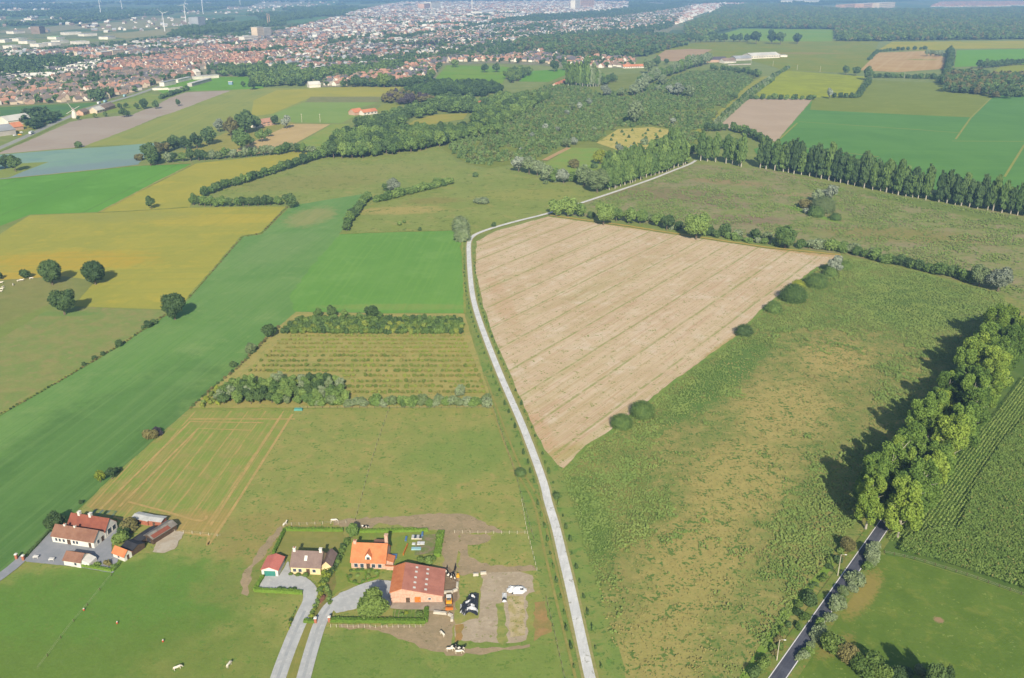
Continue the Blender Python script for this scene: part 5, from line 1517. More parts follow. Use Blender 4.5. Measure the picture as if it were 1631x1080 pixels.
# surfaces
GR = FM('pale_gravel', [(196, 200, 202), (184, 188, 190), (204, 206, 206)], 950, 4, var=0.12, fine=0.5)
RUT = FM('darker_gravel', [(172, 178, 182), (182, 186, 188)], 950, 4, var=0.1, fine=0.5)
dr1 = smooth_line([gp(*p) for p in ((428, 1140), (443.5, 1080), (465.6, 1020), (483.7, 979), (494, 956), (492, 938), (478, 928))], 6)
dr2 = smooth_line([gp(*p) for p in ((468, 1140), (484, 1080), (497, 1033), (510, 994), (525, 968), (546, 953), (577, 938), (606, 930))], 6)
ribbon('driveway', dr1, -2.1, 2.1, 1.10, GR, 'left pale gravel drive curving up to the brown roofed house')
ribbon('driveway', dr2, -1.9, 1.9, 1.10, GR, 'right pale gravel drive curving up to the orange roofed house')
ribbon('wheel_track', dr1[:20], -0.5, 0.4, 1.12, RUT, 'darker middle of the left gravel drive')
ribbon('wheel_track', dr2[:26], -0.5, 0.4, 1.12, RUT, 'darker middle of the right gravel drive')
sheet('yard', [(411, 939), (419, 919), (445, 918), (459, 895), (464, 913), (470, 918), (486, 919), (500, 932), (496, 946), (482, 941), (440, 941)], GR, 'pale gravel turning place before the garage', amp=0.15, step=1, z=1.13)
sheet('yard', [(536, 978), (525, 968), (541, 946), (577, 933), (606, 925), (624, 927), (623, 966), (567, 971)], GR, 'pale gravel court between the orange roofed house and the barn', amp=0.15, step=1, z=1.14)
sheet('lawn', [(454, 845), (546, 846), (548, 866), (540, 885), (500, 886), (470, 884), (440, 886), (435, 884)], FM('brown_lawn', [(150, 148, 92), (138, 142, 84)], 860, 4, var=0.12), 'dry brownish lawn behind the brown roofed house', amp=0.1, step=1, z=1.05)
sheet('lawn', [(560, 850), (682, 846), (704, 850), (699, 885), (690, 900), (640, 898), (545, 940), (528, 950), (532, 920), (548, 880)], FM('garden_lawn', [(146, 152, 84), (128, 148, 76)], 870, 4, var=0.12), 'lawn round the orange roofed house', amp=0.1, step=1, z=1.05)
sheet('lawn', [(506, 994), (492, 992), (500, 968), (512, 945), (520, 920), (532, 905), (536, 930), (524, 962)], FM('shrub_bed', [(118, 130, 70), (140, 132, 88)], 950, 3, var=0.2), 'planted bank between the two drives', amp=0.1, step=1, z=1.06)
sheet('lawn', [(452, 1080), (474, 1020), (488, 985), (500, 992), (488, 1040), (472, 1090)], FM('strip_lawn', [(148, 146, 86), (136, 142, 80)], 1000, 4, streak=(math.atan2(dr1[6][1] - dr1[0][1], dr1[6][0] - dr1[0][0]), 0.6, 0.5, (164, 156, 100)), var=0.12), 'mown grass strip between the two gravel drives', amp=0.1, step=1, z=1.04)
sheet('yard', [(622, 960), (706, 958), (712, 966), (700, 975), (640, 972), (622, 970)], FM('barn_yard', [(176, 166, 152), (160, 148, 134)], 965, 4, var=0.15), 'pale concrete apron before the barn', amp=0.2, step=1, z=1.02)
sheet('yard', [(700, 905), (716, 905), (729, 925), (728, 958), (712, 966), (702, 958)], FM('cow_yard', [(152, 134, 112), (138, 120, 98)], 930, 3, var=0.2), 'dirty brown cattle yard right of the barn', amp=0.2, step=1, z=1.015)
sheet('garden_bed', [(676, 853), (701, 852), (697, 884), (676, 884), (660, 886), (662, 866)], FM('bed_soil', [(150, 136, 112), (120, 136, 84)], 870, 2, var=0.25), 'vegetable plot behind the barn', amp=0.1, step=1, z=1.07)
sheet('garden_bed', [(626, 972), (677, 972), (677, 988), (626, 988)], FM('kitchen_bed', [(120, 142, 76), (104, 132, 66)], 980, 1.5, lines=[(math.pi / 2, 1.2, 0.3, 0.7, (160, 150, 116))], var=0.3), 'striped kitchen garden before the barn', amp=0.1, step=1, z=1.07)
PAVE = FM('blue_grey_paving', [(160, 164, 172), (150, 156, 164)], 870, 4, var=0.08, fine=0.5)
sheet('yard', [(40, 893), (80, 848), (106, 848), (150, 846), (184, 836), (190, 846), (178, 868), (178, 884), (190, 888), (184, 908), (180, 914), (130, 905), (102, 902), (42, 896)], PAVE, 'blue grey paved yard round the white longhouse', amp=0.1, step=1, z=1.03)
ribbon('driveway', [gp(-60, 960), gp(0, 920), gp(20, 905), gp(39, 888)], -1.8, 1.8, 1.04, PAVE, 'blue grey drive entering from the left edge to the white longhouse')
sheet('yard', [(243, 880), (250, 862), (266, 846), (286, 847), (294, 850), (278, 876), (262, 882)], FM('pale_slab', [(198, 190, 174), (184, 172, 152)], 860, 3, var=0.14), 'pale bare slab right of the dark sheds', amp=0.3, step=1, z=1.03)
sheet('garden_bed', [(138, 821), (148, 812), (187, 815), (178, 827)], FM('leek_rows', [(110, 146, 84), (150, 148, 100)], 820, 3, lines=[(angle((140, 821), (149, 812)), 2.6, 0.5, 0.9, (96, 124, 122))], var=0.15), 'vegetable rows behind the white longhouse', amp=0.1, step=1, z=1.04)

# white longhouse
r, W, rf = gabled('longhouse', 'long white farmhouse with two parallel rust red roofs, lower left', (84.5, 864), (151, 874.5), 5.6, 2.7, 2.5, 'white', 'rust', chims=((W0 := 3.4, 2.8, 0.5, 0.6), (7.2, 2.8, 0.5, 0.6)))
for x in (1.6, 2.9, 4.4, 8.2, 9.4):
    window(r, x, 0.9, 0.8, 1.1)
door(r, 6.3, 1.3, 2.1)
door(r, W - 1.5, 0.9, 2.1)
r2 = r
wb, rb = MB(), MB()
wb.prism([(5.62, 0), (11.6, 0), (11.6, 2.9), (8.6, 6.0), (5.62, 2.9)], 1.6, W + 0.1, axis='x')
wb.out('rear_wing', M['white'], r)
rb.prism([(5.3, 2.65), (8.6, 6.05), (8.6, 6.2), (5.3, 2.8)], 1.3, W + 0.35, axis='x')
rb.prism([(8.6, 6.05), (11.95, 2.6), (11.95, 2.75), (8.6, 6.2)], 1.3, W + 0.35, axis='x')
rr = rb.out('rear_roof', M['rearrust'], r)
for cx in (4.6, 8.8):
    cb = MB()
    cb.box(cx - .4, cx + .4, 8.1, 9.1, 4.8, 7.0)
    cb.box(cx - .5, cx + .5, 8.0, 9.2, 7.0, 7.15)
    cb.out('chimney', M['white'], rr)
window(r, 7.6, 1.0, 1.6, 1.8, 'side', W + 0.1)
window(r, 10.0, 1.0, 1.4, 1.6, 'side', W + 0.1)
window(r, 2.0, 0.9, 0.9, 1.2, 'side', W)
door(r, 4.2, 1.1, 2.1, 'wood', 'side', W)
# small buildings of that farm
r, W, rf = gabled('outbuilding', 'small white outbuilding with orange roof in front of the longhouse', (103, 901), (129.5, 905), 4.6, 2.2, 1.7, 'white', 'rust')
window(r, W * 0.7, 0.8, 0.8, 0.9)
door(r, 2.2, 1.0, 2.0, 'wood', 'side', W)
a = MB()
a.prism([(0, 0), (2.6, 0), (2.6, 1.6), (0, 2.6)], 0.6, 4.2, axis='y')
o = a.out('side_annex', M['white'], r)
o.location = (W + 0.01, 0, 0)
r, W, rf = gabled('outbuilding', 'tiny white cottage with bright orange roof and black rear roof', (181, 888), (199, 895), 2.9, 2.0, 1.5, 'white', 'orange')
window(r, W * 0.5, 0.8, 0.7, 0.8)
door(r, 1.4, 0.8, 1.8, 'wood', 'side', W)
a = MB()
a.prism([(3.0, 0), (8.2, 0), (8.2, 1.9), (5.6, 2.9), (3.0, 1.9)], 0.2, W - 0.1, axis='x')
a.out('rear_shed', M['wood'], r)
a = MB()
a.prism([(2.9, 1.9), (5.6, 2.95), (8.4, 1.85), (8.4, 2.0), (5.6, 3.1), (2.9, 2.05)], 0.0, W + 0.1, axis='x')
a.out('rear_roof', M['dark'], r)
r, W, rf = gabled('shed', 'low black roofed shed left of the grey and orange one', (212, 866), (223, 870), 7.2, 1.8, 0.9, 'wood', 'dark', 'v', cat='shed')
door(r, W * 0.5, 1.2, 1.6, 'grey')
r, W, rf = gabled('shed', 'long dark shed with grey and orange roof beside the pale slab', (231, 862), (245, 868), 9.5, 2.3, 0.9, 'wood', 'grey', 'v', cat='shed')
a = MB()
a.prism([(W * 0.72, 3.0), (W + 0.35, 2.55), (W + 0.35, 2.61), (W * 0.72, 3.08)], 0.2, 7.0, axis='y')
a.out('roof_patch', M['rearrust'], r)
door(r, W * 0.5, 1.6, 1.9, 'dark')
r, W, rf = gabled('shed', 'left one of two low brick sheds with pale roof at the field edge', (212, 833), (236, 838), 3.4, 2.1, 0.4, 'brick', 'pale', cat='shed')
door(r, W * 0.4, 0.9, 1.8, 'wood')
r, W, rf = gabled('shed', 'right one of two low brick sheds with pale roof at the field edge', (238, 838), (258, 840.5), 3.0, 2.3, 0.3, 'brick', 'pale', cat='shed')
door(r, W * 0.4, 0.9, 1.8, 'wood')

# brown roofed house
r, W, rf = gabled('farmhouse', 'cream house with brown roof and two pale chimneys', (464, 914), (511, 916), 7.4, 2.8, 3.2, 'cream', 'brown', chims=((0.5, 3.7, 1.0, 0.8), (W0, 3.7, 0.9, 0.01)))
rf.children[1].hide_render = False
bpy.data.objects.remove(rf.children[1])
cb = MB()
cb.box(W - .9, W - .1, 3.3, 4.1, 4.5, 7.1)
cb.box(W - 1.0, W, 3.2, 4.2, 7.1, 7.25)
cb.out('chimney', M['white'], rf)
for x in (1.2, 2.9, 7.3):
    window(r, x, 0.9, 1.0, 1.1)
door(r, 5.4, 1.1, 2.1)
s = MB()
x0_, y0_, = 4.0, 1.5
zz = lambda y: 2.8 + 3.2 * y / 3.7
s.add([(4.0, 1.3, zz(1.3) + .24), (4.9, 1.3, zz(1.3) + .24), (4.9, 2.5, zz(2.5) + .24), (4.0, 2.5, zz(2.5) + .24), (4.0, 1.3, zz(1.3) + .1), (4.9, 1.3, zz(1.3) + .1), (4.9, 2.5, zz(2.5) + .1), (4.0, 2.5, zz(2.5) + .1)],
      [(0, 1, 2, 3), (4, 5, 1, 0), (5, 6, 2, 1), (6, 7, 3, 2), (7, 4, 0, 3)])
s.out('skylight', M['sky_glass'], rf)
w_, q_ = MB(), MB()
w_.prism([(W + 0.02, 0), (W + 3.0, 0), (W + 3.0, 2.3), (W + 1.5, 3.9), (W + 0.02, 2.3)], 1.6, 8.0, axis='y')
w_.out('side_wing', M['cream'], r)
q_.prism([(W - 0.2, 2.15), (W + 1.5, 4.0), (W + 3.3, 2.1), (W + 3.3, 2.25), (W + 1.5, 4.15), (W - 0.2, 2.3)], 1.3, 8.3, axis='y')
q_.out('side_roof', M['brown'], r)
# garage
r, W, rf = gabled('garage', 'white garage with salmon roof and green door', (417.6, 918), (443.5, 919), 6.6, 2.5, 1.0, 'white', 'salmon', 'v', cat='garage')
g_ = MB()
g_.box(0.8, W - 0.8, -0.08, 0.0, 0, 2.1)
for i in range(4):
    g_.box(0.8, W - 0.8, -0.11, -0.08, 0.25 + i * 0.5, 0.32 + i * 0.5)
g_.out('garage_door', M['green'], r)
# orange house
r, W, rf = gabled('farmhouse', 'brick farmhouse with bright orange roof and pointed dormer', (560, 906), (614, 908), 8.6, 2.7, 4.0, 'pink', 'orange', chims=((0.6, 4.3, 0.8, 0.9),))
for x in (1.5, 3.4, 7.0, 9.0):
    window(r, x, 0.8, 1.1, 1.3)
door(r, W * 0.5, 1.1, 2.2)
cb = MB()
cb.box(W - 1.2, W - .2, 6.4, 7.4, 2.5, 8.2)
cb.box(W - 1.3, W - .1, 6.3, 7.5, 8.2, 8.4)
cb.out('chimney', M['pink'], rf)
dm = MB()
cx = W * 0.5
dm.prism([(cx - 0.9, 2.4), (cx + 0.9, 2.4), (cx + 0.9, 4.4), (cx, 5.6), (cx - 0.9, 4.4)], 0.5, 2.8, axis='y')
dmo = dm.out('dormer', M['frame'], r)
dr = MB()
dr.prism([(cx - 1.15, 4.15), (cx, 5.65), (cx, 5.8), (cx - 1.15, 4.3)], 0.25, 3.4, axis='y')
dr.prism([(cx, 5.65), (cx + 1.15, 4.15), (cx + 1.15, 4.3), (cx, 5.8)], 0.25, 3.4, axis='y')
dr.out('dormer_roof', M['orange'], dmo)
dp = MB()
dp.box(cx - 0.5, cx + 0.5, 0.44, 0.5, 3.0, 4.2)
dp.out('pane', M['glass'], dmo)
e = MB()
e.box(W * 0.5, W * 0.82, 8.62, 10.6, 0, 3.6)
e.out('rear_annex', M['brick'], r)
e = MB()
e.box(W * 0.5 - .1, W * 0.82 + .1, 8.62, 10.8, 3.6, 3.75)
e.out('rear_roof', M['rust'], r)
e = MB()
e.prism([(W + .02, 0), (W + 2.2, 0), (W + 2.2, 1.9), (W + .02, 2.6)], 1.5, 4.5, axis='y')
e.out('side_annex', M['pink'], r)
e = MB()
e.prism([(W + .0, 2.62), (W + 2.4, 1.88), (W + 2.4, 2.02), (W + .0, 2.76)], 1.3, 4.7, axis='y')
e.out('side_roof', M['orange'], r)
e = MB()
e.box(W + .05, W + 4.2, -0.1, 0.25, 0, 1.5)
e.box(W + .0, W + 4.3, -0.16, 0.31, 1.5, 1.62, 1)
e.out('garden_wall', [M['pink'], M['orange']], r)
# barn
bx0, by0, brz, BW = place_ab((623, 961), (705, 960))
BD = 12.2
r = empty('barn', bx0, by0, brz, 0, 'big pink walled barn with red roof and ten white skylights', 'barn')
c = BW * 0.22
a = MB()
a.prism([(0, 0), (BW, 0), (BW, 2.6), (c, 5.2), (0, 4.0)], 0, BD, axis='y')
a.out('wall', M['pink'], r)
a = MB()
a.prism([(c, 5.25), (BW + .35, 2.5), (BW + .35, 2.65), (c, 5.4)], -0.3, BD + .3, axis='y')
rf = a.out('roof', M['red'], r)
a = MB()
a.prism([(-.35, 3.85), (c, 5.25), (c, 5.4), (-.35, 4.0)], -0.3, BD + .3, axis='y')
a.out('left_roof_slope', M['orange'], r)
zr = lambda x: 5.25 + (2.5 - 5.25) * (x - c) / (BW + .35 - c) + 0.17
for fx in (0.27, 0.55):
    for k in range(5):
        y = 0.9 + k * (BD - 2.6) / 4 + (0.3 if k == 3 else 0)
        x = c + (BW - c) * fx
        s = MB()
        s.add([(x, y, zr(x)), (x + .75, y, zr(x + .75)), (x + .75, y + .8, zr(x + .75)), (x, y + .8, zr(x)), (x, y, zr(x) - .1), (x + .75, y, zr(x + .75) - .1), (x + .75, y + .8, zr(x + .75) - .1), (x, y + .8, zr(x) - .1)],
              [(0, 1, 2, 3), (4, 5, 1, 0), (5, 6, 2, 1), (6, 7, 3, 2), (7, 4, 0, 3)])
        s.out('skylight', M['sky_glass'], rf)
door(r, BW * 0.33, 1.2, 2.0, 'wood')
door(r, BW * 0.52, 1.8, 2.2, 'orangep')
window(r, BW * 0.75, 1.2, 0.8, 0.6)

# hedges of the two gardens
hedge([(454, 846), (547, 847)], 1.1, 1.3, 'clipped bright green hedge along the back of the brown lawn')
hedge([(454, 846), (436, 884)], 1.0, 1.3, 'clipped hedge down the left side of the brown lawn')
hedge([(419, 920), (406, 942), (482, 946)], 1.1, 1.2, 'clipped hedge round the lower left of the gravel turning place')
hedge([(570, 849), (682, 847)], 1.1, 1.3, 'clipped hedge behind the orange roofed house')
hedge([(703, 850), (696, 888)], 2.2, 1.5, 'thick hedge on the right of the vegetable plot')
hedge([(484, 992), (502, 992)], 1.2, 1.2, 'short hedge piece between the two drives')
hedge([(526, 990), (600, 991), (678, 992), (680, 971)], 1.3, 1.2, 'long bright hedge below the walnut tree and kitchen garden')
hedge([(41, 889), (79, 848)], 0.8, 1.0, 'dark low hedge on the upper left of the paved yard', 'dark')
hedge([(132, 903), (179, 911), (190, 899)], 1.0, 1.1, 'low hedge below the yard of the white longhouse')
hedge([(124, 823), (150, 828), (186, 832)], 0.8, 1.2, 'low hedge between longhouse and vegetable rows')
# trees and bushes of the gardens
T1('round', 'oak', 594, 961, 55, 'big dark leafy walnut tree between the gravel court and the barn', hr=0.95)
T1('round', 'light', 559, 844, 25, 'round green tree on the back hedge between the two gardens', hr=1.0)
T1('round', 'dark', 86, 828, 36, 'dark tree behind the left corner of the white longhouse')
T1('bush', 'dark', 129, 800, 9, 'tiny bush in the hedge line above the white longhouse')
T1('bush', 'brown', 204, 836, 30, 'olive bushy tree between longhouse and black sheds')
T1('bush', 'oak', 190, 856, 30, 'green bushy tree right of the white longhouse')
T1('bush', 'dark', 197, 846, 22, 'dark bush between the two bushy trees by the longhouse')
T1('bush', 'oak', 155, 897, 12, 'small bush inside the low hedge of the longhouse yard')
T1('bush', 'brown', 172, 896, 14, 'brownish bush right of the small one in the longhouse yard')
T1('bush', 'light', 182, 902, 12, 'light bush at the corner of the longhouse yard hedge')
row('bush', ['dark', 'light', 'oak'], [(553, 862), (545, 880), (538, 895), (530, 912)], 0.55, (10, 14), 'shrub in the loose line between the two gardens', 'shrubs between the two gardens')
row('bush', ['dark', 'oak', 'yellow'], [(528, 914), (516, 930), (510, 945)], 0.6, (12, 15), 'shrub right of the brown roofed house', 'shrubs right of the brown house')
row('bush', ['oak', 'yellow', 'dark', 'light'], [(514, 938), (508, 955), (500, 975), (493, 990)], 0.6, (8, 12), 'shrub on the planted bank between the drives', 'shrubs on the bank')
row('bush', ['light', 'oak'], [(520, 938), (524, 948), (526, 962)], 0.8, (8, 11), 'low shrub on the lawn side of the bank', 'low shrubs beside the bank')
row('dome', ['dark'], [(444, 940), (474, 940)], 0.95, (9, 9.6), 'clipped dark ball in the row of balls by the gravel turning place', 'clipped balls')
for (a, b, w, lab) in ((463, 914, 8, 'left round bush below the windows of the cream house'), (475, 915, 9, 'middle round bush below the windows of the cream house'), (487, 915, 11, 'right round bush below the windows of the cream house')):
    T1('dome', 'oak', a, b, w, lab)
T1('bush', 'yellow', 516, 911, 11, 'yellowish bush at the right corner of the cream house')
for i, (a, b, w, lf) in enumerate(((559, 909, 7, 'oak'), (569, 908, 8, 'oak'), (577, 906, 7, 'dark'), (588, 909, 9, 'oak'), (557, 918, 9, 'oak'), (570, 916, 8, 'light'), (586, 917, 9, 'oak'), (600, 912, 8, 'light'), (592, 906, 7, 'dark'), (578, 925, 7, 'light'), (565, 926, 8, 'oak'))):
    T1('dome', lf, a, b, w, 'small rounded shrub in the formal front garden of the orange roofed house', 'front garden shrubs')
hedge([(552, 916), (556, 928), (572, 932), (582, 926), (583, 911), (560, 911)], 0.5, 0.5, 'low box edging round the front garden beds', 'hedge')
hedge([(585, 926), (602, 920), (604, 910), (588, 911)], 0.5, 0.5, 'low box edging of the right front garden bed', 'hedge')
for (a, b, w, lf, lab) in ((698, 853, 12, 'oak', 'round bush at the upper right corner of the vegetable plot'), (671, 892, 16, 'oak', 'left bush behind the barn roof'), (684, 894, 16, 'light', 'right bush behind the barn roof'), (690, 889, 12, 'oak', 'small bush behind the barn roof near the thick hedge'),
                           (678, 889, 8, 'dark', 'darkest little bush behind the barn roof'), (640, 979, 9, 'light', 'leafy plant left in the kitchen garden'), (647, 976, 8, 'yellow', 'yellow plant in the kitchen garden'), (668, 978, 12, 'oak', 'leafy clump right in the kitchen garden')):
    T1('bush', lf, a, b, w, lab)
row('slim', ['light', 'yellow'], [(460, 1004), (466, 986), (471, 970)], 1.6, (4, 6), 'small roadside tuft left of the left drive', 'tufts left of the left drive')
T1('bush', 'dark', 463, 988, 9, 'dark bush beside the left gravel drive')
b_ = MB()
b_.blob(0, 0, 0, 1.0, 2.6, 0.5)
o = b_.out('heather_bed', flat_mat('heather', (150, 106, 84), 0.95, 0.2, 2.0), None, True)
x, y = gp(512, 956)
o.location = (x, y, 0.3)
o.rotation_euler = (0, 0, -0.25)
tag(o, 'oval reddish heather bed on the bank between the drives', 'flower bed')


# gate pillars
def pillar(px, label, h=1.7):
    x, y = gp(*px)
    b = MB()
    b.box(-.35, .35, -.35, .35, 0, h)
    b.box(-.45, .45, -.45, .45, h, h + .15, 1)
    b.prism([(-.3, h + .15), (.3, h + .15), (0, h + .5)], -.3, .3, 1)
    o = b.out('gate_pillar', [M['brick'], M['frame']])
    o.location = (x, y, 0.2)
    tag(o, label, 'pillar')


pillar((503, 993), 'brick gate pillar on the left of the right gravel drive')
pillar((525, 991), 'brick gate pillar on the right of the right gravel drive')
pillar((27, 891), 'left brick gate pillar with white cap by the blue grey drive')
pillar((38, 893), 'right brick gate pillar with white cap by the blue grey drive')


# garden things
def thing_box(name, px, dims, mat, label, cat, rz=0.0, z=0.3, legs=False, roofed=False):
    x, y = gp(*px)
    w, d, h = dims
    b = MB()
    if legs:
        b.box(-w / 2, w / 2, -d / 2, d / 2, h * 0.75, h)
        for sx in (-1, 1):
            for sy in (-1, 1):
                b.box(sx * w * .42 - .04, sx * w * .42 + .04, sy * d * .4 - .04, sy * d * .4 + .04, 0, h * .75)
    else:
        b.prism([(-w / 2, 0), (w / 2, 0), (w / 2 * .9, h), (-w / 2 * .9, h)], -d / 2, d / 2)
        b.box(-w / 2 * .95, w / 2 * .95, -d / 2 - .03, d / 2 + .03, h * .8, h * .86)
    o = b.out(name, M[mat])
    o.location = (x, y, z)
    o.rotation_euler = (0, 0, rz)
    return tag(o, label, cat)


gh = gp(664, 858)
r = empty('cold_frame', gh[0], gh[1], 0.0, 0.3, 'grey glazed cold frame in the garden behind the barn', 'cold frame')
b = MB()
b.box(-1.7, 1.7, -0.9, 0.9, 0, 0.5)
b.out('base', M['concrete'], r)
for i in range(4):
    b = MB()
    b.box(-1.65 + i * .83, -0.87 + i * .83, -.95, .95, 0.52, 0.6)
    b.out('lid', M['glass'] if i % 2 else M['pale'], r)
thing_box('garden_bench', (647, 862), (0.6, 2.4, 0.9), 'bluew', 'blue bench at the left of the vegetable plot', 'bench', legs=True)
thing_box('bean_rack', (673, 857), (0.5, 2.0, 1.6), 'bluew', 'blue frame right of the cold frame', 'garden frame', legs=True)
thing_box('plant_fleece', (659, 868), (1.1, 1.0, 0.3), 'whitep', 'leftmost of three white fleece covers on the plot', 'plant cover')
thing_box('plant_fleece', (667, 867), (1.0, 1.6, 0.3), 'whitep', 'middle of three white fleece covers on the plot', 'plant cover')
thing_box('plant_fleece', (673, 867), (1.4, 1.3, 0.35), 'whitep', 'rightmost of three white fleece covers on the plot', 'plant cover')
thing_box('plant_tunnel', (663, 876), (3.2, 1.1, 0.5), 'bluep', 'wide pale blue cover tunnel on the plot', 'plant cover')
thing_box('board_fence', (646, 878), (0.25, 5.5, 0.9), 'orangep', 'orange wooden board fence left of the vegetable plot', 'fence', -0.15)
thing_box('trampoline', (627, 890), (2.2, 2.2, 0.8), 'bluew', 'blue grey square play thing right of the orange roofed house', 'play table', legs=True)
thing_box('garden_table', (58, 890), (1.6, 1.0, 0.8), 'frame', 'left white garden table in the paved yard', 'table', legs=True)
thing_box('garden_table', (83, 894), (1.6, 1.0, 0.8), 'frame', 'right white garden table in the paved yard', 'table', legs=True)
thing_box('water_trough', (475.5, 654), (3.6, 1.3, 0.9), 'teal', 'teal water trough at the top corner of the mown field', 'trough', z=0.2)
# concrete blocks and feeders round the cattle yard
for (a, b_, w, d, rz, lab) in ((758, 918, 1.7, .7, .1, 'left white concrete block above the silage yard'), (770, 915.5, 1.9, .7, .1, 'right white concrete block above the silage yard'), (728.5, 935, .7, 2.4, 0, 'upright white block line on the right of the cattle yard'),
                               (713, 946, 3.2, .6, .1, 'long white feed barrier below the cattle yard'), (725, 943, 1.4, .6, .5, 'slanting white block at the cattle yard corner'), (701, 979, 4.0, .7, -.15, 'long white block below the yellow loader'),
                               (717.5, 982.5, 1.5, .7, -.6, 'slanting white block right of the long one'), (720, 989, .8, 1.4, 0, 'white water tank below the slanting block')):
    thing_box('concrete_block', (a, b_), (w, d, .8), 'concrete', lab, 'concrete block', rz)
thing_box('feed_bin', (729.5, 920), (.9, .9, 1.0), 'yellow', 'yellow feed bin at the cattle yard corner', 'bin')
for (a, b_, lab) in ((134, 973, 'left red and white lick post in the green pasture'), (187, 994, 'middle red and white lick post in the green pasture'), (260, 1023, 'right red and white lick post in the green pasture')):
    x, y = gp(a, b_)
    b = MB()
    b.box(-.2, .2, -.2, .2, 0, .55)
    b.prism([(-.2, .55), (.2, .55), (0, .9)], -.15, .15, 1)
    o = b.out('lick_post', [M['redp'], M['frame']])
    o.location = (x, y, .2)
    tag(o, lab, 'lick post')


# silage heaps
def heap(px_poly, h, mats, label, name='silage_heap', seed=2, cell=0.55):
    P = gpoly(px_poly)
    rng = np.random.default_rng(seed)
    A = np.array(P)
    x0, y0 = A.min(0)
    x1, y1 = A.max(0)
    nx, ny = int((x1 - x0) / cell) + 2, int((y1 - y0) / cell) + 2
    gx, gy = np.meshgrid(np.linspace(x0, x1, nx), np.linspace(y0, y1, ny))
    ins = inside(gx.ravel(), gy.ravel(), P).reshape(gx.shape)
    d = np.zeros(gx.shape)
    cur = ins.copy()
    for k in range(4):
        d += cur
        n = cur.copy()
        n[1:] &= cur[:-1]
        n[:-1] &= cur[1:]
        n[:, 1:] &= cur[:, :-1]
        n[:, :-1] &= cur[:, 1:]
        cur = n
    z = h * np.minimum(1, d / 3.0) ** 0.7 * (0.75 + 0.5 * rng.random(gx.shape)) + 0.2
    vs = [(gx[j, i], gy[j, i], z[j, i]) for j in range(ny) for i in range(nx)]
    fs, mi = [], []
    ck = vnoise(gx.ravel(), gy.ravel(), 1.3, seed)
    for j in range(ny - 1):
        for i in range(nx - 1):
            if ins[j, i] or ins[j + 1, i + 1] or ins[j, i + 1] or ins[j + 1, i]:
                fs.append((j * nx + i, j * nx + i + 1, (j + 1) * nx + i + 1, (j + 1) * nx + i))
                v = ck[j * nx + i]
                mi.append(0 if v < 0.66 or len(mats) == 1 else (1 if v < 0.86 or len(mats) < 3 else 2))
    o = mesh_obj(name, vs, fs, mats, None, mi)
    tag(o, label, 'heap')


heap([(734, 974), (733, 966), (741, 962), (748, 948), (762, 946), (762, 966), (758, 981), (742, 981)], 1.4, [M['black'], M['whitep'], M['bluep']], 'heap of black silage wrap with white and pale blue patches')
heap([(807, 941), (813, 935), (830, 934), (839, 940), (832, 945), (822, 947), (812, 944)], 1.0, [M['whitep'], M['black']], 'wide white plastic covered heap on the silage yard', 'covered_heap', 5)
heap([(800, 946), (806, 945), (807, 958), (802, 960)], 0.8, [M['whitep'], M['black']], 'narrow white plastic heap left of the wide one', 'covered_heap', 6)
# loader
lx, ly = gp(715, 960)
r = empty('farm_loader', lx, ly, 0.1, 0.32, 'yellow and orange farm loader parked at the barn corner', 'loader')
b = MB()
b.box(-.8, .8, -1.6, 1.6, .6, 1.3)
b.box(-.7, .7, .3, 1.6, 1.3, 1.7)
b.out('body', M['yellow'], r)
b = MB()
b.box(-.65, .65, -.9, .3, 1.3, 2.3)
b.box(-.75, .75, -1.0, .4, 2.3, 2.4, 1)
b.out('cab', [M['glass'], M['frame']], r)
b = MB()
b.box(-.95, -.82, -3.2, .2, 1.0, 1.2)
b.box(.82, .95, -3.2, .2, 1.0, 1.2)
b.out('loader_arm', M['orangep'], r)
b = MB()
b.prism([(-1.1, .1), (1.1, .1), (1.1, .8), (-1.1, .8)], -3.9, -3.2)
b.out('bucket', M['orangep'], r)
for sx in (-1, 1):
    for yy, rad in ((-1.1, .5), (1.1, .65)):
        b = MB()
        b.tube([(sx * .75, yy, rad), (sx * 1.15, yy, rad)], [rad, rad], 12)
        b.blob(sx * 1.13, yy, rad, .03, rad, rad)
        w = b.out('wheel', M['tyre'], r)


# cattle
def cow_mesh(name, mat, head_down=True):
    b = MB()
    prof = [(-1.15, 1.05, .18), (-.95, 1.08, .34), (-.5, 1.02, .40), (0, .98, .42), (.5, 1.02, .40), (.85, 1.1, .33), (1.1, 1.15, .22)]
    seg = 10
    vs, fs = [], []
    for (x, z, rr) in prof:
        for k in range(seg):
            a = 2 * math.pi * k / seg
            vs.append((x, rr * .8 * math.cos(a), z + rr * math.sin(a)))
    for i in range(len(prof) - 1):
        for k in range(seg):
            fs.append((i * seg + k, i * seg + (k + 1) % seg, (i + 1) * seg + (k + 1) % seg, (i + 1) * seg + k))
    fs += [tuple(range(seg))[::-1], tuple(range((len(prof) - 1) * seg, len(prof) * seg))]
    b.add(vs, fs)
    hz = .35 if head_down else 1.35
    b.tube([(.9, 0, 1.2), (1.3, 0, (1.2 + hz) / 2 + .15), (1.5, 0, hz + .2), (1.75, 0, hz - .05)], [.26, .2, .17, .1], 7)
    b.blob(1.5, .18, hz + .3, .05, .12, .05)
    b.blob(1.5, -.18, hz + .3, .05, .12, .05)
    for sx, kn in ((-.9, -.08), (.8, .03)):
        for sy in (-.24, .24):
            b.tube([(sx, sy, .9), (sx + kn, sy, .5), (sx, sy, 0)], [.15, .08, .06], 6)
    b.tube([(-1.15, 0, 1.3), (-1.3, 0, 1.0), (-1.28, 0, .5)], [.05, .03, .05], 4)
    o = b.out(name, mat, None, True)
    me = o.data
    bpy.data.objects.remove(o)
    return me


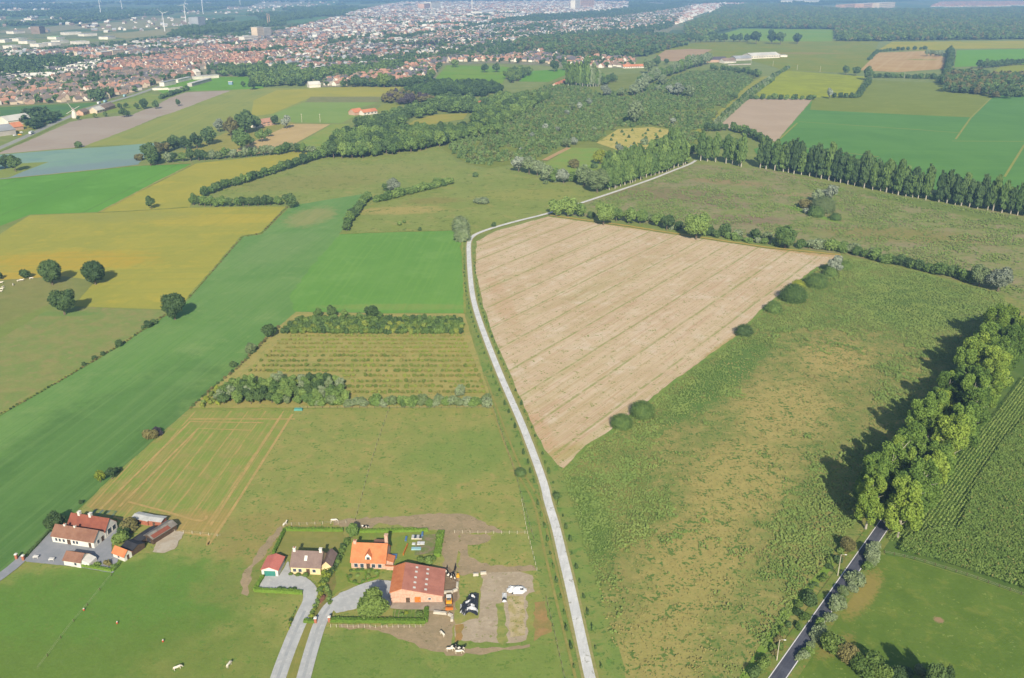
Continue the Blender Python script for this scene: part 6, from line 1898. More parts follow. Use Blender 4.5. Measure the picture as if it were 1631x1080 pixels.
T = NT('black_white_hide', 0.8)
cowpie = T.done(T.mix(T.ramp01(T.noise(1.1, 1), 0.49, 0.51), tone((30, 30, 32)), tone((236, 232, 222))))
cowwhite = flat_mat('white_hide', (236, 230, 216), 0.85, 0.05, 1.5)
cowblack = flat_mat('black_hide', (44, 42, 42), 0.8, 0.1, 1.5)
CW = {'pied': [cow_mesh('cow', cowpie), cow_mesh('cow', cowpie, False)], 'white': [cow_mesh('cow', cowwhite), cow_mesh('cow', cowwhite, False)], 'black': [cow_mesh('cow', cowblack, False), cow_mesh('cow', cowblack)]}


def cow(px, kind, rz, label, up=0, group=None, z=0.2):
    x, y = gp(*px)
    o = link('cow', CW[kind][up], None, (x, y, z), rz, (.86, .86, .86))
    tag(o, label, 'cow', group)


cow((283, 1067), 'white', 0.6, 'left white cow grazing near the lower left edge')
cow((365, 1062), 'white', 1.3, 'right white cow grazing near the lower left edge')
cow((454, 838), 'white', 1.2, 'white cow at the upper left corner of the garden hedge', 1)
cow((532, 832), 'white', 0.1, 'white cow on the muddy path left of the round green tree')
cow((581, 842), 'pied', 0.0, 'black and white cow on the muddy path right of the round tree')
for i, (a, b_, k, rz) in enumerate(((711, 913, 'pied', 1.4), (714, 918, 'pied', 1.9), (717, 920, 'pied', 0.5), (720, 922, 'pied', 1.2), (724, 924, 'pied', 1.7))):
    cow((a, b_), k, rz, 'black and white cow crowding in the yard right of the barn', 1, 'cows in the barn yard', 0.3)
cow((725, 909), 'black', 1.5, 'black cow just above the crowded barn yard', 0)
cow((705, 1013), 'white', 2.2, 'white cow alone on the dark mud yard')
for i, (a, b_, k, rz) in enumerate(((717, 1038, 'white', 0.1), (723, 1034, 'pied', 0.6), (729, 1036, 'pied', 2.6), (735, 1037, 'pied', 0.2), (731, 1042, 'white', 0.1))):
    cow((a, b_), k, rz, ['white cow at the left of the herd below the mud yard', 'pied cow at the top of the herd below the mud yard', 'pied cow in the middle of the herd below the mud yard', 'pied cow at the right of the herd below the mud yard', 'white cow at the bottom of the herd below the mud yard'][i], i % 2, None, 0.3)
for (a, b_, rz) in ((2, 452, 0.2), (30, 449, 1.0), (35, 448, 0.3), (21, 455, 2.0), (50, 445, 0.7), (3, 462, 0.1), (5, 459, 1.5), (1, 466, 0.4)):
    cow((a, b_), 'white', rz, 'whitish cow in the pasture at the left edge below the yellow field', R.randrange(2), 'left pasture cattle', 0.15)

# fences
fence([(724, 850), (780, 851), (841, 851)], 'post fence above the small green paddock', 2.6)
fence([(831, 800), (840, 851), (856, 912)], 'post fence right of the small green paddock', 2.8)
fence([(870, 955), (882, 1005), (900, 1085)], 'post fence right of the silage yard', 3.0, 1.1, 'wood')
fence([(620, 652), (600, 710), (585, 760), (566, 830)], 'thin post fence dividing the big pasture', 4.0, 1.0, 'wood')
fence([(478, 651), (560, 651), (640, 651), (784, 651)], 'post fence along the lower orchard edge', 3.2, 1.0, 'wood')
fence([(527, 1000), (600, 1001), (678, 1000)], 'pale post fence below the bright garden hedge', 1.6, 1.0)
fence([(178, 918), (140, 965), (112, 998), (60, 1068)], 'thin fence in the lower left green pasture', 7.0, 0.9, 'wood')
fence([(1408, 882), (1460, 893), (1540, 918), (1631, 950), (1700, 975)], 'wire fence between maize and the lush pasture', 3.0, 1.1, 'wood')
fence([(265, 848), (300, 850), (352, 856)], 'low fence at the bottom of the mown field', 3.0, 1.0)
fence([(786, 652), (822, 760), (850, 860)], 'thin post fence left of the track verge', 4.0, 1.1, 'wood')
fence([(452, 838), (490, 837), (556, 834)], 'thin fence above the garden hedges', 2.6, 1.1)


# lamp posts beside the asphalt road and poles far away
def lamp(px, h, label):
    x, y = gp(*px)
    r = empty('lamp_post', x, y, 0, 0.25, label, 'lamp post')
    b = MB()
    b.tube([(0, 0, 0), (0, 0, h)], [.16, .09], 8)
    b.out('pole', M['post'], r)
    b = MB()
    b.tube([(0, 0, h - .3), (.5, -.1, h + .1), (1.1, -.2, h + .15)], [.05, .05, .05], 5)
    a = b.out('arm', M['post'], r)
    b = MB()
    b.blob(1.3, -.24, h + .12, .42, .18, .12)
    b.out('lamp_head', M['frame'], a, True)


lamp((1334, 918), 7.8, 'tall pale lamp post by the asphalt road near the tree tunnel')
lamp((1237, 1053), 7.0, 'pale pole by the asphalt road near the photo\'s lower edge')
for i, px in enumerate(((1196, 104), (1231, 106), (1269.5, 112), (1306, 115), (1349, 119), (1440, 125), (510, 195), (481, 195))):
    x, y = gp(*px)
    b = MB()
    b.tube([(0, 0, 0), (0, 0, 11)], [.3, .2], 6)
    b.box(-1.0, 1.0, -.1, .1, 10.2, 10.5)
    o = b.out('power_pole', M['post'])
    o.location = (x, y, 0)
    tag(o, ['power pole before the big white shed, leftmost', 'power pole before the big white shed, right one', 'tallest looking power pole at the left corner of the yellow green field', 'power pole on the top edge of the yellow green field', 'power pole among the dark trees by the yellow green field', 'power pole in the hedge below the striped field', 'power pole at the tip of the orange stubble field', 'power pole left on the top of the orange stubble field'][i], 'power pole')
# ------------------------------------------------------------------ town, farms far away
def fm(name, c, v=100, **k):
    return flat_mat(name, c, 0.8, 0.1, 0.05, row=v, **k)


TW = {'orange': fm('far_orange_roof', (178, 142, 136)), 'red': fm('far_red_roof', (164, 132, 132)), 'slate': fm('far_slate_roof', (104, 112, 132)), 'brown': fm('far_brown_roof', (138, 130, 132)), 'darkb': fm('far_dark_roof', (116, 118, 128)),
      'white': fm('far_white_wall', (236, 236, 232)), 'cream': fm('far_cream_wall', (216, 204, 190)), 'brick': fm('far_brick_wall', (188, 164, 156)), 'grey': fm('far_grey_wall', (186, 188, 192)),
      'pale': fm('far_pale_roof', (214, 220, 222)), 'blue': fm('far_blue_panel', (120, 160, 200)), 'blueg': fm('far_bluegrey_roof', (158, 172, 188)), 'vivid': fm('near_orange_roof', (212, 138, 112), 170), 'solar': fm('solar_roof', (88, 98, 122), 95),
      'glass': fm('far_windows', (112, 124, 140)), 'green': fm('far_green_panel', (150, 206, 160)), 'wallw': fm('near_white_wall', (240, 238, 232), 170), 'pinkw': fm('far_pink_wall', (206, 172, 160)), 'asph': fm('far_street', (170, 174, 176))}


def unit_house(hip=False):
    """unit footprint, centred, height 1 at eaves, roof up to 1 + r; used through scale"""
    v = [(-.5, -.5, 0), (.5, -.5, 0), (.5, .5, 0), (-.5, .5, 0), (-.5, -.5, 1), (.5, -.5, 1), (.5, .5, 1), (-.5, .5, 1)]
    q = 0.28 if hip else 0.5
    v += [(-q, 0, 1.85), (q, 0, 1.85)]
    v += [(-.54, -.58, .93), (.54, -.58, .93), (.54, .58, .93), (-.54, .58, .93), (-q - .04 * (not hip), 0, 1.92), (q + .04 * (not hip), 0, 1.92)]
    walls = [(0, 1, 5, 4), (1, 2, 6, 5), (2, 3, 7, 6), (3, 0, 4, 7)]
    if not hip:
        walls += [(5, 6, 9, 9), (7, 4, 8, 8)]
    roofs = [(10, 11, 15, 14), (12, 13, 14, 15)]
    if hip:
        roofs += [(11, 12, 15, 15), (13, 10, 14, 14)]
    A = np.array(v)
    Q = np.array([A[list(f)] for f in walls + roofs])
    return Q, [0] * len(walls) + [1] * len(roofs)


def unit_flat():
    v = np.array([(-.5, -.5, 0), (.5, -.5, 0), (.5, .5, 0), (-.5, .5, 0), (-.5, -.5, 1), (.5, -.5, 1), (.5, .5, 1), (-.5, .5, 1)])
    f = [(0, 1, 5, 4), (1, 2, 6, 5), (2, 3, 7, 6), (3, 0, 4, 7), (4, 5, 6, 7)]
    return np.array([v[list(q)] for q in f]), [0, 0, 0, 0, 1]


UH, UHM = unit_house()
UP, UPM = unit_house(True)
UF, UFM = unit_flat()
HOUSES = []   # x, y, rot, w, d, e, roof, wall, shape, district


def in1(x, y, poly):
    c = False
    j = len(poly) - 1
    for i in range(len(poly)):
        (xi, yi), (xj, yj) = poly[i], poly[j]
        if (yi > y) != (yj > y) and x < (xj - xi) * (y - yi) / (yj - yi) + xi:
            c = not c
        j = i
    return c


def town_gap(x, y):
    return float(vnoise(np.array([x]), np.array([y]), 130, 3)[0] * 0.6 + vnoise(np.array([x]), np.array([y]), 50, 6)[0] * 0.4)


def district(poly_px, a_px, b_px, street, plot, roofs, walls, shapes, tag_, size=(9, 12), fill=0.9, eave=(3.6, 5.6), jit=0.15):
    poly = gpoly(poly_px)
    an = angle(a_px, b_px)
    P = np.array(poly)
    c = P.mean(0)
    rad = np.linalg.norm(P - c, axis=1).max()
    ux, uy = math.cos(an), math.sin(an)
    nrow = int(rad / street) + 1
    for i in range(-nrow, nrow + 1):
        for sd in (-1, 1):
            s = -rad
            rr = R.choice(roofs)
            while s < rad:
                s += plot * R.uniform(0.85, 1.2)
                if R.random() > fill:
                    continue
                off = i * street + sd * street * 0.26 + R.uniform(-2, 2)
                x, y = c[0] + ux * s - uy * off, c[1] + uy * s + ux * off
                if not in1(x, y, poly):
                    continue
                if town_gap(x, y) < (0.40 if y > 1900 else 0.30):
                    continue
                if R.random() < 0.45:
                    rr = R.choice(roofs)
                w, d = R.uniform(*size), R.uniform(7.5, 10)
                rot = an + R.uniform(-jit, jit) + (math.pi / 2 if R.random() < 0.35 else 0)
                HOUSES.append((x, y, rot, w, d, R.uniform(*eave), rr, R.choice(walls), R.choice(shapes), tag_))


mixr = ['orange', 'slate', 'slate', 'brown', 'darkb', 'slate', 'brown', 'pale', 'blueg', 'red']
mixw = ['white', 'white', 'cream', 'white', 'grey', 'brick']
district([(-60, 170), (-60, 132), (60, 130), (120, 120), (200, 112), (300, 112), (290, 120), (262, 129), (240, 137), (205, 149), (158, 160), (60, 166)], (0, 160), (200, 140), 30, 14, ['brown', 'darkb', 'slate', 'brown', 'orange', 'darkb'], ['cream', 'cream', 'white', 'brick'], 'ggp', 'the near estate', fill=0.8)
district([(-60, 132), (-60, 122), (50, 118), (90, 104), (150, 98), (180, 100), (120, 119), (60, 129)], (0, 130), (150, 100), 32, 16, ['pale', 'pale', 'slate'], ['white', 'white', 'grey'], 'ffg', 'the white estate', (10, 14))
district([(150, 112), (190, 98), (300, 80), (400, 74), (520, 66), (520, 76), (420, 92), (420, 102), (330, 110), (300, 116), (200, 111)], (100, 118), (400, 75), 26, 9, ['orange', 'red', 'orange', 'brown', 'slate', 'red'], ['white', 'white', 'cream', 'brick'], 'g', 'the red roofed streets', (8, 10), 0.8, (4, 6.5), 0.05)
district([(-60, 98), (-60, 84), (60, 84), (150, 78), (250, 66), (400, 56), (520, 44), (560, 50), (520, 66), (400, 74), (300, 80), (190, 97), (150, 98), (120, 88), (40, 92)], (0, 95), (400, 60), 30, 11, mixr, mixw, 'ggpf', 'the middle of the town', (9, 13), 0.62, (4, 6.5))
district([(420, 110), (430, 92), (520, 76), (600, 60), (640, 64), (640, 96), (560, 112), (520, 116)], (420, 108), (640, 80), 28, 11, mixr, mixw, 'ggp', 'the streets below the apartment tower', (9, 12), 0.62)
district([(440, 55), (520, 34), (580, 16), (640, 5), (900, 3), (1000, 4), (1000, 14), (900, 22), (820, 28), (760, 40), (700, 48), (640, 58), (560, 60), (500, 64)], (450, 60), (800, 20), 30, 10, ['orange', 'red', 'slate', 'slate', 'brown', 'pale', 'blueg', 'pale'], mixw, 'gggf', 'the old town centre', (10, 18), 0.6, (5, 8))
district([(640, 98), (640, 66), (700, 52), (760, 44), (830, 34), (900, 34), (980, 28), (1080, 14), (1110, 8), (1080, 36), (1000, 48), (900, 52), (840, 62), (760, 74), (700, 84)], (640, 90), (900, 40), 32, 12, mixr, mixw, 'ggpf', 'the right part of the town', (9, 13), 0.55)
district([(520, 136), (530, 120), (600, 116), (680, 96), (740, 92), (800, 92), (860, 80), (900, 92), (960, 92), (1010, 96), (1008, 106), (960, 108), (915, 106), (860, 100), (800, 98), (740, 98), (700, 102), (688, 122), (640, 136), (560, 137)], (540, 135), (800, 90), 30, 14, ['orange', 'slate', 'brown', 'slate', 'orange'], ['white', 'white', 'cream', 'brick'], 'ggp', 'the leafy town edge', (9, 13), 0.7)
district([(1060, 34), (1110, 8), (1160, 4), (1200, 6), (1120, 22), (1080, 40)], (1060, 34), (1160, 4), 60, 26, ['orange', 'red', 'pale'], ['white'], 'g', 'the houses at the left tip of the far forest', (12, 18))
district([(1480, 12), (1500, 3), (1740, 3), (1740, 7), (1600, 10)], (1480, 10), (1740, 2), 40, 14, ['orange', 'red', 'brown'], ['white', 'cream'], 'g', 'the town strip above the far forest', (10, 16))
HOUSES.sort(key=lambda q: q[1])
SH = {'g': (UH, UHM), 'p': (UP, UPM), 'f': (UF, UFM)}
near, far = HOUSES[:300], HOUSES[300:]
HM = {}
rn = {'orange': 'orange', 'red': 'dull red', 'slate': 'slate grey', 'brown': 'brown', 'darkb': 'dark', 'pale': 'flat pale', 'blueg': 'blue grey'}
for (x, y, rot, w, d, e, rf, wl, sh, tg) in near:
    k = (rf, wl, sh)
    if k not in HM:
        Q, mi = SH[sh]
        HM[k] = quad_mesh('town_house', Q, [TW[wl], TW[rf]], mi)
    o = link('town_house', HM[k], None, (x, y, 0), rot, (w, d, e if sh != 'f' else e * 1.5))
    lab = '%s walled house with %s %sroof in %s' % (wl, rn[rf], 'hipped ' if sh == 'p' else '', tg)
    tag(o, lab, 'house', lab)
Q, MI = [], []
names = ['white', 'cream', 'brick', 'grey', 'orange', 'red', 'slate', 'brown', 'darkb', 'pale', 'blueg']
print('HOUSES', len(HOUSES))
for (x, y, rot, w, d, e, rf, wl, sh, tg) in far:
    q0_, mi = SH[sh]
    q = q0_ * np.array([w, d, e if sh != 'f' else e * 1.5])
    c_, s_ = math.cos(rot), math.sin(rot)
    qq = q.copy()
    qq[:, :, 0] = q[:, :, 0] * c_ - q[:, :, 1] * s_ + x
    qq[:, :, 1] = q[:, :, 0] * s_ + q[:, :, 1] * c_ + y
    Q.append(qq)
    MI += [names.index(wl) if m_ == 0 else names.index(rf) for m_ in mi]
o = link('town', quad_mesh('town', np.concatenate(Q), [TW[n_] for n_ in names], MI))
tag(o, 'hundreds of small houses of the town farther away', None, None, 'stuff')

# streets and gardens under the town
sheet('town_ground', [(-60, 172), (-60, 74), (100, 70), (250, 60), (400, 50), (520, 32), (600, 8), (700, -4), (1000, -6), (1120, 0), (1080, 40), (1015, 92), (1010, 108), (915, 110), (860, 104), (780, 101), (705, 104), (690, 128), (640, 138), (500, 139), (440, 120), (330, 122), (262, 132), (205, 152), (158, 162)],
      FM('town_gardens', [(112, 132, 108), (140, 144, 132), (120, 136, 112)], 100, 60, speck=(9, (160, 162, 160), 0.55), var=0.2), 'gardens and streets between the houses of the town', amp=3, step=20, z=0.5)
# town trees
town_px = [(-60, 170), (-60, 84), (100, 78), (250, 62), (400, 52), (520, 34), (600, 10), (700, 4), (1000, 3), (1100, 12), (1070, 44), (1010, 60), (1010, 106), (915, 108), (860, 102), (780, 100), (705, 102), (690, 126), (640, 137), (500, 138), (440, 118), (330, 120), (262, 131), (205, 151), (158, 161)]
tx, ty = scatter(gpoly(town_px), 0.0040, np.random.default_rng(41))
gap_ = vnoise(tx, ty, 130, 3) * 0.6 + vnoise(tx, ty, 50, 6) * 0.4
kk = (gap_ < 0.46) | (np.random.default_rng(42).random(len(tx)) < 0.45)
mass('town_trees', [('round', 'dark'), ('round', 'poplar'), ('round', 'dark')], list(zip(tx[kk], ty[kk])), 10, 9, 'garden trees scattered among the town houses', 'far', 0.18, seed=8)
for nm, poly, dens, w, h, kinds, lab in (
        ('estate_wood', [(-60, 126), (-60, 100), (60, 95), (130, 99), (140, 104), (90, 112), (50, 120), (0, 127)], .005, 15, 13, [('round', 'dark'), ('round', 'dark'), ('round', 'poplar')], 'dark wood left above the white walled estate'),
        ('ridge_forest', [(265, 60), (300, 44), (350, 34), (420, 20), (520, 8), (620, 4), (590, 14), (530, 30), (450, 42), (380, 50)], .003, 18, 15, [('round', 'dark')], 'long dark forest behind the town'),
        ('park_wood', [(815, 82), (830, 66), (870, 62), (930, 60), (990, 62), (1050, 58), (1100, 64), (1096, 72), (1060, 80), (1030, 90), (1000, 92), (960, 92), (900, 88), (860, 82)], .0055, 16, 15, [('round', 'dark'), ('round', 'poplar'), ('round', 'oak'), ('round', 'brown')], 'park wood above the leafy town edge'),
        ('purple_avenue', [(535, 92), (560, 80), (620, 76), (700, 66), (790, 55), (792, 62), (720, 70), (640, 82), (600, 90), (560, 94)], .004, 9, 9, [('round', 'purple'), ('round', 'purple'), ('round', 'dark')], 'dark purple trees along the avenue through the town'),
        ('town_belt', [(400, 139), (400, 112), (440, 112), (500, 116), (640, 104), (640, 112), (560, 124), (500, 128), (480, 138)], .007, 13, 13, [('round', 'dark'), ('round', 'poplar'), ('round', 'oak')], 'belt of trees between the town and the ripening fields'),
        ('field_edge_trees', [(535, 139), (560, 133), (640, 134), (690, 126), (690, 130), (645, 139)], .009, 12, 12, [('round', 'dark'), ('round', 'poplar')], 'trees along the near edge of the town'),
        ('stadium_trees', [(345, 122), (352, 116), (420, 110), (420, 121), (380, 123)], .008, 14, 14, [('round', 'dark'), ('round', 'poplar')], 'trees behind the sports ground'),
        ('roadside_wood', [(28, 191), (40, 184), (80, 183), (98, 188), (92, 192), (60, 205), (34, 214), (40, 204)], .009, 12, 11, [('round', 'dark')], 'dark roadside wood beside the factory sheds'),
        ('estate_edge_trees', [(135, 164), (140, 156), (170, 150), (180, 154), (160, 162)], .012, 12, 12, [('round', 'dark')], 'dark trees on the corner of the near estate'),
        ('far_left_wood', [(-60, 44), (-60, 24), (100, 18), (250, 12), (420, 2), (400, 10), (250, 26), (100, 40)], .0012, 26, 14, [('round', 'dark')], 'bluish woods in the far left distance'),
        ('far_horizon_wood', [(-300, 16), (-300, -8), (300, -10), (1000, -12), (1000, 2), (700, 2), (600, 4), (420, 4), (100, 16)], .00025, 44, 18, [('round', 'dark')], 'faint woods near the far left horizon'),
        ('far_top_wood', [(1000, 12), (1010, -6), (1200, -12), (1760, -12), (1760, 0), (1480, 0), (1345, 8), (1150, 10)], .0014, 22, 16, [('round', 'dark')], 'faint woods above the far forest')):
    tx, ty = scatter(gpoly(poly), dens, np.random.default_rng(50 + len(poly)), 400000)
    if nm in ('far_left_wood', 'far_horizon_wood', 'ridge_forest', 'far_top_wood'):
        g_ = vnoise(tx, ty, 420, 12) * 0.6 + vnoise(tx, ty / 2.0, 120, 13) * 0.4
        tx, ty = tx[g_ > 0.46], ty[g_ > 0.46]
    mass(nm, kinds, list(zip(tx, ty)), w, h, lab, 'far', 0.16, seed=9)
for k, poly in enumerate(([(120, 40), (260, 30), (330, 28), (300, 40), (160, 50)], [(-40, 52), (60, 44), (150, 36), (160, 42), (60, 54)], [(160, 56), (300, 42), (330, 42), (320, 50), (200, 62)], [(320, 14), (420, 2), (520, -2), (480, 6), (380, 16)])):
    sheet('field', poly, FM('far_crop_%s' % 'abcd'[k], [[(146, 156, 140), (138, 150, 134)], [(136, 148, 138), (142, 152, 142)], [(150, 156, 136), (142, 152, 132)], [(134, 150, 148), (140, 152, 148)]][k], 60, 200, var=0.05), ['pale field behind the town, left of the wind turbines', 'pale field at the far left edge', 'pale field just below the wind turbines', 'faint pale field above the far forest'][k], amp=4, step=60, z=1.0)


# separate buildings
def block(name, px_l, px_r, depth, h, wall, roof, label, cat='building', shape='f', windows=0, bands=None):
    x0, y0, rz, W = place_ab(px_l, px_r)
    r = empty(name, x0, y0, rz, 0, label, cat)
    b = MB()
    if shape == 'f':
        b.box(0, W, 0, depth, 0, h)
        b.out('wall', TW[wall], r)
        b = MB()
        b.box(-.4, W + .4, -.4, depth + .4, h, h + .5)
        b.out('roof', TW[roof], r)
    else:
        rise = min(depth * .32, 5) if shape == 'g' else depth * 0.12
        b.prism([(0, 0), (depth, 0), (depth, h), (depth / 2, h + rise), (0, h)], 0, W, axis='x')
        b.out('wall', TW[wall], r)
        b = MB()
        b.prism([(-.6, h - .3), (depth / 2, h + rise + .05), (depth + .6, h - .3), (depth + .6, h + .1), (depth / 2, h + rise + .5), (-.6, h + .1)], -.5, W + .5, axis='x')
        b.out('roof', TW[roof], r)
    n = 0
    for k in range(windows):
        z = (k + .35) * h / windows
        b = MB()
        nn = max(2, int(W / 5))
        for i in range(nn):
            b.box((i + .25) * W / nn, (i + .75) * W / nn, -.12, 0, z, z + h / windows * .4)
        b.out('window_row', TW['glass'], r)
    return r, W


block('farmhouse', (754, 173), (770, 170), 9, 5, 'wallw', 'vivid', 'white house with red roof standing alone between the woods', 'house', 'g', 1)
block('farmhouse', (579, 184), (601, 181), 9, 4, 'wallw', 'vivid', 'white farm with long orange roof at the wood edge', 'house', 'g', 1)
block('barn', (565, 184), (578, 182), 12, 4, 'brick', 'vivid', 'orange roofed barn left of the white farm by the wood', 'barn', 'g')
block('villa', (418, 202), (438, 199), 11, 5, 'pinkw', 'orange', 'pinkish villa in the trees left of the orange stubble field', 'villa', 'g', 2)
block('annex', (408, 204), (418, 202), 8, 3, 'white', 'brown', 'low white annex beside the pinkish villa', 'annex', 'g')
block('farm_hall', (493, 140), (511, 139), 14, 5, 'wallw', 'pale', 'white hall on the edge of the ripening field', 'hall', 'g')
block('house', (524, 129), (539, 128), 12, 7, 'wallw', 'slate', 'tall white house above the white hall', 'house', 'f', 2)
block('cottage', (887, 139), (903, 132), 9, 3.5, 'cream', 'vivid', 'cottage with orange roof at the plantation edge', 'cottage', 'g')
block('farmhouse', (993, 109), (1026, 108), 11, 3.5, 'wallw', 'vivid', 'long low farm with orange roof at the left of the pale willows', 'house', 'g', 1)
block('villa', (1024, 76), (1047, 75), 12, 5, 'wallw', 'brown', 'white villa at the corner of the bare brown field', 'villa', 'g', 1)
block('white_barn', (1139, 49), (1149, 48), 14, 7, 'wallw', 'pale', 'small white gable before the far forest', 'barn', 'g')
block('solar_barn', (1106, 100), (1158, 99), 22, 6, 'brick', 'solar', 'long barn with dark solar roof and orange wall', 'barn', 'g')
block('farmhouse', (1153, 101), (1172, 100), 16, 5, 'wallw', 'brown', 'white farmhouse with brownish roof right of the solar barn', 'house', 'g', 1)
block('cow_shed', (1172, 97), (1197, 96), 24, 5, 'grey', 'blueg', 'grey cow shed between farmhouse and big white hall', 'shed', 'g')
block('big_hall', (1197, 94), (1242, 92), 34, 7, 'white', 'pale', 'biggest pale hall of the far farm', 'hall', 'g', 1)
block('side_hall', (1243, 91), (1254, 91), 20, 4, 'white', 'pale', 'low white lean-to on the right of the biggest hall', 'hall', 'f')
block('silo_wall', (1160, 104), (1196, 103), 3, 1.5, 'grey', 'grey', 'low grey wall before the far farm', 'wall', 'f')
block('factory_hall', (-20, 220), (26, 214), 30, 6, 'grey', 'blueg', 'big blue grey factory hall at the left edge', 'hall', 'g')
block('factory_hall', (14, 201), (52, 195), 22, 6, 'white', 'pale', 'long pale hall behind the blue grey factory hall', 'hall', 'g')
block('red_roof_house', (23, 208), (38, 206), 14, 4, 'brick', 'vivid', 'brick building with orange roof between the factory halls', 'house', 'g')
block('farmhouse', (133, 184), (142, 181), 10, 4, 'pinkw', 'brown', 'pinkish farmhouse by the main road near the windmill', 'house', 'g', 1)
block('farmhouse', (155, 181), (167, 178), 12, 4, 'cream', 'pale', 'cream farm building in the middle of the roadside farm', 'house', 'g', 1)
block('barn', (168, 177), (184, 172), 12, 4, 'brick', 'brown', 'long brown roofed barn at the right of the roadside farm', 'barn', 'g')
block('apartment_tower', (411, 63), (421, 62), 22, 36, 'cream', 'pale', 'tall pale apartment tower, left half', 'tower', 'f', 8)
block('apartment_tower', (421.3, 62), (433, 61), 24, 32, 'grey', 'pale', 'tall pale apartment tower, grey right half', 'tower', 'f', 8)
block('long_office', (390, 69), (412, 67), 20, 18, 'white', 'pale', 'long white office left of the apartment tower', 'office', 'f', 3)
block('apartment_row', (163, 94), (180, 92), 16, 15, 'pinkw', 'pale', 'pinkish apartment row in the middle of the town', 'apartments', 'f', 4)
block('apartment_row', (181, 92), (199, 90), 16, 17, 'cream', 'pale', 'cream apartment row right of the pinkish one', 'apartments', 'f', 4)
block('orange_hall', (184, 117), (199, 115), 20, 5, 'brick', 'vivid', 'vivid orange roofed hall among the near estate houses', 'hall', 'g')
block('white_block', (676, 17), (686, 16), 40, 40, 'pinkw', 'pale', 'pink tower block of the town centre', 'tower', 'f', 6)
block('white_block', (687, 16), (702, 15), 50, 46, 'white', 'slate', 'white tower block right of the pink one', 'tower', 'f', 6)
block('blue_hall', (677, 28), (692, 27), 40, 9, 'blue', 'pale', 'light blue long hall in the town centre', 'hall', 'f')
block('red_hall', (693, 27), (712, 25), 40, 9, 'brick', 'red', 'reddish long hall right of the light blue one', 'hall', 'f')
block('white_tower', (916, 17), (924, 16), 30, 60, 'white', 'white', 'slim bright white tower at the top centre', 'tower', 'f')
block('pink_block', (925, 12), (946, 11), 50, 50, 'pinkw', 'pale', 'pinkish block behind the bright white tower', 'building', 'f', 5)
block('white_hall', (768, 24), (792, 20), 60, 14, 'white', 'pale', 'bright white hall right of the water tower', 'hall', 'g')
block('white_hall', (902, 20), (913, 19), 50, 12, 'white', 'pale', 'white hall left of the bright white tower', 'hall', 'f')
block('red_block', (1345, 16), (1372, 14), 60, 30, 'brick', 'pinkw', 'reddish factory block on the forest edge', 'factory', 'f', 3)
block('cream_block', (1375, 15), (1398, 13), 60, 34, 'pinkw', 'pale', 'pinkish factory block next to the reddish one', 'factory', 'f', 3)
block('cream_block', (1400, 14), (1425, 12), 60, 36, 'cream', 'pale', 'cream factory block at the right of the three', 'factory', 'f', 3)
block('white_hall', (1378, 18), (1416, 17), 50, 12, 'white', 'pale', 'white hall before the three factory blocks', 'hall', 'f')
block('white_hall', (1461, 18), (1490, 17), 50, 10, 'white', 'pale', 'long white hall right of the factory blocks', 'hall', 'f')
block('white_hall', (1255, 5), (1285, 3), 60, 20, 'white', 'white', 'bright white hall at the top edge above the forest', 'hall', 'f')
block('white_hall', (1288, 4), (1330, 1), 60, 16, 'white', 'blueg', 'pale hall right of the bright one above the forest', 'hall', 'f')
block('dark_silo', (64, 54), (73, 53), 30, 24, 'brown', 'darkb', 'dark square silo building in the industrial area', 'silo', 'f')
block('blue_silo', (317, 45), (328, 44), 40, 40, 'blueg', 'blueg', 'pale blue silo block at the edge of the town', 'silo', 'f')
for i, (a, b, w, rf, lab) in enumerate(((20, 78, 14, 'pale', 'first white industrial hall from the left in the lower row'), (62, 75, 15, 'pale', 'second white industrial hall in the lower row'), (82, 73, 15, 'pale', 'third white industrial hall in the lower row'), (96, 69.5, 14, 'pale', 'white industrial hall behind the third one'),
                                        (121, 71, 22, 'pale', 'long white industrial hall at the right end of the lower row'), (104, 56, 26, 'pale', 'long pale hall in the upper industrial row'), (134, 58, 21, 'blueg', 'grey hall at the right of the upper industrial row'),
                                        (90, 63, 13, 'green', 'hall with green front in the industrial area'), (30, 66, 14, 'pale', 'pale hall left in the middle industrial row'), (8, 68, 12, 'pale', 'pale hall far left in the middle industrial row'), (44, 70, 14, 'blueg', 'grey hall in the middle industrial row'),
                                        (172, 63, 12, 'blueg', 'small grey hall right of the industrial rows'), (50, 32, 9, 'pale', 'white hall alone in the far left distance'), (-4, 31, 9, 'pale', 'white hall at the far left edge'), (22, 54, 18, 'blueg', 'long bluish hall at the back of the industrial area'),
                                        (700, 45, 40, 'blueg', 'long slate roofed station building in the town'), (626, 68, 46, 'pale', 'long pale avenue building in the town'))):
    block('industrial_hall', (a, b), (a + w, b - 1.2), 32, 8, 'white', rf, lab, 'hall', 'f')
# stadium
block('football_stand', (262, 138), (281, 134), 9, 7, 'white', 'blueg', 'main football stand with dark blue front', 'stand', 'f')
x0, y0, rz, W = place_ab((262, 138), (281, 134))
block('terrace_roof', (284, 132), (305, 127), 8, 5, 'white', 'pale', 'white covered terrace behind the pitch', 'stand', 'f')
block('terrace_roof', (306, 138), (337, 129), 8, 5, 'grey', 'pale', 'long white covered terrace in front of the pitch', 'stand', 'f')
block('club_house', (311, 127), (349, 124), 12, 5, 'white', 'pale', 'long white club house at the pitch end', 'club house', 'f')
block('club_roof', (298, 123), (310, 122), 14, 6, 'brick', 'orange', 'orange roofed house behind the football ground', 'house', 'g')
block('white_gable', (313, 121), (320, 120), 14, 7, 'white', 'white', 'white gabled house behind the football ground', 'house', 'g')
sheet('pitch', [(270, 141), (300, 136), (335, 128), (312, 127), (285, 133)], FM('pitch_grass', [(104, 160, 88)], 133, 30, var=0.05), 'green football pitch inside the terraces', amp=0.2, z=1.2)
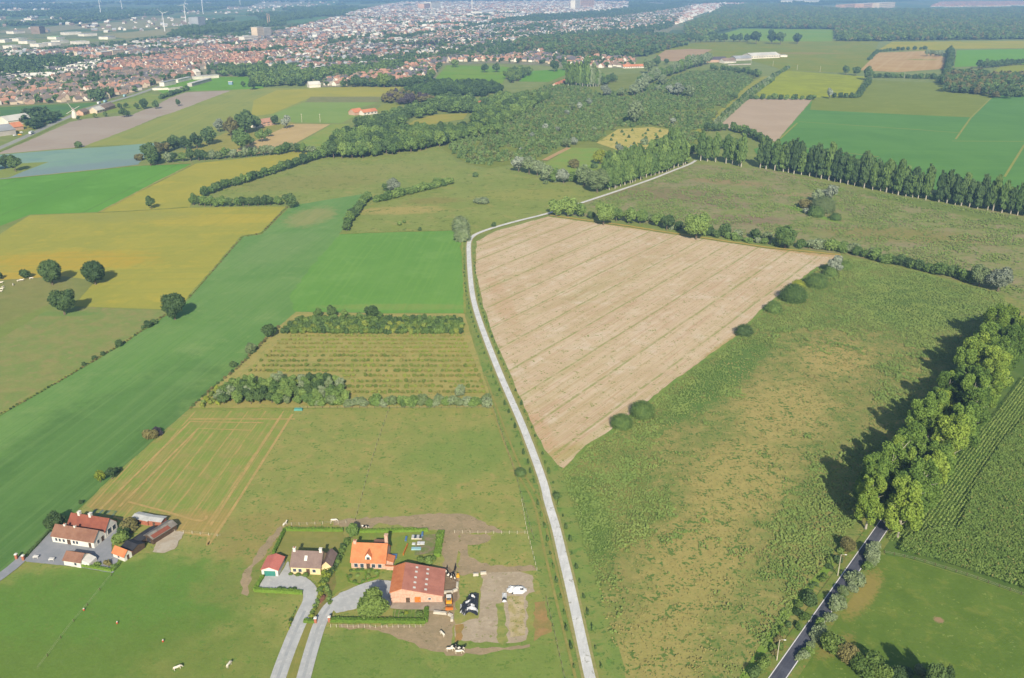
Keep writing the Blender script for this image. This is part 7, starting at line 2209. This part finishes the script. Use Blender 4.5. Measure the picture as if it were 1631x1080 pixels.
block('hoarding', (243, 144), (268, 143), 1.5, 3, 'white', 'white', 'long white hoarding left below the pitch', 'hoarding', 'f')
block('hoarding', (269, 144), (291, 141), 1.5, 3, 'white', 'white', 'long white hoarding right below the pitch', 'hoarding', 'f')
block('score_hut', (364, 135), (370, 135), 5, 5, 'blue', 'white', 'small blue and white hut on the sports ground', 'hut', 'f')
# water tower, chimneys
for (px, h, w, lab, nm) in (((752, 18), 70, 7, 'white water tower in the town centre', 'water_tower'), ((427, 41), 48, 3, 'left of two slim chimneys behind the apartment tower', 'chimney_stack'), ((430, 41), 46, 3, 'right of two slim chimneys behind the apartment tower', 'chimney_stack')):
    x, y = gp(*px)
    b = MB()
    b.tube([(0, 0, 0), (0, 0, h * .85), (0, 0, h)], [w / 2, w / 2.4, w / 1.6 if w > 4 else w / 3], 10)
    b.blob(0, 0, h, w / 1.6, w / 1.6, w * .2)
    o = b.out(nm, TW['white'] if w > 4 else TW['pinkw'])
    o.location = (x, y, 0)
    tag(o, lab, 'tower' if w > 4 else 'chimney')
# wind turbines
WT = flat_mat('turbine_white', (240, 240, 240), 0.6, 0.02)
for i, (px, h, rot) in enumerate((((262.5, 50), 62, 0.3), ((296.5, 37), 74, 1.1), ((323.6, 22), 84, 0.7), ((383, 10), 90, 0.1), ((161, 24), 90, 0.9), ((195, 18), 90, 0.5))):
    x, y = gp(*px)
    r = empty('wind_turbine', x, y, 0.4, 0, ['wind turbine nearest the town', 'wind turbine in the pale field, second from the town', 'wind turbine by the pale blue silo, third from the town', 'wind turbine at the top edge right of the others', 'faint wind turbine far left', 'faint wind turbine between the far left one and the rest'][i], 'wind turbine', None)
    b = MB()
    b.tube([(0, 0, 0), (0, 0, h)], [1.9, 1.1], 8)
    b.out('tower', WT, r)
    b = MB()
    b.box(-1.4, 1.4, -4, 3, h - 1.4, h + 1.4)
    b.out('nacelle', WT, r)
    for k in range(3):
        a = rot + k * 2.094
        L = h * .38
        b = MB()
        b.tube([(0, -4.4, h), (math.cos(a) * L * .3, -4.4, h + math.sin(a) * L * .3), (math.cos(a) * L, -4.4, h + math.sin(a) * L)], [.5, .8, .2], 4)
        b.out('blade', WT, r)
# old windmill by the road
x, y = gp(119, 188)
r = empty('windmill', x, y, 0.3, 0, 'small white windmill with sails beside the main road', 'windmill')
b = MB()
b.tube([(0, 0, 0), (0, 0, 11)], [3.6, 2.2], 10)
b.out('tower', TW['wallw'], r)
b = MB()
b.tube([(0, 0, 11), (0, 0, 14)], [2.5, .2], 10)
b.out('cap', TW['darkb'], r)
for k in range(4):
    a = 0.5 + k * math.pi / 2
    b = MB()
    b.tube([(0, -3, 11), (math.cos(a) * 10, -3, 11 + math.sin(a) * 10)], [.3, .25], 4)
    b.out('sail', TW['wallw'], r)


# cars and trucks
def car(px, col, rz, label, truck=False, z=0.4):
    x, y = gp(*px)
    r = empty('truck' if truck else 'car', x, y, rz, z, label, 'truck' if truck else 'car')
    L, Wd, H = (11, 2.5, 3.4) if truck else (4.3, 1.8, 1.45)
    b = MB()
    if truck:
        b.box(-L / 2, L / 2 - 2.6, -Wd / 2, Wd / 2, .9, H)
        b.box(L / 2 - 2.4, L / 2, -Wd / 2, Wd / 2, .7, 2.9)
    else:
        b.prism([(-L / 2, .35), (L / 2, .35), (L / 2, .8), (L * .28, .92), (L * .12, H), (-L * .3, H), (-L * .45, .95), (-L / 2, .9)], -Wd / 2, Wd / 2)
    b.out('body', M[col], r)
    for sx in (-.32, .32):
        for sy in (-1, 1):
            b = MB()
            b.tube([(sx * L, sy * Wd * .4, .35), (sx * L, sy * Wd * .52, .35)], [.35, .35], 8)
            b.out('wheel', M['tyre'], r)


rdn = angle((39, 219), (143, 172))
car((34, 212), 'whitep', 0.3, 'white van beside the brick building with orange roof')
car((24, 217), 'whitep', 1.2, 'white car left before the factory hall')
car((32, 216), 'yellow', 0.2, 'yellowish car right before the factory hall')
car((50.6, 214), 'whitep', rdn, 'white truck on the main road, lowest one', True)
car((158, 166), 'whitep', rdn, 'white truck on the main road above the roadside farm', True)
car((168, 163.5), 'bluep', rdn, 'pale blue truck right behind the white one', True)
car((199, 154.5), 'bluep', rdn, 'pale grey truck highest up the main road', True)
for (a, b, w, lf, lab) in ((124, 187, 7, 'dark', 'tree between the windmill and the roadside farm'), (150, 183, 9, 'oak', 'tree before the pinkish farmhouse'), (167, 181, 9, 'dark', 'round tree before the cream farm building'), (196, 178, 14, 'dark', 'biggest dark tree of the paddock by the roadside farm'), (204, 180, 9, 'dark', 'smaller tree right of the biggest paddock tree'),
                           (190, 168, 10, 'dark', 'tree on the upper side of the paddock'), (200, 167, 9, 'dark', 'tree right on the upper side of the paddock'), (228, 164, 15, 'dark', 'large dark tree left of the lone field tree'), (247, 165, 12, 'dark', 'dark tree nearest the ploughed field corner'), (217, 168, 9, 'dark', 'small tree left of the large dark one'),
                           (387, 133, 10, 'dark', 'small dark tree right of the blue and white hut'), (400, 134, 16, 'dark', 'big dark tree at the right end of the sports ground'), (414, 128, 14, 'dark', 'tree behind the big dark one by the sports ground'),
                           (611, 124, 22, 'oak', 'large green tree at the end of the town row'), (623, 126, 16, 'dark', 'dark tree leaning on the large green one'), (686, 116, 16, 'oak', 'tree at the left end of the green fields below the town'), (724, 100, 13, 'oak', 'tree between orange roofed houses and green field'),
                           (772, 107, 13, 'dark', 'left tree on the small field below the town'), (790, 106, 14, 'dark', 'right tree on the small field below the town'), (883, 103, 15, 'dark', 'round tree above the small bright green field'), (900, 103, 13, 'poplar', 'round tree right above the small bright green field'), (937, 96, 16, 'poplar', 'pale green tree above the tall poplars'),
                           (1033, 104, 18, 'willow', 'pale round tree right of the long low orange farm'), (1046, 96, 16, 'dark', 'dark tree above the pale round one'), (1062, 97, 10, 'dark', 'small dark tree below the bare brown field'), (1096, 92, 12, 'oak', 'bush left of the solar barn')):
    T1('round', lf, a, b, w, lab)
row('bush', ['dark', 'poplar'], [(255, 158), (290, 146), (300, 143)], 0.9, (8, 10), 'bush in the line between paddocks and ploughed field', 'bush line above the ploughed field')

hx, hy = scatter(gpoly([(-200, 50), (-200, 6), (300, 4), (560, 4), (420, 20), (330, 34), (250, 52)]), 0.00007, np.random.default_rng(61), 400000)
kk = vnoise(hx, hy, 500, 15) > 0.5
hx, hy = hx[kk], hy[kk]
Q, MI = [], []
for x, y in zip(hx, hy):
    rot = R.uniform(0, 3.14)
    q = UH * np.array([R.uniform(9, 24), R.uniform(8, 13), R.uniform(4, 6)])
    c_, s_ = math.cos(rot), math.sin(rot)
    qq = q.copy()
    qq[:, :, 0] = q[:, :, 0] * c_ - q[:, :, 1] * s_ + x
    qq[:, :, 1] = q[:, :, 0] * s_ + q[:, :, 1] * c_ + y
    Q.append(qq)
    r_ = R.choice([1, 3, 2, 1])
    MI += [R.choice([0, 1]) if m_ == 0 else r_ for m_ in UHM]
o = link('far_hamlets', quad_mesh('far_hamlets', np.concatenate(Q), [TW['white'], TW['brown'], TW['pale'], TW['blueg']], MI))
tag(o, 'scattered far farms and hamlets in the blue distance', None, None, 'stuff')
# ------------------------------------------------------------------ haze
def haze():
    m = bpy.data.materials.new('thin_haze')
    m.use_nodes = True
    t = m.node_tree
    t.nodes.clear()
    out = t.nodes.new('ShaderNodeOutputMaterial')
    v = t.nodes.new('ShaderNodeVolumePrincipled')
    v.inputs['Color'].default_value = (0.34, 0.60, 1.0, 1)
    v.inputs['Density'].default_value = HAZE_D
    v.inputs['Anisotropy'].default_value = 0.0
    t.links.new(v.outputs[0], out.inputs['Volume'])
    x0, x1, y0, y1, z0, z1 = -46000, 46000, -3000, 46000, -1.0, 186.0
    vs = [(x, y, z) for z in (z0, z1) for y in (y0, y1) for x in (x0, x1)]
    fs = [(0, 2, 3, 1), (4, 5, 7, 6), (0, 1, 5, 4), (2, 6, 7, 3), (0, 4, 6, 2), (1, 3, 7, 5)]
    o = mesh_obj('haze', vs, fs, m)
    tag(o, 'thin pale blue summer haze over the whole countryside', None, None, 'stuff')


haze()
